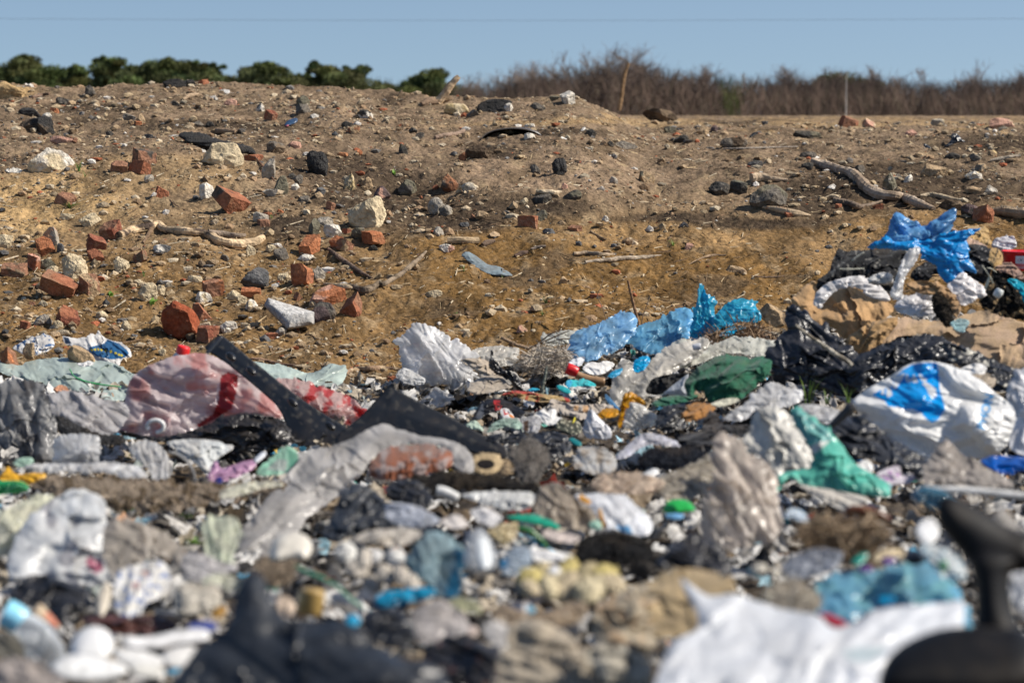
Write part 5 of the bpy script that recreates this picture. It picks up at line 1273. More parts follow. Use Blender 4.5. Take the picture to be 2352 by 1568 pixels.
for i, (x, y) in enumerate(((1552, 45), (1688, 140), (1968, 352), (2222, 512))):
    puff('clip', None, 'G', ell(x, y, 42, 26, 38, 10), 'hard', (.006, .006, .007), d=6.22, lean=.1, bulge=.5, parent=bx)
SH('black underside film hanging below the pink bag', 'G', '790,525 900,560 1050,580 1200,570 1340,525 1480,465 1580,428 1700,428 1790,452 1885,468 1925,560 1945,630 1905,690 1780,705 1640,690 1500,655 1380,640 1200,610 1000,600 850,575', 'bag', (.022, .019, .017), d=6.2, lean=.2)
cp = cv('D', [(1225, 970)])[0]; cpY = 6.6
bt = thing('bottle', 'white bottle with red cap poking up behind the pink bag', pts(cp[0], cp[1], cpY))
wood(None, 'D', '1200,1010,58 1215,980,55 1226,962,50', (.62, .62, .60), name='bottle_body', kind='hard', d=cpY, nz=0, parent=bt, ring=20)
wood(None, 'D', '1222,972,47 1228,940,47 1234,905,45 1236,896,36', (.75, .02, .02), name='cap', kind='hard', d=cpY, nz=0, parent=bt, ring=20)
B('grey film heaped high at the picture edge', 'G', '-60,250 60,225 100,208 180,215 250,222 300,265 335,335 350,430 380,520 362,640 372,735 300,742 150,735 0,735 -60,730', 'film', (.27, .27, .27), lean=.15, amp=.6, ang=70, mottc=(.10, .10, .105))  # dark mottle paints shade into the grey film
B('pale grey crumpled bag beside the heaped grey film', 'G', '345,340 400,290 450,268 560,308 640,315 700,340 770,345 835,372 862,430 830,480 790,530 740,565 600,590 500,540 440,470 375,430', 'film', (.42, .41, .41), d=5.9)
puff('fibre_mat', 'dark tangled fibre mat below the pale grey bag', 'G', '380,440 470,470 560,520 680,570 790,560 850,610 760,640 600,640 450,580 390,520', 'fuzz', (.06, .06, .062), d=5.8, cat='fibre mat')
jug = B('square white translucent jug standing in the grey film', 'G', '372,640 380,590 440,570 560,568 648,578 662,600 664,700 655,765 540,775 375,768', 'film', (.62, .66, .70), name='plastic_jug', cat='jug', lean=.05, amp=.08, bulge=.4, d=5.35, smooth=1)
rg = cv('G', [(1045, 510)])[0]; tt = np.linspace(0, 1.65 * math.pi, 14) + 2.6
wood('white plastic ring handle before the pink bag', 'G', [(1045 + 55 * math.cos(a), 512 + 42 * math.sin(a), 15) for a in tt], W_, name='ring_handle', kind='hard', d=5.7, nz=0, cat='handle')
B('grey film arch bent over a dark gap', 'G', '870,650 930,615 1000,610 1070,640 1120,700 1150,800 1140,880 1100,915 1040,905 1020,820 960,760 900,710', 'film', (.44, .44, .44), d=5.0, ang=80)
wood('translucent curved strip arching next to the grey film arch', 'G', '1130,680,16 1200,700,18 1270,760,20 1310,850,20 1300,930,16', (.45, .45, .45), name='plastic_strip', kind='film', d=4.95, nz=.3, flat=.4, cat='plastic strip')
SH('folded white sheet under the black underside film', 'G', '1115,625 1180,605 1300,598 1420,605 1510,622 1555,668 1500,700 1450,735 1420,800 1390,830 1330,770 1200,680', 'opaque', (.58, .57, .54), d=5.3, patches=[('1350,610 1510,622 1550,670 1450,735 1400,790 1345,700', (.66, .68, .67))])
mv = B('lilac pink bag twisted shut by a pale tip', 'G', '1395,870 1415,800 1445,735 1470,760 1478,800 1560,775 1650,742 1708,738 1722,775 1680,810 1600,850 1520,880 1440,885', 'opaque', (.50, .28, .44), d=5.05, mott=.05)
SC('pale cap at the tip of the lilac pink bag', 'G', '1700,738 1745,690 1782,675 1795,700 1740,752 1715,765', (.6, .62, .66), d=5.0, kind='hard')
SC('dark blue scrap under the lilac pink bag', 'G', '1430,895 1460,850 1485,850 1500,890 1470,905', (.01, .015, .16), d=4.95)
B('mint green container with white lid by the black film', 'G', '1718,825 1780,760 1850,705 1895,655 1945,648 1995,690 2005,770 1950,815 1880,828 1790,840', 'film', (.42, .62, .52), name='plastic_container', cat='container', d=4.9, amp=.2, patches=[('1790,800 1870,730 1930,740 1920,820', (.62, .68, .64)), ('1930,655 2000,700 2000,770 1950,800', (.25, .55, .43))])
SC('bright orange yellow peel scraps at the picture edge', 'G', '-20,880 40,800 62,775 95,830 160,835 240,820 310,828 275,875 210,905 120,885', (.72, .40, .03), d=4.85, amp=.6, kind='opaque')
wood('clear green bottle lying at the picture edge', 'G', '-60,930,50 60,920,46 140,920,40 190,935,18', (.05, .55, .2), name='bottle', kind='glass', d=4.7, nz=.05, ring=20)
SC('pale green scrap behind the orange peel', 'G', '80,770 120,725 210,715 230,760 150,790', (.35, .5, .4), d=5.0)
SH('long white lilac film lying before the square jug', 'G', '170,790 250,760 330,765 420,762 560,765 700,750 830,765 930,790 975,860 930,890 800,850 680,820 560,812 400,815 250,830', 'film', (.64, .62, .67), d=4.75)
B('dirty beige fibre roll lying across the waste', 'G', '215,905 300,860 420,825 520,835 700,860 900,875 1100,880 1300,900 1500,890 1700,880 1890,885 1900,930 1700,960 1500,985 1400,1020 1250,1060 1100,1100 900,1080 700,1050 500,1020 350,965', 'fuzz', (.36, .29, .22), name='fibre_roll', cat='fibre roll', d=4.6, spots=((.16, .12, .08), .1, .12))
SH('pale beige strip curving out of the fibre roll', 'G', '1480,940 1600,900 1760,880 1880,888 1900,915 1760,925 1640,970 1500,1000', 'film', (.58, .5, .44), d=4.45)
# --- grey film river, mesh sack, dark rags
B('long grey translucent film sweeping up to the bumper', 'G', '1650,1330 1655,1210 1760,1080 1860,950 1965,830 2050,730 2090,680 2200,660 2300,640 2380,600 2460,560 2530,515 2590,512 2650,550 2708,562 2800,590 2968,612 3060,650 3120,705 3138,760 3135,830 3050,838 3010,760 2950,650 2820,640 2668,640 2560,680 2470,760 2440,830 2370,870 2270,985 2180,1040 2080,1110 2000,1250 1900,1345 1780,1360', 'film', (.40, .39, .38), d=4.55, lean=.5, amp=.8, fw=.13, ang=-38, bulge=.2, jag=.7, gain=.9)
sack = puff('mesh_sack', 'brown mesh sack bulging out of the grey film', 'H', '195,835 222,770 280,692 350,658 440,638 540,630 620,630 720,655 765,700 768,745 742,798 650,815 560,830 450,862 320,872', 'cloth', (.24, .085, .045), d=4.75, amp=.2, bulge=.5, mottc=(.33, .26, .24), step=1.6, cat='sack')
try:
    n_ = LAST['UV']; C_ = sack.data.attributes['Col']; buf = np.zeros(len(sack.data.vertices) * 4, np.float32); C_.data.foreach_get('color', buf); buf = buf.reshape(-1, 4)
    k_ = np.arange(len(n_)); lat = ((n_[:, 0] % 4.6) < 1.7) | ((n_[:, 1] % 4.6) < 1.7); buf[k_[lat], :3] = buf[k_[lat], :3] * .35 + .12
    C_.data.foreach_set('color', buf.ravel())
except Exception: pass
puff('wooden_ring', 'tan wooden ring with dark hole under the bumper tip', 'H', '878,755 905,705 990,682 1075,695 1115,735 1098,800 1050,832 970,842 900,815', 'wood', (.45, .34, .2), d=5.0, cat='ring', patches=[(ell(995, 765, 62, 34), (.012, .01, .01))], amp=.05)
puff('fibre_mat', 'grey fuzzy fibre wad standing against the bumper tip', 'H', '1140,670 1180,635 1230,625 1265,585 1320,600 1380,640 1422,700 1420,745 1385,810 1350,885 1280,890 1225,885 1205,800 1150,730', 'fuzz', (.20, .185, .17), d=4.7, cat='fibre mat')
puff('fibre_mat', 'black shaggy carpet strip below the mesh sack', 'H', '330,960 400,900 500,862 620,835 750,818 880,825 1000,838 1130,850 1235,868 1360,930 1280,965 1100,960 900,955 780,935 700,925 640,1000 560,1090 470,1080 390,1030', 'fuzz', (.026, .025, .025), d=4.45, cat='carpet')
B('dark bin liner under the grey film river', 'K', '-20,290 50,140 120,90 220,120 310,200 420,290 470,360 330,410 220,400 120,420 0,470 -100,450', 'bag', BB, d=4.05)
B('sooty fibre bag beside the dark bin liner', 'K', '300,120 420,60 540,70 620,150 640,240 560,260 440,230 380,180', 'bag', (.02, .02, .022), d=4.2)
wood('short white tube stub on the black carpet', 'H', '665,945,38 720,955,40 810,1000,36', (.66, .66, .64), name='tube_stub', kind='hard', d=4.3, nz=.05, cat='tube', ring=18)
SH('long white flat sheet with pointed end on the dark rags', 'H', '825,975 900,958 1000,948 1150,950 1325,948 1320,1010 1290,1060 1190,1082 1100,1068 1000,1035 900,1005', 'opaque', (.60, .60, .58), d=4.2, lean=.4)
B('grey brown limp bag in the middle of the waste', 'H', '1320,1080 1350,990 1375,930 1420,905 1475,890 1540,945 1600,985 1670,1020 1742,1090 1735,1150 1690,1205 1590,1200 1500,1180 1400,1140', 'film', (.36, .32, .27), d=4.15)
B('white bag with orange stripes and a blue print', 'H', '1610,985 1640,968 1720,965 1850,968 1935,980 1975,1015 2015,1060 2070,1105 2112,1150 2105,1200 2085,1238 2030,1245 1950,1225 1880,1205 1785,1195 1762,1130 1720,1060 1650,1030', 'opaque', (.66, .67, .69), d=4.05, amp=.3, patches=[('1615,985 1640,968 1710,1015 1695,1035 1640,1020', (.72, .36, .05)), ('1752,1070 1770,1065 1790,1130 1812,1185 1785,1196 1765,1140', (.72, .36, .05)), ('1870,1180 1960,1180 1985,1230 1900,1215', (.16, .42, .68))])
SC('bright green bottle fragment beside the grey translucent bag', 'H', '2172,1085 2200,1030 2225,1008 2300,998 2360,1010 2405,1060 2395,1085 2320,1092 2240,1100', (.02, .38, .07), d=4.2, kind='hard', amp=.3)
SC('light blue scrap under the bright green fragment', 'H', '2190,1100 2260,1095 2330,1100 2320,1130 2240,1135', (.2, .45, .7), d=4.1)
SC('teal green curved strap in the middle of the waste', 'H', '1118,1128 1160,1105 1300,1095 1400,1125 1495,1175 1490,1212 1400,1190 1300,1165 1200,1150', (.015, .26, .16), d=3.95, kind='hard')
wood('dark green curved leaf stem under the teal strap', 'H', '1215,1195,18 1290,1215,24 1350,1260,20 1410,1330,12', (.02, .13, .03), name='plastic_strip', kind='hard', d=3.85, nz=.2, cat='plastic strip')
B('yellow patterned wrapper by the teal strap', 'H', '998,1225 1040,1190 1100,1165 1205,1155 1215,1200 1195,1265 1120,1312 1060,1280', 'opaque', (.56, .47, .28), d=3.9, spots=((.25, .17, .06), .1, .1))
puff('rubber_disc', 'black worn rubber disc lying in the waste', 'K', '1600,600 1610,540 1645,465 1700,435 1770,418 1900,420 1980,435 2060,470 2112,515 2110,560 2080,600 1990,625 1900,635 1780,640 1680,640', 'fuzz', (.026, .026, .027), d=3.75, amp=.12, bulge=.4, jag=.3, cat='rubber')
bb_ = puff('rubber_disc', 'raised rim arc of the black worn rubber disc', 'K', '1645,480 1700,440 1780,422 1900,425 2000,445 2095,505 2085,530 1980,480 1880,455 1760,458 1680,490', 'fuzz', (.035, .034, .033), d=3.62, amp=.08, bulge=.5, jag=.2, cat='rubber')
# --- white and grey heap at the near edge
B('crumpled white bag with grey and pink print, heaped tallest at that edge', 'J', '60,705 62,610 85,540 120,430 200,330 290,250 350,200 420,170 480,140 560,128 620,165 690,190 705,260 700,330 745,420 770,520 765,620 735,700 700,745 600,772 480,745 380,720 280,690 200,725', 'opaque', (.60, .61, .61), d=3.75, amp=.7, fw=.2, spots=((.34, .34, .36), .14, .22), patches=[('570,600 600,570 640,600 690,620 695,670 640,690 600,660', (.38, .14, .20)), ('400,220 560,150 650,200 680,290 560,300 440,290', (.68, .7, .71))])
B('cream white bag beside the tallest white bag at the picture edge', 'J', '-60,330 0,300 60,255 150,215 250,175 340,168 352,235 300,290 220,350 160,430 110,520 60,570 -60,575', 'film', (.60, .55, .44), d=3.9)
B('greyish beige bag slumped against the tallest white bag', 'J', '700,420 720,370 800,345 900,338 1000,380 1100,425 1180,480 1210,530 1205,640 1140,600 1060,555 950,600 880,680 800,700 720,650', 'film', (.40, .37, .33), d=3.6)
B('white paper bag printed with small coloured blots', 'J', '765,720 790,670 860,640 960,620 1080,598 1140,650 1150,740 1110,820 1050,870 970,895 945,985 880,1005 800,980 760,900', 'paper', (.64, .63, .6), d=3.4, amp=.3, spots=((.12, .2, .42), .1, .16), patches=[('880,760 930,740 940,790 895,800', (.5, .35, .36)), ('940,680 1000,670 990,720', (.55, .36, .34))])
B('dark maroon sack lying behind the white plates', 'J', '555,1010 620,985 720,972 850,978 1000,975 1110,985 1200,1045 1120,1085 1000,1112 880,1105 780,1092 640,1050', 'bag', (.07, .028, .02), d=3.2)
B('black bin liner sunk between white bag and bottle', 'J', '60,860 120,780 200,705 330,718 460,760 600,795 600,860 555,955 480,960 430,1060 380,1000 320,930 240,880 130,960', 'bag', BK, d=3.35)
cb = cv('J', [(180, 1150)])[0]
bt2 = thing('bottle', 'clear plastic bottle with large light blue cap', pts(cb[0], cb[1], 3.0))
wood(None, 'J', '30,950,96 95,985,98 140,1020,94', (.25, .58, .74), name='cap', kind='hard', d=3.0, nz=0, parent=bt2, ring=24)
wood(None, 'J', '130,1015,80 190,1070,112 260,1150,128 330,1240,124 380,1300,90', (.62, .66, .7), name='bottle_body', kind='glass', d=3.0, nz=.08, parent=bt2, ring=24)
SC('cream and orange squeezed tube beside the blue cap', 'J', '205,960 240,905 275,885 330,950 380,1010 408,1045 380,1068 310,1035 250,1000', (.58, .45, .30), d=3.1, patches=[('290,960 330,950 400,1030 370,1060', (.55, .2, .12))], kind='hard')
# plates
puff('plate', 'white plastic bowl upside down on the plate pile', 'J', '462,1235 475,1150 520,1085 580,1048 650,1038 715,1062 760,1120 770,1200 720,1270 600,1290 500,1280', 'hard', (.74, .74, .73), d=2.85, bulge=.6, cat='bowl', mott=.0)
puff('plate', 'long white plastic spoon on the plate pile', 'J', '800,1150 840,1112 950,1120 1080,1098 1200,1070 1330,1055 1405,1075 1415,1115 1380,1150 1240,1158 1120,1185 1000,1200 860,1195', 'hard', (.73, .72, .70), d=2.8, bulge=.35, cat='spoon', name_=0) if False else puff('plastic_spoon', 'long white plastic spoon on the plate pile', 'J', '800,1150 840,1112 950,1120 1080,1098 1200,1070 1330,1055 1405,1075 1415,1115 1380,1150 1240,1158 1120,1185 1000,1200 860,1195', 'hard', (.73, .72, .70), d=2.8, bulge=.35, cat='spoon')
puff('plate', 'stacked white plates, lowest and nearest of the pile', 'J', '325,1325 390,1270 470,1225 600,1245 720,1262 820,1290 880,1345 800,1385 650,1415 520,1412 410,1398', 'hard', (.74, .74, .72), d=2.7, bulge=.25, cat='plate')
puff('plate', 'white plate tilted behind the stacked plates', 'J', '740,1225 800,1195 900,1195 1020,1225 1120,1270 1080,1320 960,1330 840,1310', 'hard', (.70, .69, .66), d=2.72, bulge=.25, cat='plate')
puff('plate', 'white plate edge showing beside the black bin liner', 'J', '1080,1230 1150,1190 1280,1165 1340,1200 1320,1260 1280,1325 1180,1330 1100,1310', 'hard', (.70, .68, .64), d=2.72, bulge=.25, cat='plate')
puff('plate', 'white curved plate rim low in the pile', 'J', '870,1310 960,1290 1080,1310 1120,1360 1080,1395 960,1390 880,1360', 'hard', (.66, .64, .58), d=2.62, bulge=.25, cat='plate')
B('big black bin liner with a raised peak', 'J', '1175,1500 1190,1420 1240,1340 1290,1270 1350,1200 1410,1145 1480,1100 1545,1055 1575,960 1600,850 1635,770 1665,725 1710,700 1750,705 1785,770 1815,850 1860,950 1950,1005 2080,1010 2268,1000 2380,1055 2480,1150 2600,1240 2740,1270 2850,1290 2950,1360 2960,1500', 'bag', (.016, .019, .024), d=2.42, lean=.25, amp=.6, span=3.0, gain=.9, jag=.6, mott=.1)
B('small black dome of bin liner behind the peaked one', 'K', '170,1030 178,960 250,930 330,922 400,935 470,975 512,1040 520,1130 470,1185 360,1190 250,1150', 'bag', (.012, .013, .016), d=2.75)
B('black bin liner flat in front of the beige cloth heap', 'K', '560,1260 640,1160 760,1110 900,1150 1040,1170 1110,1230 1120,1330 1080,1480 600,1480', 'bag', (.014, .013, .014), d=2.7, spots=((.10, .05, .04), .1, .3))
puff('foam_lump', 'cream mushroom shaped cup on the brown fibre', 'J', '1808,600 1815,520 1845,450 1920,405 2000,410 2065,435 2105,500 2092,560 2050,610 1990,590 1930,600 1870,620', 'hard', (.62, .58, .5), d=3.35, bulge=.6, cat='cup', amp=.1)
puff('foam_lump', 'brown fibre clump under the cream cup', 'J', '1690,690 1740,600 1800,570 1900,610 1990,600 1985,700 1940,760 1850,790 1770,760', 'fuzz', (.30, .24, .18), d=3.42, cat='fibre clump')
puff('foam_lump', 'white egg shaped lump beside the black waste', 'K', ell(55, 545, 78, 72), 'foam', (.70, .69, .65), d=3.45, bulge=.6)
puff('foam_lump', 'small white lump beside the two grey pebbled ones', 'K', ell(255, 575, 56, 50), 'foam', (.68, .67, .65), d=3.4, bulge=.7)
puff('foam_lump', 'white lump with a dented top among cream rubble', 'K', '320,610 330,540 375,515 440,530 460,580 440,640 380,655', 'foam', (.70, .69, .66), d=3.38)
for i, (x, y, r, lb) in enumerate(((130, 660, 70, 'cream rubble lump next to the green strap'), (240, 760, 66, 'cream rubble lump above the blue film sheet'), (330, 700, 70, 'cream rubble lump below the dented white lump'), (430, 700, 62, 'cream rubble lump at the foot of the pale blue bag'), (500, 760, 58, 'cream rubble lump touching the blue film sheet'), (180, 590, 60, 'cream rubble lump under the white egg lump'))):
    puff('foam_lump', lb, 'K', ell(x, y, r, r * .75, 20 * i, 12), 'foam', (.55, .5, .43), d=3.32 - .02 * i, bulge=.5, grow=1.25)
wood('dark green strap slanting over the black waste', 'J', '1985,640,24 2060,680,26 2160,720,27 2260,775,27 2340,850,26 2450,930,20', (.006, .14, .075), name='strap', kind='hard', d=3.15, nz=.1, flat=.4)
wood('yellow brown jar lying under the green strap', 'J', '2075,955,85 2090,880,90 2100,800,84', (.36, .24, .08), name='jar', kind='hard', d=3.1, nz=.05, ring=22)
SC('tan paper cone beside the black bin liner peak', 'J', '1850,880 1900,820 1980,880 1990,940 1930,1000 1880,960', (.45, .36, .28), d=3.0, kind='paper')
SC('violet blue scrap behind the plate pile', 'J', '1245,1060 1300,1015 1390,1005 1470,1030 1440,1075 1340,1085', (.10, .13, .38), d=2.95)
SC('amber scrap behind the black bin liner peak', 'J', '1410,970 1460,910 1530,915 1520,960 1450,1000', (.45, .25, .05), d=3.0)
B('cream torn bag in front of the grey film river', 'J', '1350,740 1420,700 1500,690 1590,720 1660,700 1640,780 1580,810 1500,790 1480,760 1400,765', 'film', (.60, .54, .44), d=3.35)
B('cream rubble filled bag beside the printed paper bag', 'J', '1170,800 1230,750 1330,760 1450,760 1490,830 1490,910 1430,950 1340,985 1250,990 1170,985', 'foam', (.52, .48, .41), d=3.2)
B('pale green translucent bag standing in the grey film', 'J', '1345,360 1420,325 1580,315 1612,380 1605,470 1560,560 1590,640 1480,660 1380,600 1390,480', 'film', (.48, .50, .43), d=3.65)
B('grey lilac film behind the cream torn bag', 'J', '1225,560 1330,545 1450,600 1600,650 1500,690 1400,725 1310,740 1230,690', 'film', (.44, .43, .43), d=3.5)
puff('foam_lump', 'narrow cream lump behind the printed paper bag', 'J', '640,930 650,820 700,740 750,770 745,850 710,960 670,1010', 'hard', (.58, .52, .42), d=3.33, amp=.2)
B('grey crumpled film in the near corner below the clear bottle', 'J', '-40,1320 60,1250 200,1270 330,1330 420,1400 400,1500 -40,1500', 'film', (.36, .33, .31), d=2.6)
B('dull grey film beneath the blue cap', 'J', '-40,1100 60,1080 130,1130 180,1230 100,1260 -40,1250', 'film', (.2, .19, .16), d=2.9)
# --- middle near waste
B('pale blue translucent bag with a bright blue side', 'K', '478,650 490,580 520,520 575,460 640,418 700,420 745,445 780,490 802,530 850,545 880,570 872,640 822,662 835,730 828,800 770,852 700,840 655,815 640,755 560,735', 'film', (.36, .48, .52), d=3.25, patches=[('790,520 890,560 880,650 815,670 830,800 780,850 720,840 760,700 800,640', (.10, .44, .66))])
SH('bright blue film sheet under the cream rubble', 'K', '225,895 270,850 330,808 450,800 600,778 645,800 650,845 560,870 480,895 330,925', 'opaque', (.01, .27, .46), d=3.0, lean=.3)
puff('foam_lump', 'white ribbed plastic tube stub before the grey bottle', 'K', '918,500 930,450 965,438 1010,455 1025,520 1035,620 1005,672 960,660 935,600', 'hard', (.66, .69, .70), d=3.15, amp=.25, ang=0, fw=.2, cat='tube', name_='')if False else puff('tube_stub', 'white ribbed plastic tube before the grey bottle', 'K', '918,500 930,450 965,438 1010,455 1025,520 1035,620 1005,672 960,660 935,600', 'hard', (.66, .69, .70), d=3.15, amp=.35, ang=0, fw=.2, fs=4, cat='tube')
B('clear crushed bottle behind the white ribbed tube', 'K', '840,620 855,520 885,420 925,385 970,380 1010,430 1060,520 1080,620 1040,680 960,690 890,680', 'glass', (.5, .52, .54), name='bottle', d=3.25)
YF = [(1300, 720, 70, 56), (1290, 790, 58, 48), (1400, 690, 74, 52), (1420, 780, 70, 50), (1560, 680, 80, 56), (1550, 780, 86, 62), (1680, 690, 70, 52), (1690, 800, 90, 74), (1800, 700, 76, 58), (1850, 770, 80, 60), (1760, 760, 60, 50), (1480, 730, 60, 50)]
for i, (x, y, a, b) in enumerate(YF):
    puff('foam_lump', 'crumbled yellowish foam lump in the heap behind the beige cloth', 'K', ell(x, y, a, b, i * 23, 12), 'foam', [(.60, .50, .20), (.56, .47, .32), (.50, .42, .25), (.62, .54, .36)][i % 4], d=3.1 - (y - 690) * .0012, bulge=.5, grow=1.35, group='yellowish foam lumps in one heap')
B('limp beige cloth heap at the near edge, lowest fold', 'K', '1080,1500 1085,1350 1095,1250 1130,1140 1175,1050 1260,1010 1330,1005 1430,1040 1520,1080 1600,1150 1660,1220 1740,1300 1800,1360 1850,1500', 'cloth', (.36, .31, .24), name='cloth', d=2.6, lean=.3, amp=.6, ang=20, kindx=0)
B('beige cloth fold draped beside the white sheet', 'K', '1700,1090 1720,960 1760,890 1840,845 1910,820 2000,785 2085,760 2150,830 2205,900 2200,1010 2175,1100 2110,1190 2050,1250 1970,1230 1890,1200 1780,1150', 'cloth', (.40, .34, .25), name='cloth', d=2.75, lean=.3, spots=((.46, .32, .19), .2, .1))
B('striped tan cloth folded behind the white sheet', 'L', '-240,900 -200,800 -120,730 -40,680 60,658 160,665 260,690 360,705 395,740 402,850 330,930 240,1000 200,1062 100,1090 0,1112 -120,1105 -210,1090', 'cloth', (.38, .29, .17), name='cloth', d=2.78, lean=.3, amp=.6, ang=-12, fs=3)
B('beige cloth tail touching the bottom of the white sheet', 'K', '1640,1210 1760,1175 1900,1180 2000,1220 2105,1260 2110,1380 2100,1500 1860,1500 1790,1400 1710,1300', 'cloth', (.44, .40, .32), name='cloth', d=2.56, lean=.3)
B('dusty beige film between foam heap and black waste', 'K', '1050,1080 1060,960 1110,880 1200,930 1330,960 1460,930 1560,880 1640,880 1680,950 1580,1040 1450,1040 1330,1010 1180,1050', 'film', (.33, .27, .2), d=2.85)
WS = B('huge white plastic sheet spread over the near corner', 'L', '-120,1500 -80,1380 -30,1250 10,1145 100,1110 195,1062 195,990 150,900 95,790 62,722 130,765 190,815 255,855 340,845 425,830 500,855 560,880 640,905 700,930 800,945 900,960 985,982 1020,1030 1065,1055 1110,1055 1170,1022 1240,985 1300,948 1420,922 1560,905 1700,900 1820,880 1912,870 1915,960 1912,1050 1830,1070 1750,1085 1650,1120 1560,1150 1490,1200 1430,1260 1400,1330 1385,1420 1385,1500', 'opaque', (.70, .72, .75), d=2.4, lean=.55, amp=.6, fw=.3, bulge=.2, ang=-30, mott=.04, jag=.3, patches=[('1120,1200 1250,1190 1430,1180 1400,1240 1300,1290 1180,1280', (.50, .58, .61))])
B('dusty blue bag full of glints above the white sheet', 'L', '975,840 990,780 1020,730 1080,705 1150,688 1270,675 1400,668 1510,645 1620,618 1700,622 1765,650 1820,705 1872,770 1915,840 1950,905 1970,980 1965,1050 1912,1052 1910,960 1905,880 1800,890 1600,910 1400,925 1300,955 1200,1022 1100,1020 1000,960', 'film', (.24, .50, .68), d=2.95, amp=.7, fw=.16, mottc=(.30, .58, .74))
SC('red scrap between white sheet and dusty blue bag', 'L', '972,962 1010,955 1070,972 1175,1022 1130,1058 1085,1065 1030,1035', (.45, .03, .06), d=2.7)
SC('small bright blue scrap on the dusty blue bag', 'L', '1370,860 1420,835 1490,850 1470,895 1400,890', (.0, .33, .62), d=2.78)
# black frame
fr = thing('moulded_stand', 'shiny black moulded frame with round base and forked arm', pts(*cv('L', [(2050, 1400)])[0], 2.2), 'frame')
puff('dome_base', None, 'L', '1365,1500 1375,1380 1430,1260 1490,1200 1560,1150 1650,1108 1750,1072 1830,1055 1920,1048 2060,1042 2200,1060 2300,1055 2380,1090 2500,1200 2520,1500', 'ebony', (.006, .006, .007), d=2.2, lean=.3, bulge=.4, parent=fr, smooth=2)
puff('stem', None, 'L', '2030,1100 2040,1000 2050,900 2042,800 2020,700 1998,630 2080,560 2200,580 2300,640 2248,700 2240,800 2252,900 2290,1000 2320,1080 2180,1130', 'ebony', (.006, .006, .007), d=2.32, lean=.1, bulge=.5, grow=1.22, parent=fr)
puff('fork_arm', None, 'L', '1778,260 1800,210 1838,180 1890,185 1950,210 2030,250 2100,290 2190,350 2270,395 2420,440 2440,640 2300,660 2200,650 2080,660 1998,640 1940,560 1880,485 1830,430 1795,370', 'ebony', (.008, .008, .009), d=2.36, lean=.1, bulge=.35, grow=1.1, parent=fr)
puff('plate', 'white round lid leaning by the black frame', 'L', ell(1705, 408, 80, 88, 10), 'hard', (.74, .74, .73), d=3.1, bulge=.2, cat='lid')
wood('crushed clear blue bottle behind the black frame', 'L', '1615,180,45 1680,160,62 1780,200,72 1900,270,66 2010,360,44 2060,400,20', (.10, .33, .50), name='bottle', kind='glass', d=3.25, nz=.15, ring=22)
wood('long white pipe lying behind the black frame', 'L', '1700,130,20 1800,128,22 1920,130,24 2100,145,26 2352,172,27 2480,190,27', (.70, .69, .66), name='pipe', kind='hard', d=3.75, nz=.02, ring=14)
wood('brown glass bottle lying in dry stalks', 'L', '1150,292,26 1200,270,36 1290,275,40 1390,305,36 1450,335,20', (.13, .035, .008), name='bottle', kind='hard', d=3.6, nz=.05, ring=20)
# --- grey and white bags on the slope of the heap
B('tall beige grey translucent bag with long folds', 'I', '188,1140 200,1040 232,950 285,850 278,750 268,655 300,595 340,565 395,585 445,620 480,670 525,720 600,760 640,800 672,855 685,930 692,1000 715,1060 728,1120 705,1200 640,1255 560,1292 430,1300 300,1290 220,1215', 'film', (.44, .40, .36), d=4.05, lean=.2, amp=.55, ang=62, fs=3.2, fw=.16)
B('white ribbed bag beneath the teal film', 'I', '458,612 490,560 520,520 540,450 562,398 630,388 700,390 760,425 805,475 835,540 865,605 900,660 925,725 945,805 860,815 760,835 720,860 680,872 640,770 600,725 560,690 510,660', 'opaque', (.60, .58, .53), d=4.5, lean=.2, amp=.5, ang=62, fs=3, fw=.16)
SH('teal mint torn film draped over the white ribbed bag', 'I', '788,435 805,405 832,388 865,405 892,440 950,480 1022,530 1080,590 1132,650 1165,705 1205,760 1260,795 1322,830 1380,862 1432,900 1440,950 1420,985 1330,978 1250,970 1150,955 1060,940 960,915 880,900 820,870 765,860 740,895 722,932 690,950 668,950 672,895 692,850 740,822 800,808 860,800 922,790 935,740 930,690 905,640 880,600 850,560 822,520', 'opaque', (.11, .46, .36), d=4.3, lean=.25, amp=.45, fw=.2, patches=[('900,650 960,620 1050,575 1060,600 990,660 940,705', (.62, .62, .58)), ('790,435 832,388 892,440 1022,530 1080,600 960,620 890,620 830,530', (.17, .42, .40))])
SH('flat beige panel under the teal film', 'I', '800,880 860,905 960,920 1100,945 1260,975 1320,1000 1260,1060 1150,1080 1050,1040 960,990 880,940', 'paper', (.50, .47, .42), d=4.1, lean=.5)
B('black padded bag pinned under the shopping bag', 'I', '1038,530 1100,485 1180,450 1300,452 1400,560 1500,615 1600,678 1680,740 1712,780 1690,850 1640,865 1500,812 1400,765 1300,722 1200,705 1120,640', 'bag', (.02, .021, .024), d=4.75, ang=20, fs=3)
wood('dark grey tube end sticking out before the shopping bag', 'I', '1050,515,22 1120,450,32 1180,395,34 1215,375,26', (.05, .048, .047), name='tube_stub', kind='hard', d=4.75, nz=.08, cat='tube', ring=18)
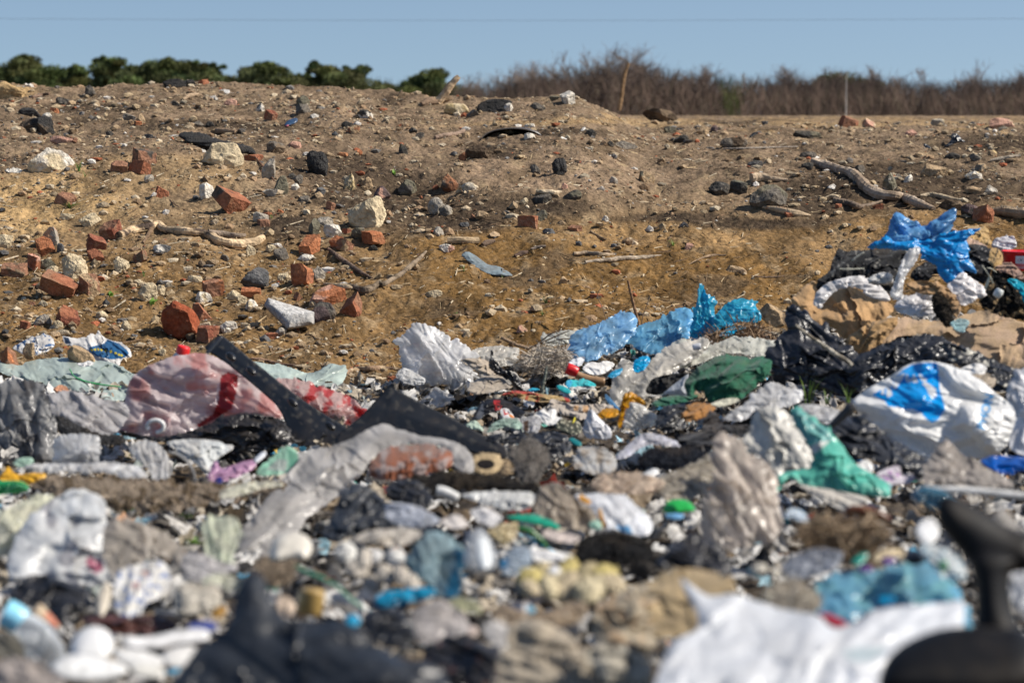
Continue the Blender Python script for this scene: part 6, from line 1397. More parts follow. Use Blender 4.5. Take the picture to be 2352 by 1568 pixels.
SHB = B('white shopping bag with a blue printed panel and blue lettering', 'I', '1205,360 1260,305 1330,258 1400,220 1480,178 1540,130 1600,100 1680,88 1765,90 1840,108 1905,132 1980,170 2052,210 2100,248 2145,292 2220,345 2295,400 2300,450 2285,510 2250,580 2205,655 2130,700 2062,722 1980,715 1900,705 1820,730 1740,765 1695,735 1650,705 1570,660 1500,622 1420,550 1350,482 1280,430 1218,392', 'opaque', (.72, .72, .71), d=5.2, lean=.15, amp=.7, bulge=.32, fw=.2, step=1.4, mott=.05, jag=.3, layers=0,
  patches=[('1330,300 1380,270 1470,240 1475,195 1545,128 1600,98 1680,86 1768,88 1780,150 1785,260 1825,395 1800,430 1775,470 1735,488 1700,465 1660,420 1600,395 1560,400 1500,380 1440,378 1420,345', (.0, .32, .80)),
           ('1478,190 1520,165 1550,150 1540,190 1500,250 1470,265', (.68, .7, .72)), ('1552,170 1572,160 1575,195 1600,185 1612,160 1628,180 1640,215 1610,220 1600,205 1580,220 1556,205', (.68, .7, .72)),
           ('1640,165 1660,160 1680,185 1700,195 1690,215 1660,205', (.68, .7, .72)), ('1668,225 1690,210 1735,240 1765,265 1762,310 1740,325 1712,300 1700,262', (.68, .7, .72)), ('1425,255 1450,235 1468,300 1440,320 1425,300', (.68, .7, .72)), ('1395,265 1415,255 1412,300 1390,295', (.68, .7, .72))])
# blue lettering on the bag
tc_ = bpy.data.curves.new('lettering', 'FONT'); tc_.body = 'PHON'; tc_.size = 1.0; tc_.offset = .018
to_ = bpy.data.objects.new('lettering_tmp', tc_); col.objects.link(to_)
bpy.context.view_layer.update(); dg = bpy.context.evaluated_depsgraph_get(); me_ = bpy.data.meshes.new_from_object(to_.evaluated_get(dg))
bpy.data.objects.remove(to_)
import bmesh
bm_ = bmesh.new(); bm_.from_mesh(me_); bmesh.ops.triangulate(bm_, faces=bm_.faces[:]);
tv = np.array([v.co[:] for v in bm_.verts]); tf = np.array([[v.index for v in f.verts] for f in bm_.faces if len(f.verts) == 3]); tq = np.array([[v.index for v in f.verts] for f in bm_.faces if len(f.verts) == 4]); bm_.free()
def zc(x, y):   # notes on the closest enlargement of this bag
    return np.stack([(3400 + np.asarray(x) / 3.379) * .57422, (1420 + np.asarray(y) / 3.379) * .57422], -1)
wid_ = tv[:, 0].max(); hgt_ = tv[:, 1].max()
bx_, by_ = 1815.0, 1015.0; ex_, ey_ = 1945.0, 545.0
tx_ = bx_ + (ex_ - bx_) * tv[:, 0] / wid_ + (-115) * tv[:, 1] / hgt_; ty_ = by_ + (ey_ - by_) * tv[:, 0] / wid_ + (-30) * tv[:, 1] / hgt_
tuv = zc(tx_, ty_); UVb = LAST['UV']; hit = np.zeros(len(UVb), bool)
for f in tf:
    a, b, c = tuv[f]; e0, e1, q = b - a, c - a, UVb - a; dt = e0[0] * e1[1] - e0[1] * e1[0]
    if abs(dt) < 1e-9: continue
    s = (q[:, 0] * e1[1] - q[:, 1] * e1[0]) / dt; t = (e0[0] * q[:, 1] - e0[1] * q[:, 0]) / dt; hit |= (s >= -.02) & (t >= -.02) & (s + t <= 1.02)
at_ = SHB.data.attributes['Col']; buf = np.zeros(len(SHB.data.vertices) * 4, np.float32); at_.data.foreach_get('color', buf); buf = buf.reshape(-1, 4)
buf[np.nonzero(hit)[0], :3] = (.0, .33, .74); at_.data.foreach_set('color', buf.ravel())
B('second white bag beside the shopping bag, cut by the edge', 'I', '2225,330 2245,240 2290,170 2352,125 2450,110 2470,700 2340,705 2245,645 2265,560 2300,470 2290,400', 'opaque', (.70, .70, .72), d=5.05, lean=.15, amp=.4)
SH('deep blue sheet under the shopping bag', 'I', '2055,745 2100,720 2150,708 2250,715 2352,718 2460,720 2450,812 2300,815 2200,832 2140,812', 'opaque', (.0, .09, .42), d=4.6)
B('greyish clear bag below the shopping bag', 'I', '1675,880 1690,800 1725,735 1780,660 1835,600 1870,640 1905,690 1990,735 2085,790 2180,835 2270,890 2255,922 2150,918 1900,925 1760,915 1710,912', 'film', (.42, .39, .36), d=4.35)
SH('white grey sheet tucked behind the teal film top', 'I', '825,375 880,362 960,368 1050,385 1115,408 1090,460 1040,505 960,470 890,445', 'film', (.58, .58, .58), d=5.1)
B('dark green tarpaulin bag next to the black bin liners', 'I', '72,225 110,170 180,108 240,75 300,40 380,42 480,50 570,55 650,68 645,150 600,195 560,232 500,285 450,330 370,345 300,345 265,352 222,340 205,270 150,240 160,320 110,332 95,280', 'cloth', (.022, .115, .065), d=6.1, name='cloth', lean=.3, amp=.55, fw=.34, bulge=.5)
SH('dark green flap at the foot of the tarpaulin bag', 'H', '2115,355 2180,318 2260,302 2352,310 2400,330 2330,350 2200,372 2130,378', 'cloth', (.02, .12, .07), name='cloth', d=5.9)
B('shiny black bin liner at the foot of the heap', 'F', '632,1010 680,960 735,900 755,820 765,745 795,712 860,750 1000,868 1080,920 1140,958 1190,1010 1240,1050 1235,1110 1255,1200 1270,1290 1150,1275 1000,1270 900,1240 800,1180 690,1165 640,1110', 'bag', (.019, .020, .025), d=6.35, lean=.2, amp=.7, fw=.2, ang=15)
B('wide black bin liner below the hessian cloth', 'F', '1175,1120 1240,1050 1330,1000 1440,965 1560,930 1700,905 1800,930 1868,985 1872,1060 1850,1110 1720,1100 1600,1110 1470,1160 1340,1235 1255,1300 1215,1220', 'bag', (.020, .021, .025), d=6.3, lean=.2, amp=.65, fw=.2, ang=-25)
B('ragged black film at the edge of the hessian cloth', 'F', '1800,960 1900,970 2010,1010 2100,1060 2230,1110 2330,1150 2400,1200 2300,1260 2220,1290 2130,1270 2050,1170 1950,1120 1860,1080', 'bag', (.02, .02, .021), d=6.0, spots=((.4, .38, .32), .12, .28))
SC('white crumpled paper under the ragged black film', 'F', '1890,1160 1960,1110 2050,1090 2112,1120 2080,1180 1990,1200', W_, kind='paper', d=5.75)
SC('beige torn cardboard beside the white crumpled paper', 'F', '1940,1190 2080,1150 2170,1190 2150,1260 2060,1290 1980,1250', (.42, .35, .27), kind='paper', d=5.7)
# --- the heap
B('black woven rag at the top of the heap', 'F', '1060,470 1075,395 1098,345 1125,330 1150,352 1210,338 1300,345 1380,325 1480,318 1605,305 1590,370 1560,430 1520,520 1500,570 1445,640 1350,560 1240,515 1160,540 1080,545 1000,590 940,610 955,550 1010,510', 'cloth', (.016, .017, .02), name='cloth', d=7.0, lean=.2, amp=.5, fw=.2, spots=((.20, .19, .17), .06, .32))
B('black woven rag under the blue star shaped bag', 'F', '1590,500 1640,450 1700,415 1820,370 1900,330 1985,298 2080,310 2150,345 2155,430 2120,500 2082,565 2040,545 2000,530 1900,520 1800,500 1750,490 1705,560 1620,545', 'cloth', (.015, .016, .02), name='cloth', d=6.95, lean=.2, amp=.5, fw=.2, spots=((.22, .21, .2), .06, .32))
B('black ragged netting with tan bits at the heap flank', 'F', '2060,640 2100,560 2150,480 2230,470 2300,520 2420,560 2440,790 2300,800 2150,790 2080,750', 'fuzz', (.02, .02, .02), name='cloth', d=6.75, lean=.2, spots=((.38, .27, .15), .12, .2))
B('golden hessian cloth hanging in a flap, upper piece', 'F', '785,690 830,640 900,568 965,538 965,620 955,700 1000,722 1015,680 1030,640 1120,605 1205,580 1240,605 1280,640 1370,660 1440,690 1468,740 1430,780 1395,805 1320,850 1240,890 1150,935 1110,890 1062,842 990,850 930,852 870,780', 'cloth', TAN, name='cloth', d=6.8, lean=.25, amp=.8, gain=.75, span=3.2, bulge=.16, ang=50)
B('golden hessian flap folded under, middle piece', 'F', '1135,955 1190,910 1250,870 1300,830 1400,800 1505,785 1500,820 1482,855 1440,905 1390,960 1320,1005 1240,1032 1200,1012', 'cloth', (.45, .28, .13), name='cloth', d=6.6, lean=.15, ang=-50, gain=.8, span=2.6)
B('wide pale hessian cloth running to the picture edge', 'F', '1395,970 1440,900 1480,850 1500,800 1600,800 1700,812 1800,812 1900,790 1990,765 2100,738 2220,790 2352,830 2480,850 2480,1150 2360,1150 2280,1130 2200,1100 2100,1055 2000,1012 1920,980 1830,950 1760,910 1690,895 1560,910 1480,945', 'cloth', (.44, .31, .19), name='cloth', d=6.55, lean=.3, amp=.8, gain=.7, span=3.6, mottc=(.47, .33, .22), ang=-15)
B('white thin bag draped over the golden hessian', 'F', '938,690 960,640 1000,580 1060,548 1125,528 1210,512 1290,510 1360,560 1425,620 1452,682 1380,672 1300,652 1260,615 1230,590 1160,590 1100,602 1045,650 1012,702 985,728 960,722', 'opaque', (.68, .66, .65), d=6.72, lean=.15, amp=.5)
B('white frayed strip hanging through the heap', 'F', '1570,345 1615,328 1655,330 1640,380 1620,425 1580,475 1552,520 1540,575 1535,622 1590,638 1605,655 1565,682 1500,665 1455,640 1465,600 1482,560 1505,490 1530,420', 'film', (.62, .62, .62), d=6.6, lean=.15)
B('white crumpled wad beside the frayed strip', 'F', '1478,702 1530,670 1600,640 1660,620 1722,608 1745,680 1768,760 1700,775 1640,785 1560,765 1500,752', 'opaque', (.66, .65, .66), d=6.55, lean=.15, amp=.6, fw=.2)
B('white silky wad under the blue star shaped bag', 'F', '1828,575 1880,540 1920,492 1960,488 2000,530 2052,560 2095,600 2080,642 2010,680 1945,712 1905,690 1880,662', 'opaque', (.68, .65, .64), d=6.55, lean=.15, amp=.5)
B('white flaky strip on the black woven rag', 'F', '1290,545 1330,500 1420,480 1470,500 1480,560 1420,570 1350,575', 'foam', (.62, .61, .58), name='paper_scrap', d=6.68, lean=.15)
B('brown cloth scraps under the white frayed strip', 'F', '1560,560 1640,545 1710,545 1800,570 1850,600 1900,660 1930,720 1910,790 1870,780 1850,700 1780,640 1700,640 1620,620', 'cloth', (.40, .25, .13), name='cloth', d=6.5, lean=.15)
B('dark net hollow in the middle of the heap', 'F', '1730,640 1800,640 1860,700 1880,790 1840,870 1780,800 1740,740', 'fuzz', (.03, .026, .022), name='cloth', d=6.48, lean=.15)
star = B('blue star shaped bag crowning the heap', 'F', '1435,325 1442,240 1462,170 1480,120 1500,85 1535,98 1560,112 1620,150 1672,182 1760,125 1840,72 1868,58 1882,70 1880,125 1860,185 1830,222 1850,250 1800,330 1700,345 1560,320', 'film', (.17, .40, .62), d=6.9, lean=.1, amp=.8, fw=.26, jag=.9, smooth=1)
B('deep blue crumpled bag under the star shaped one', 'F', '1305,330 1345,290 1420,255 1445,240 1500,290 1600,270 1700,280 1800,225 1860,215 1950,210 2050,192 2052,205 2000,235 1958,262 1968,310 1972,385 2005,440 2032,492 1985,480 1935,462 1952,522 1905,545 1845,562 1800,525 1768,482 1770,440 1715,410 1655,392 1675,360 1560,330 1440,325', 'opaque', (.005, .27, .66), d=6.75, lean=.1, amp=.55, fw=.2, smooth=1)
SC('mustard cloth piece behind the star shaped bag', 'F', '1955,262 1970,215 1978,168 2050,182 2112,190 2115,250 2140,300 2080,305 1990,292', (.5, .33, .14), kind='cloth', name='cloth', d=7.1)
SC('pink beige rolled cloth behind the star shaped bag', 'F', '1840,200 1870,180 1950,235 2050,280 2120,320 2060,335 1970,320 1900,260', (.45, .31, .23), kind='cloth', name='cloth', d=7.05)
B('white crinkled film behind the red tin', 'F', '2130,310 2150,265 2180,250 2240,245 2282,240 2295,275 2302,315 2260,335 2200,340 2160,335', 'opaque', (.66, .65, .67), d=7.1, lean=.1, amp=.6)
# red tin
tb = pts(*cv('F', [(2330, 470)])[0], 7.0); tin = thing('paint_tin', 'red tin with white hazard label cut by the edge', tb, 'tin')
rT = 0.056; hT = 130 * K * 7.0 / FD; n_ = 40
prof_ = [(rT * .98, 0), (rT, .004), (rT, hT * .93), (rT * 1.03, hT * .94), (rT * 1.03, hT), (rT * .96, hT), (rT * .96, hT * .96), (0.0005, hT * .96)]
th_ = np.linspace(0, 2 * math.pi, n_, endpoint=False); Vt = np.concatenate([np.stack([tb[0] + r * np.cos(th_), tb[1] + r * np.sin(th_), tb[2] + z + 0 * th_], 1) for r, z in prof_])
Ft = np.array([[k * n_ + i, k * n_ + (i + 1) % n_, (k + 1) * n_ + (i + 1) % n_, (k + 1) * n_ + i] for k in range(len(prof_) - 1) for i in range(n_)])
make('tin_body', Vt, [Ft], 'hard', (.72, .006, .012), True, tin)
nu, nv_ = 60, 44; a0, a1 = -2.05, -1.05
ga, gz = np.meshgrid(np.linspace(a0, a1, nu), np.linspace(hT * .12, hT * .78, nv_)); ga = ga.ravel(); gz = gz.ravel(); rr = rT + .0012
Vl = np.stack([tb[0] + rr * np.cos(ga), tb[1] + rr * np.sin(ga), tb[2] + gz], 1)
s_ = (ga - a0) / (a1 - a0); t_ = (gz - hT * .12) / (hT * .66)
Cl = np.tile((.72, .02, .025), (len(s_), 1)); up_ = t_ > .40; Cl[up_] = (.72, .72, .74)
for cx_ in (.28, .73):
    m_ = abs(s_ - cx_) / .19 + abs(t_ - .69) / .26; Cl[(m_ < 1.0) & (m_ > .84)] = (.55, .12, .15)
    Cl[(np.abs(s_ - cx_) < .045) & (np.abs(t_ - .69) < .09)] = (.2, .2, .22)
ln_ = (~up_) & (np.sin(t_ * 95) > .1) & (s_ > .06); Cl[ln_] = (.72, .42, .42)
Fl = np.array([[j * nu + i, j * nu + i + 1, (j + 1) * nu + i + 1, (j + 1) * nu + i] for j in range(nv_ - 1) for i in range(nu - 1)])
make('hazard_label', Vl, [Fl], 'hard', Cl, True, tin)
B('dusty pink cloth hanging before the red tin', 'F', '2150,455 2200,425 2262,418 2310,455 2345,500 2352,530 2310,525 2250,490 2190,480', 'cloth', (.33, .21, .16), name='cloth', d=6.8)
B('mustard cloth loop beside the red tin', 'F', '2120,345 2150,320 2185,330 2212,380 2205,430 2150,450 2120,420', 'cloth', (.45, .29, .12), name='cloth', d=6.85)
SC('turquoise plastic strip at the edge of the heap', 'F', '2235,540 2280,525 2352,560 2400,580 2400,700 2345,690 2330,620 2270,575', (.0, .40, .55), d=6.6)
for i, (pl_, lb) in enumerate((('2070,440,9 2100,480,10 2125,520,10 2145,560,8', 'cream webbing strap hanging on the black netting, longest'), ('2105,455,8 2135,462,9 2165,485,8', 'short cream webbing strap beside the longest one'), ('2120,520,10 2105,560,10 2090,600,9', 'cream webbing strap, lowest on the netting'), ('1980,405,8 2005,420,9 2020,440,8', 'short cream strap next to the deep blue bag'), ('1195,408,9 1230,380,10 1275,352,9', 'pale strap on the black woven rag, upper'), ('1110,462,10 1190,464,11 1278,460,9', 'pale strap on the black woven rag, lower'))):
    wood(lb, 'F', pl_, (.62, .61, .5), name='strap', kind='cloth', d=6.5, nz=.15, flat=.4)
wood('white cup rim tucked into the netting', 'F', '2160,650,24 2180,625,30 2195,600,24', (.6, .62, .6), name='cup', kind='hard', d=6.55, nz=.05, ring=18)
SC('pale blue film stuck on the hessian cloth', 'F', '1855,830 1900,800 1970,800 1990,830 1950,860 1960,890 1900,880', (.36, .47, .48), kind='film', d=6.4)
wood('weathered pole leaning through the black bin liner', 'F', '815,838,8 880,890,11 980,960,14 1080,1030,16 1160,1080,17 1195,1112,14', (.42, .38, .31), name='pole', d=6.15, c2=(.2, .17, .13))
for i, (pl_, lb) in enumerate((('1130,400,2 1180,330,2 1235,300,2 1262,230,1.5', 'longest black thread curling from the woven rag'), ('1260,390,2 1300,300,2 1360,270,1.5', 'black thread arching over the woven rag'), ('1105,360,2 1110,310,2 1165,290,1.5', 'short black thread at the corner of the woven rag'))):
    wood(lb, 'F', pl_, (.02, .02, .02), name='thread', kind='cloth', d=6.95, nz=0)
# --- blue films and clear bags at the slope foot
B('light blue translucent bag bulging under twigs', 'E', '1560,945 1565,880 1590,820 1640,785 1700,765 1780,735 1860,698 1920,672 1965,672 2010,735 1985,800 1950,850 1905,905 1850,935 1775,962 1720,990 1650,992 1600,985', 'film', (.27, .47, .64), d=7.75, lean=.3, amp=.55, fw=.18)
B('light blue translucent bag joined behind the standing stick', 'E', '1955,860 1990,800 2040,755 2100,740 2160,725 2205,685 2270,660 2345,642 2385,700 2390,800 2330,860 2250,905 2170,945 2100,945 2010,900', 'film', (.20, .46, .66), d=7.8, lean=.3, amp=.55, fw=.18)
B('turquoise bag rising in a ragged upright point', 'F', '105,960 115,860 135,775 155,690 168,575 192,575 205,635 250,650 282,692 262,730 275,790 290,840 262,885 205,895 160,945 140,985', 'film', (.05, .44, .60), d=7.8, lean=.1, amp=.55, fw=.2, smooth=1)
B('turquoise bag spread sideways in wing like folds', 'F', '265,840 280,780 320,735 380,680 430,668 472,668 545,690 530,715 582,765 562,822 480,812 400,825 330,855 285,885', 'film', (.06, .46, .62), d=7.75, lean=.2, amp=.55, fw=.2, smooth=1)
SC('turquoise torn strip under the winged bag', 'F', '300,915 330,880 380,852 480,845 478,862 410,880 400,905 330,912', (.03, .42, .6), d=7.6, kind='film')
v_, f_, c_, ctr_ = fibres('twigs', 'F', '170,985 190,920 300,890 420,830 560,850 670,930 640,960 400,970 260,1005', 260, 42, [(.28, .18, .11), (.18, .11, .07), (.36, .25, .16)], d=7.6, seed=4)
tag(make('twig_heap', v_, [f_], 'grit', c_, False), 'tangle of dry brown twigs under the turquoise bags', 'twig heap')
v_, f_, c_, ctr_ = fibres('straw', 'E', '1195,1035 1225,980 1265,945 1400,900 1540,918 1572,1000 1520,1082 1350,1085 1260,1060', 520, 27, [(.58, .51, .41), (.50, .43, .35), (.62, .56, .48), (.4, .33, .26)], d=7.58, seed=5)
nb_ = make('straw_nest', v_, [f_], 'grit', c_, False); tag(nb_, 'matted nest of pale straw fibres beside the blue bag', 'straw')
puff('core_mat', None, 'E', '1230,1035 1260,975 1320,940 1420,915 1520,935 1545,1000 1500,1065 1350,1075', 'fuzz', (.52, .45, .37), d=7.58, parent=nb_)
B('large clear plastic bag shining at the foot of the slope', 'E', '405,842 432,835 462,832 468,800 482,778 520,755 562,745 600,755 642,782 665,808 705,822 780,860 860,905 940,955 965,985 945,1020 905,1055 885,1085 905,1110 922,1135 880,1165 838,1182 770,1150 700,1145 600,1140 520,1132 470,1070 432,1005 428,920', 'clear', (.66, .67, .68), d=7.6, lean=.15, amp=.5, fw=.16, ang=52, fs=3.2)
B('flattened clear film beside the large clear bag', 'E', '385,1105 415,1060 455,1040 520,1075 600,1125 560,1155 480,1158', 'clear', (.62, .62, .6), d=7.5)
SH('beige hessian rag behind the black shred', 'E', '815,992 870,980 960,978 1010,1000 1052,1030 1085,1082 1020,1090 960,1082 900,1040', 'cloth', (.47, .39, .3), name='cloth', d=7.45)
B('grey beige knitted cloth bundle in front of the black shred', 'E', '880,1205 895,1160 930,1122 1000,1100 1085,1088 1120,1120 1128,1145 1180,1172 1100,1190 1000,1215 930,1215', 'cloth', (.42, .36, .29), name='cloth', d=7.2, amp=.25)
B('twisted black film shred standing upright', 'E', '1018,1040 1030,990 1038,925 1052,948 1052,990 1085,1020 1110,1055 1160,1068 1205,1092 1225,1140 1242,1192 1212,1202 1180,1150 1150,1122 1100,1098 1060,1082 1040,1060', 'bag', (.016, .016, .018), d=7.25, lean=.05, smooth=1)
B('creased clear film behind the hessian rag', 'E', '885,935 960,908 1060,898 1150,905 1222,910 1205,960 1190,1022 1120,1030 1060,1032 990,1000 950,962', 'clear', (.62, .59, .55), d=7.8)
B('grey clear bag under the knotty stick', 'E', '1365,860 1375,820 1390,795 1420,835 1480,800 1540,788 1600,800 1605,850 1560,880 1480,890 1400,900', 'clear', (.52, .52, .48), d=8.1)
PA('white paper triangle above the red bottle cap', 'E', '1538,1035 1562,990 1610,975 1665,963 1655,1000 1635,1035', WB, d=7.4)
PA('white crumpled paper beside the red bottle cap', 'E', '1640,1045 1672,1012 1715,1000 1760,1012 1790,990 1872,1012 1840,1050 1790,1085 1730,1092 1680,1080', W_, d=7.35, amp=.6)
rc = cv('E', [(1600, 1080)])[0]; bt3 = thing('bottle', 'brown necked bottle with bright red cap lying sideways', pts(rc[0], rc[1], 7.25))
wood(None, 'E', '1612,1075,34 1592,1066,38 1560,1052,40 1540,1044,38', (.65, .008, .012), name='cap', kind='hard', d=7.2, nz=.03, parent=bt3, ring=20)
wood(None, 'E', '1605,1088,26 1660,1112,30 1720,1132,32 1795,1140,30', (.33, .2, .1), name='bottle_body', kind='hard', d=7.25, nz=.06, parent=bt3, ring=20)
SC('torn turquoise and white rag below the red bottle cap', 'E', '1530,1150 1555,1120 1600,1128 1640,1115 1690,1128 1742,1158 1710,1182 1640,1185 1560,1185', (.04, .46, .5), d=7.1, kind='cloth', name='cloth', amp=.5, patches=[('1530,1150 1555,1120 1580,1135 1560,1185', (.05, .4, .65)), ('1560,1170 1740,1165 1700,1190 1560,1190', (.6, .6, .58))])
puff('oval_lid', 'teal oval lid with silver rim', 'E', ell(1520, 1188, 56, 22, 25), 'hard', (.02, .28, .3), d=6.95, bulge=.3, cat='lid')
SC('small bright blue scrap in the debris by the oval lid', 'E', '1275,1192 1300,1178 1345,1180 1360,1192 1330,1202 1290,1204', (.05, .45, .62), d=7.0)
wv_ = B('red and mustard woven strip lying on the debris', 'E', '1095,1232 1130,1205 1190,1195 1280,1205 1340,1212 1420,1225 1500,1235 1555,1250 1562,1272 1500,1285 1400,1272 1300,1268 1240,1252 1160,1228', 'cloth', (.42, .29, .13), name='cloth', d=6.85, patches=[('1095,1232 1130,1203 1190,1193 1300,1203 1390,1232 1300,1225 1200,1212 1140,1225', (.38, .05, .035)), ('1510,1225 1545,1225 1566,1272 1540,1275', (.38, .05, .035)), ('1190,1215 1210,1218 1200,1250 1180,1235', (.33, .08, .04)), ('1270,1222 1290,1225 1275,1262 1258,1255', (.33, .08, .04)), ('1340,1235 1365,1235 1350,1275 1330,1268', (.33, .08, .04))])
wood('greenish stick standing in front of the straw nest', 'E', '1405,1030,5 1395,1100,9 1380,1150,11 1378,1215,10', (.22, .24, .2), name='stick', d=7.0, ground=False)
box = PA('crushed black carton with red lettering', 'H', '905,470 930,410 975,350 1015,332 1062,322 1110,332 1155,352 1200,378 1245,405 1262,425 1205,462 1130,425 1060,415 1010,425 960,470', (.015, .015, .017), name='carton', cat='carton', d=6.6, amp=.35, fw=.4,
  patches=[('1050,335 1092,338 1095,352 1068,352 1068,358 1095,362 1092,372 1050,368', (.45, .02, .02)), ('1050,378 1070,375 1075,392 1098,380 1105,368 1098,400 1062,405', (.45, .02, .02)), ('975,352 985,420 960,468 925,450', (.09, .1, .12))], kind='opaque')
PA('white carton corner printed with a red and orange mark', 'H', '1088,398 1112,390 1145,390 1168,420 1195,458 1150,456 1108,452', (.7, .69, .68), d=6.5, name='carton', cat='carton', patches=[('1112,398 1122,396 1130,425 1145,418 1148,426 1122,440', (.45, .02, .02)), ('1148,428 1170,432 1195,458 1160,450', (.7, .22, .03))])
B('mint grey crumpled film before the black carton', 'H', '1005,555 1025,515 1062,480 1120,460 1180,458 1225,485 1245,525 1200,532 1150,512 1100,520 1050,545', 'film', (.34, .42, .38), d=6.3)
SC('mint green folded scrap beside the bumper', 'H', '858,505 890,485 932,468 960,505 985,545 940,535 900,525', (.46, .56, .46), d=6.3)
B('clear round film with a brown corner', 'H', '1245,520 1248,480 1270,452 1310,440 1360,450 1368,500 1345,560 1300,560 1260,545', 'clear', (.48, .48, .49), d=6.2, patches=[('1248,480 1285,470 1280,545 1255,545', (.22, .14, .1))])
PA('white folded tissue, upright pieces beside the clear film', 'H', '1315,440 1365,400 1390,385 1405,420 1440,390 1478,400 1470,450 1530,455 1500,490 1420,510 1370,480', W_, d=6.25, amp=.6)
SC('grey beige rag with orange stripes', 'H', '1420,350 1445,325 1500,345 1600,370 1700,365 1800,360 1870,380 1800,420 1720,440 1640,470 1560,440 1480,420', (.46, .4, .34), kind='cloth', name='cloth', d=6.5, patches=[('1590,372 1625,372 1615,410 1585,405', (.6, .36, .18)), ('1650,372 1690,370 1680,420 1650,415', (.6, .36, .18))])
SC('black and gold foil scrap', 'H', '1455,530 1480,470 1520,450 1560,480 1600,460 1640,500 1640,560 1580,570 1520,545', (.05, .055, .04), kind='metal', d=6.2, spots=((.4, .38, .28), .15, .15), name='foil_scrap', cat='foil')
SC('thin yellow plastic pick', 'H', '1575,490 1590,450 1600,445 1598,470 1585,492', (.7, .6, .02), kind='hard', d=6.1)
SC('dark teal plastic tab with white scrap', 'H', '1540,600 1575,582 1615,605 1648,625 1630,655 1590,640', (.01, .15, .16), d=5.9, kind='hard', smooth=1)
SH('amber yellow translucent film standing in a loop', 'H', '1885,515 1895,440 1918,310 1945,288 1975,285 2030,320 2072,362 2040,368 2000,345 1965,370 1945,420 1925,510', 'film', (.62, .36, .02), d=6.3, lean=.1)
SH('amber yellow film flap behind the white scrap', 'H', '1738,455 1760,420 1800,392 1850,390 1892,402 1885,440 1830,455', 'film', (.60, .35, .03), d=6.35)
B('whitish clear bag beside the amber loop', 'H', '1915,515 1930,440 1952,378 1992,350 2040,370 2085,402 2130,430 2175,462 2145,495 2100,515 2000,535', 'clear', (.6, .59, .57), d=6.2, lean=.15)
B('white stiff plastic fin before the amber flap', 'H', '1648,555 1665,470 1692,398 1725,408 1742,440 1790,485 1835,530 1842,575 1820,602 1760,595 1690,598', 'opaque', (.66, .66, .68), d=6.1, lean=.1, amp=.35)
B('wide milky film heaped between straw and tarpaulin', 'E', '1825,1305 1850,1180 1862,1080 1885,1020 1920,990 1980,995 2005,1030 2010,1095 2060,1050 2110,990 2160,940 2210,908 2280,890 2352,868 2470,850 2490,900 2400,980 2300,1040 2200,1100 2150,1145 2100,1210 2062,1262 2010,1240 1960,1212 1925,1270 1890,1322', 'clear', (.60, .58, .54), d=6.9, lean=.3, amp=.5, fw=.16)
B('milky crumpled film below the turquoise bags', 'F', '-40,1010 30,950 90,930 130,960 200,985 300,960 400,925 470,920 560,935 660,950 690,980 640,1030 500,1050 380,1020 300,1040 180,1090 60,1130 -40,1110', 'film', (.58, .53, .47), d=7.1, lean=.4)
SC('bright blue scrunched rosette on the milky film', 'E', '1985,1065 1990,1010 2010,980 2050,968 2092,962 2102,1000 2080,1030 2055,1062 2020,1075', (.0, .36, .68), d=6.8, amp=.9, fw=.3, kind='opaque')
SC('blue torn scrap beside the milky film', 'E', '1815,1105 1840,1070 1880,1055 1920,1040 1905,1080 1860,1110', (.03, .35, .6), d=6.85, amp=.6)
SC('blue tinted clear scrap below the milky film', 'E', '1795,1215 1830,1240 1870,1290 1905,1330 1860,1310 1810,1270', (.15, .35, .55), d=6.7, kind='film')
SH('black card sheet leaning beside the tarpaulin bag', 'H', '2065,285 2085,235 2115,188 2200,165 2360,148 2400,160 2352,215 2280,260 2200,292 2120,305', 'paper', (.03, .03, .03), name='card_sheet', cat='card', d=6.4, lean=.1, smooth=1)
SH('pale blue folded card standing before the black card sheet', 'H', '2188,290 2240,245 2300,200 2358,158 2352,310 2345,312 2270,308', 'paper', (.55, .58, .62), name='card_sheet', cat='card', d=6.3, lean=.05, smooth=0, amp=.15)
wood('small white bottle cap lying by the twigs', 'F', '125,990,20 155,985,24 180,982,22', (.66, .67, .7), name='screw_lid', kind='hard', d=6.9, nz=0, ring=18, cat='cap')
B('black crinkled film in front of the amber loop', 'H', '2135,510 2160,440 2200,372 2280,352 2360,348 2390,400 2370,470 2300,510 2250,540 2190,545', 'bag', (.03, .03, .031), d=6.0)
B('orange brown cloth scrap below the tarpaulin bag', 'I', '48,455 75,400 105,368 150,352 190,352 240,370 285,385 250,425 200,450 150,470 95,475', 'cloth', (.36, .17, .05), name='cloth', d=5.6)
B('greyish white film spread below the tarpaulin bag', 'I', '335,465 380,420 450,378 520,325 580,268 615,235 640,218 700,232 760,262 840,268 855,310 848,342 780,372 700,392 620,398 540,402 500,450 440,475', 'film', (.54, .53, .53), d=5.65, lean=.3, amp=.5, fw=.2)
SC('crumpled cream paper below the tarpaulin bag', 'I', '230,365 300,335 390,318 440,325 440,345 360,370 290,385', (.6, .58, .46), d=5.7, kind='paper')
B('black rumpled bag before the milky waste', 'H', '990,605 1040,570 1100,558 1180,560 1252,558 1270,590 1255,622 1180,628 1100,625 1040,622', 'bag', (.018, .018, .02), d=5.75)
B('black rounded bag with a slit', 'H', '1290,600 1330,562 1400,548 1470,555 1530,575 1565,625 1568,680 1500,715 1420,742 1360,715 1330,655', 'bag', (.016, .017, .02), d=5.6)
SH('grey translucent band bending across the waste', 'H', '1865,728 1920,670 1990,602 2060,555 2160,572 2295,622 2290,662 2190,640 2105,632 2020,665 1950,722', 'film', (.46, .46, .49), d=5.3)
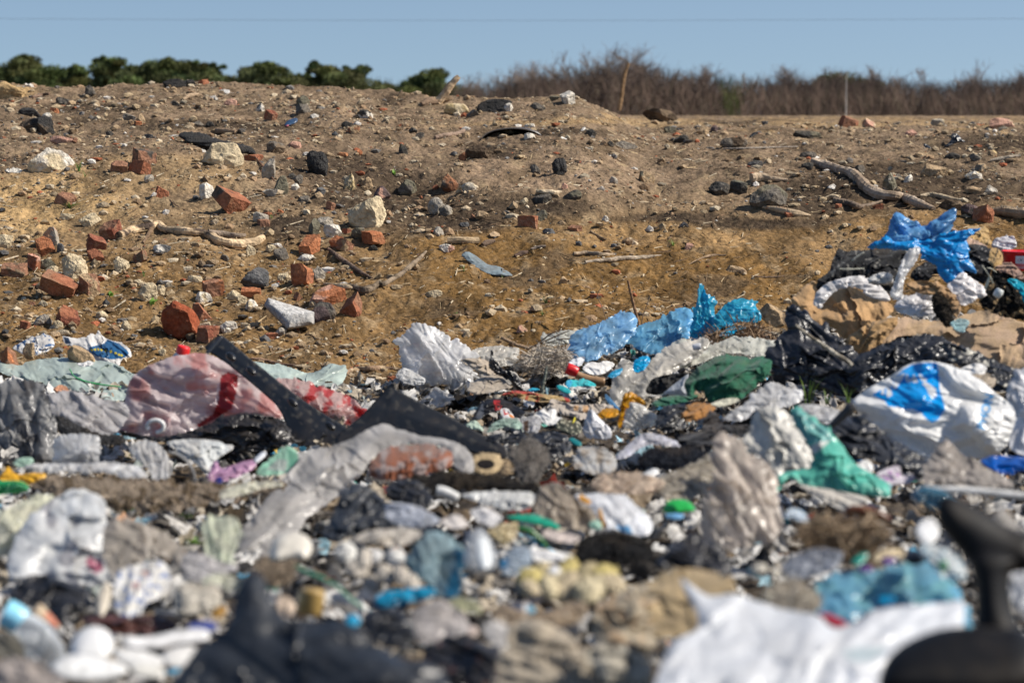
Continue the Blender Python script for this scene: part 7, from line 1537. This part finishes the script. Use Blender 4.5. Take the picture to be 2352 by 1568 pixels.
B('white clotted film mass behind the white chip', 'H', '1585,775 1610,710 1640,650 1700,660 1765,650 1840,690 1868,745 1865,805 1800,825 1700,838 1640,800', 'film', (.56, .53, .5), d=5.0, mottc=(.44, .40, .35))
B('blue black shaggy cloth before the tall beige grey bag', 'H', '2025,740 2055,690 2120,648 2220,655 2352,650 2440,665 2480,720 2400,770 2300,795 2200,805 2110,795 2040,785', 'fuzz', (.022, .026, .036), name='cloth', d=4.9)
SC('white flat chip on the waste before the blue black cloth', 'H', '2008,862 2060,820 2130,788 2172,810 2140,845 2088,872', (.66, .66, .65), d=4.7, kind='hard')
B('black crumpled dress beneath the milky film', 'I', '30,640 40,580 100,560 180,540 205,470 222,425 255,412 285,425 330,500 335,560 290,610 240,645 150,655', 'cloth', (.016, .017, .022), name='cloth', d=5.2)
B('black crumpled scrap beside the white ribbed bag', 'I', '335,530 355,500 420,508 505,498 495,560 470,595 420,585 380,560', 'cloth', (.02, .021, .024), name='cloth', d=5.1)
B('brownish translucent film under the blue black cloth', 'I', '-120,900 -40,830 50,800 150,752 220,700 262,708 275,800 262,880 200,950 120,1000 0,1005 -90,980', 'film', (.36, .33, .28), d=4.55)
B('crumpled beige waste film under the white chip', 'H', '1700,900 1780,840 1900,820 2020,830 2110,850 2200,880 2150,940 2020,970 1900,960 1780,960', 'film', (.45, .38, .31), d=4.55)
PA('torn purple and white leaflet', 'I', '1338,845 1400,800 1500,768 1525,800 1525,832 1612,828 1620,860 1600,892 1520,900 1440,902 1380,880', (.58, .54, .58), d=4.4, spots=((.36, .22, .4), .2, .15))
PA('white torn card corner above the purple leaflet', 'I', '1215,775 1260,745 1302,728 1342,780 1335,830 1290,815', W_, d=4.5)
PA('blue and white crumpled wrapper by dry stalks', 'L', '735,312 755,275 785,248 830,255 865,272 895,310 912,342 880,362 850,360 800,325', (.56, .62, .66), d=3.6, spots=((.1, .28, .5), .2, .12), amp=.6)
wood('flat white stick lying among dry stalks', 'L', '960,435,20 1000,380,22 1050,322,22', (.58, .55, .5), name='plastic_stick', kind='hard', d=3.45, nz=.05, flat=.4, cat='stick')
v_, f_, c_, ctr_ = fibres('stalks', 'L', '820,470 840,380 960,330 1100,380 1250,330 1400,380 1450,440 1300,520 1280,620 1130,620 1100,520 900,510', 420, 60, [(.40, .30, .2), (.3, .22, .14), (.2, .14, .09)], d=3.3, seed=9)
st_ = make('dry_stalks', v_, [f_], 'grit', c_, False); tag(st_, 'tangle of dry brown stalks near the brown glass bottle', 'dry stalks')
puff('soil_mat', None, 'L', '830,480 860,390 1000,350 1250,350 1420,400 1400,480 1290,600 1150,600 1080,510 930,510', 'fuzz', (.30, .22, .15), d=3.4, parent=st_)
B('blue grey translucent film with glints', 'L', '725,665 770,610 805,575 870,545 950,520 1040,530 1120,548 1118,600 1110,645 1030,680 960,702 880,715 815,722', 'film', (.26, .28, .32), d=3.1)
puff('foam_lump', 'cream bread like piece near the black ball', 'L', '1328,595 1350,560 1400,528 1470,528 1545,528 1548,580 1480,580 1420,582 1385,600 1358,622', 'foam', (.66, .54, .36), d=3.15, cat='foam', amp=.1)
SC('violet scrap below the cream bread like piece', 'L', ell(1440, 605, 44, 24), (.13, .06, .26), d=3.08)
SC('violet scrap beside the teal crumple', 'L', ell(1290, 660, 48, 24), (.13, .06, .26), d=3.0)
SC('teal crumpled scrap near the violet scraps', 'L', '1195,605 1225,580 1290,545 1300,575 1265,632 1215,640', (.02, .35, .27), d=3.05, amp=.7)
puff('black_ball', 'dull black ball by the printed green bag', 'L', ell(1620, 582, 80, 56), 'hard', (.012, .012, .013), d=3.02, bulge=.8, cat='ball')
B('white bag with green and blue print behind the black frame', 'L', '1635,530 1680,500 1725,488 1800,520 1885,560 1930,610 1955,660 1962,725 1900,738 1840,745 1790,690 1740,640 1680,580', 'opaque', (.60, .64, .64), d=2.95, spots=((.12, .3, .42), .16, .14), patches=[('1770,620 1830,600 1850,660 1800,690', (.25, .6, .33))])
puff('fur_scrap', 'pale beige fur scrap behind the white sheet', 'L', '590,860 620,800 700,750 800,718 880,770 960,810 990,880 968,945 860,950 740,935 650,880', 'fuzz', (.50, .44, .36), d=2.85, cat='fur')
puff('foam_lump', 'pair of cream crumbs behind the fur scrap', 'L', '505,660 540,625 600,620 640,650 620,690 550,700', 'foam', (.62, .58, .5), d=2.95)
puff('foam_lump', 'tall cream crumb touching the fur scrap', 'L', '640,690 660,640 705,640 715,700 680,735', 'foam', (.58, .54, .46), d=2.92)
B('black bin liner behind the striped tan cloth', 'L', '-120,650 -60,560 0,500 60,452 110,428 200,455 285,500 345,560 385,625 388,700 300,700 200,685 100,665 0,655', 'bag', (.024, .023, .024), d=3.1)
B('clear crumpled film at the picture edge above the frame', 'L', '2135,340 2165,290 2212,250 2290,330 2360,400 2440,420 2440,500 2350,480 2250,425', 'clear', (.52, .5, .47), d=3.1)
B('whitish printed bag at the picture edge behind the frame', 'L', '2236,725 2290,690 2360,675 2450,690 2450,960 2360,955 2290,905 2255,820', 'opaque', (.52, .53, .55), d=2.75, spots=((.25, .28, .32), .14, .15))
B('grey white crumpled film under the blue film sheet', 'K', '495,970 560,915 640,880 702,868 780,920 850,975 880,1060 800,1105 720,1132 640,1150 565,1172 535,1110 515,1050', 'film', (.46, .44, .43), d=2.8, amp=.6)
B('small grey white film scrap by the beige cloth', 'K', '975,1045 1020,1015 1085,1008 1165,1058 1140,1130 1110,1192 1050,1165 1000,1120', 'film', (.48, .47, .46), d=2.72)
PA('white and blue torn wrapper in the dusty film', 'K', '1135,895 1180,882 1250,878 1300,900 1342,935 1300,972 1240,968 1190,950', (.62, .6, .6), d=2.98, patches=[('1270,905 1340,915 1320,965 1280,955', (.15, .42, .6))])
PA('long white pinkish wrapper above the torn blue one', 'K', '1250,880 1330,840 1420,815 1430,850 1350,890 1290,905', (.58, .53, .53), d=3.0)
B('lilac grey film fanning out in the dark waste', 'K', '315,240 350,222 400,218 480,230 562,250 630,295 690,335 620,365 520,382 430,370 350,335', 'film', (.40, .42, .46), d=3.75)
B('white film roll lying behind the cream rubble', 'K', '95,480 150,435 200,408 300,395 420,388 500,400 565,422 500,470 420,512 310,500 200,485', 'film', (.52, .48, .44), d=3.5)
PA('white pinkish card piece by the lilac grey film', 'K', '675,345 740,310 805,285 860,330 885,372 820,390 755,392', (.58, .54, .51), d=3.7)
PA('white printed card leaning by the yellow wrapper', 'K', '875,275 940,248 1005,238 1060,275 1115,312 1085,350 1050,382 990,368 940,340', (.56, .55, .55), d=3.75)
B('clear bluish film near the foam heap', 'K', '1085,660 1100,600 1150,540 1210,505 1290,520 1310,580 1290,650 1200,690 1130,700', 'clear', (.38, .44, .5), d=3.3, patches=[('1090,600 1140,590 1140,650 1095,655', (.1, .38, .65))])
PA('jagged white scrap before the rubber disc', 'K', '1290,520 1330,490 1340,530 1420,530 1500,545 1590,565 1560,600 1450,610 1340,620 1310,580', W_, d=3.45)
PA('pale pink paper strip under the teal strap', 'K', '1365,425 1400,395 1480,410 1560,425 1640,445 1600,490 1500,480 1420,460', (.52, .45, .41), d=3.6)
SC('bright blue pellet beside the peaked bin liner', 'K', ell(100, 1010, 52, 44), (.01, .26, .45), d=2.7, kind='hard')
SC('white disc glinting beside the foam heap', 'K', ell(1455, 668, 40, 28), (.72, .72, .72), d=3.0, kind='hard')
SC('pale pink pebble of plastic by the grey film', 'K', ell(905, 1080, 40, 36), (.52, .42, .36), d=2.65, kind='hard')
SC('yellow scrap at the very bottom of the bin liner', 'J', '2000,1428 2060,1400 2200,1395 2260,1440 2100,1480', (.45, .4, .05), d=2.42)
SC('mint scrap by the white orange striped bag', 'H', '1680,1170 1720,1140 1770,1150 1780,1195 1720,1210', (.3, .5, .4), d=4.0)
B('mossy translucent wrapper under the pale blue bag', 'K', '750,880 800,850 900,860 960,910 970,960 880,950 800,930', 'film', (.34, .34, .24), d=2.95)
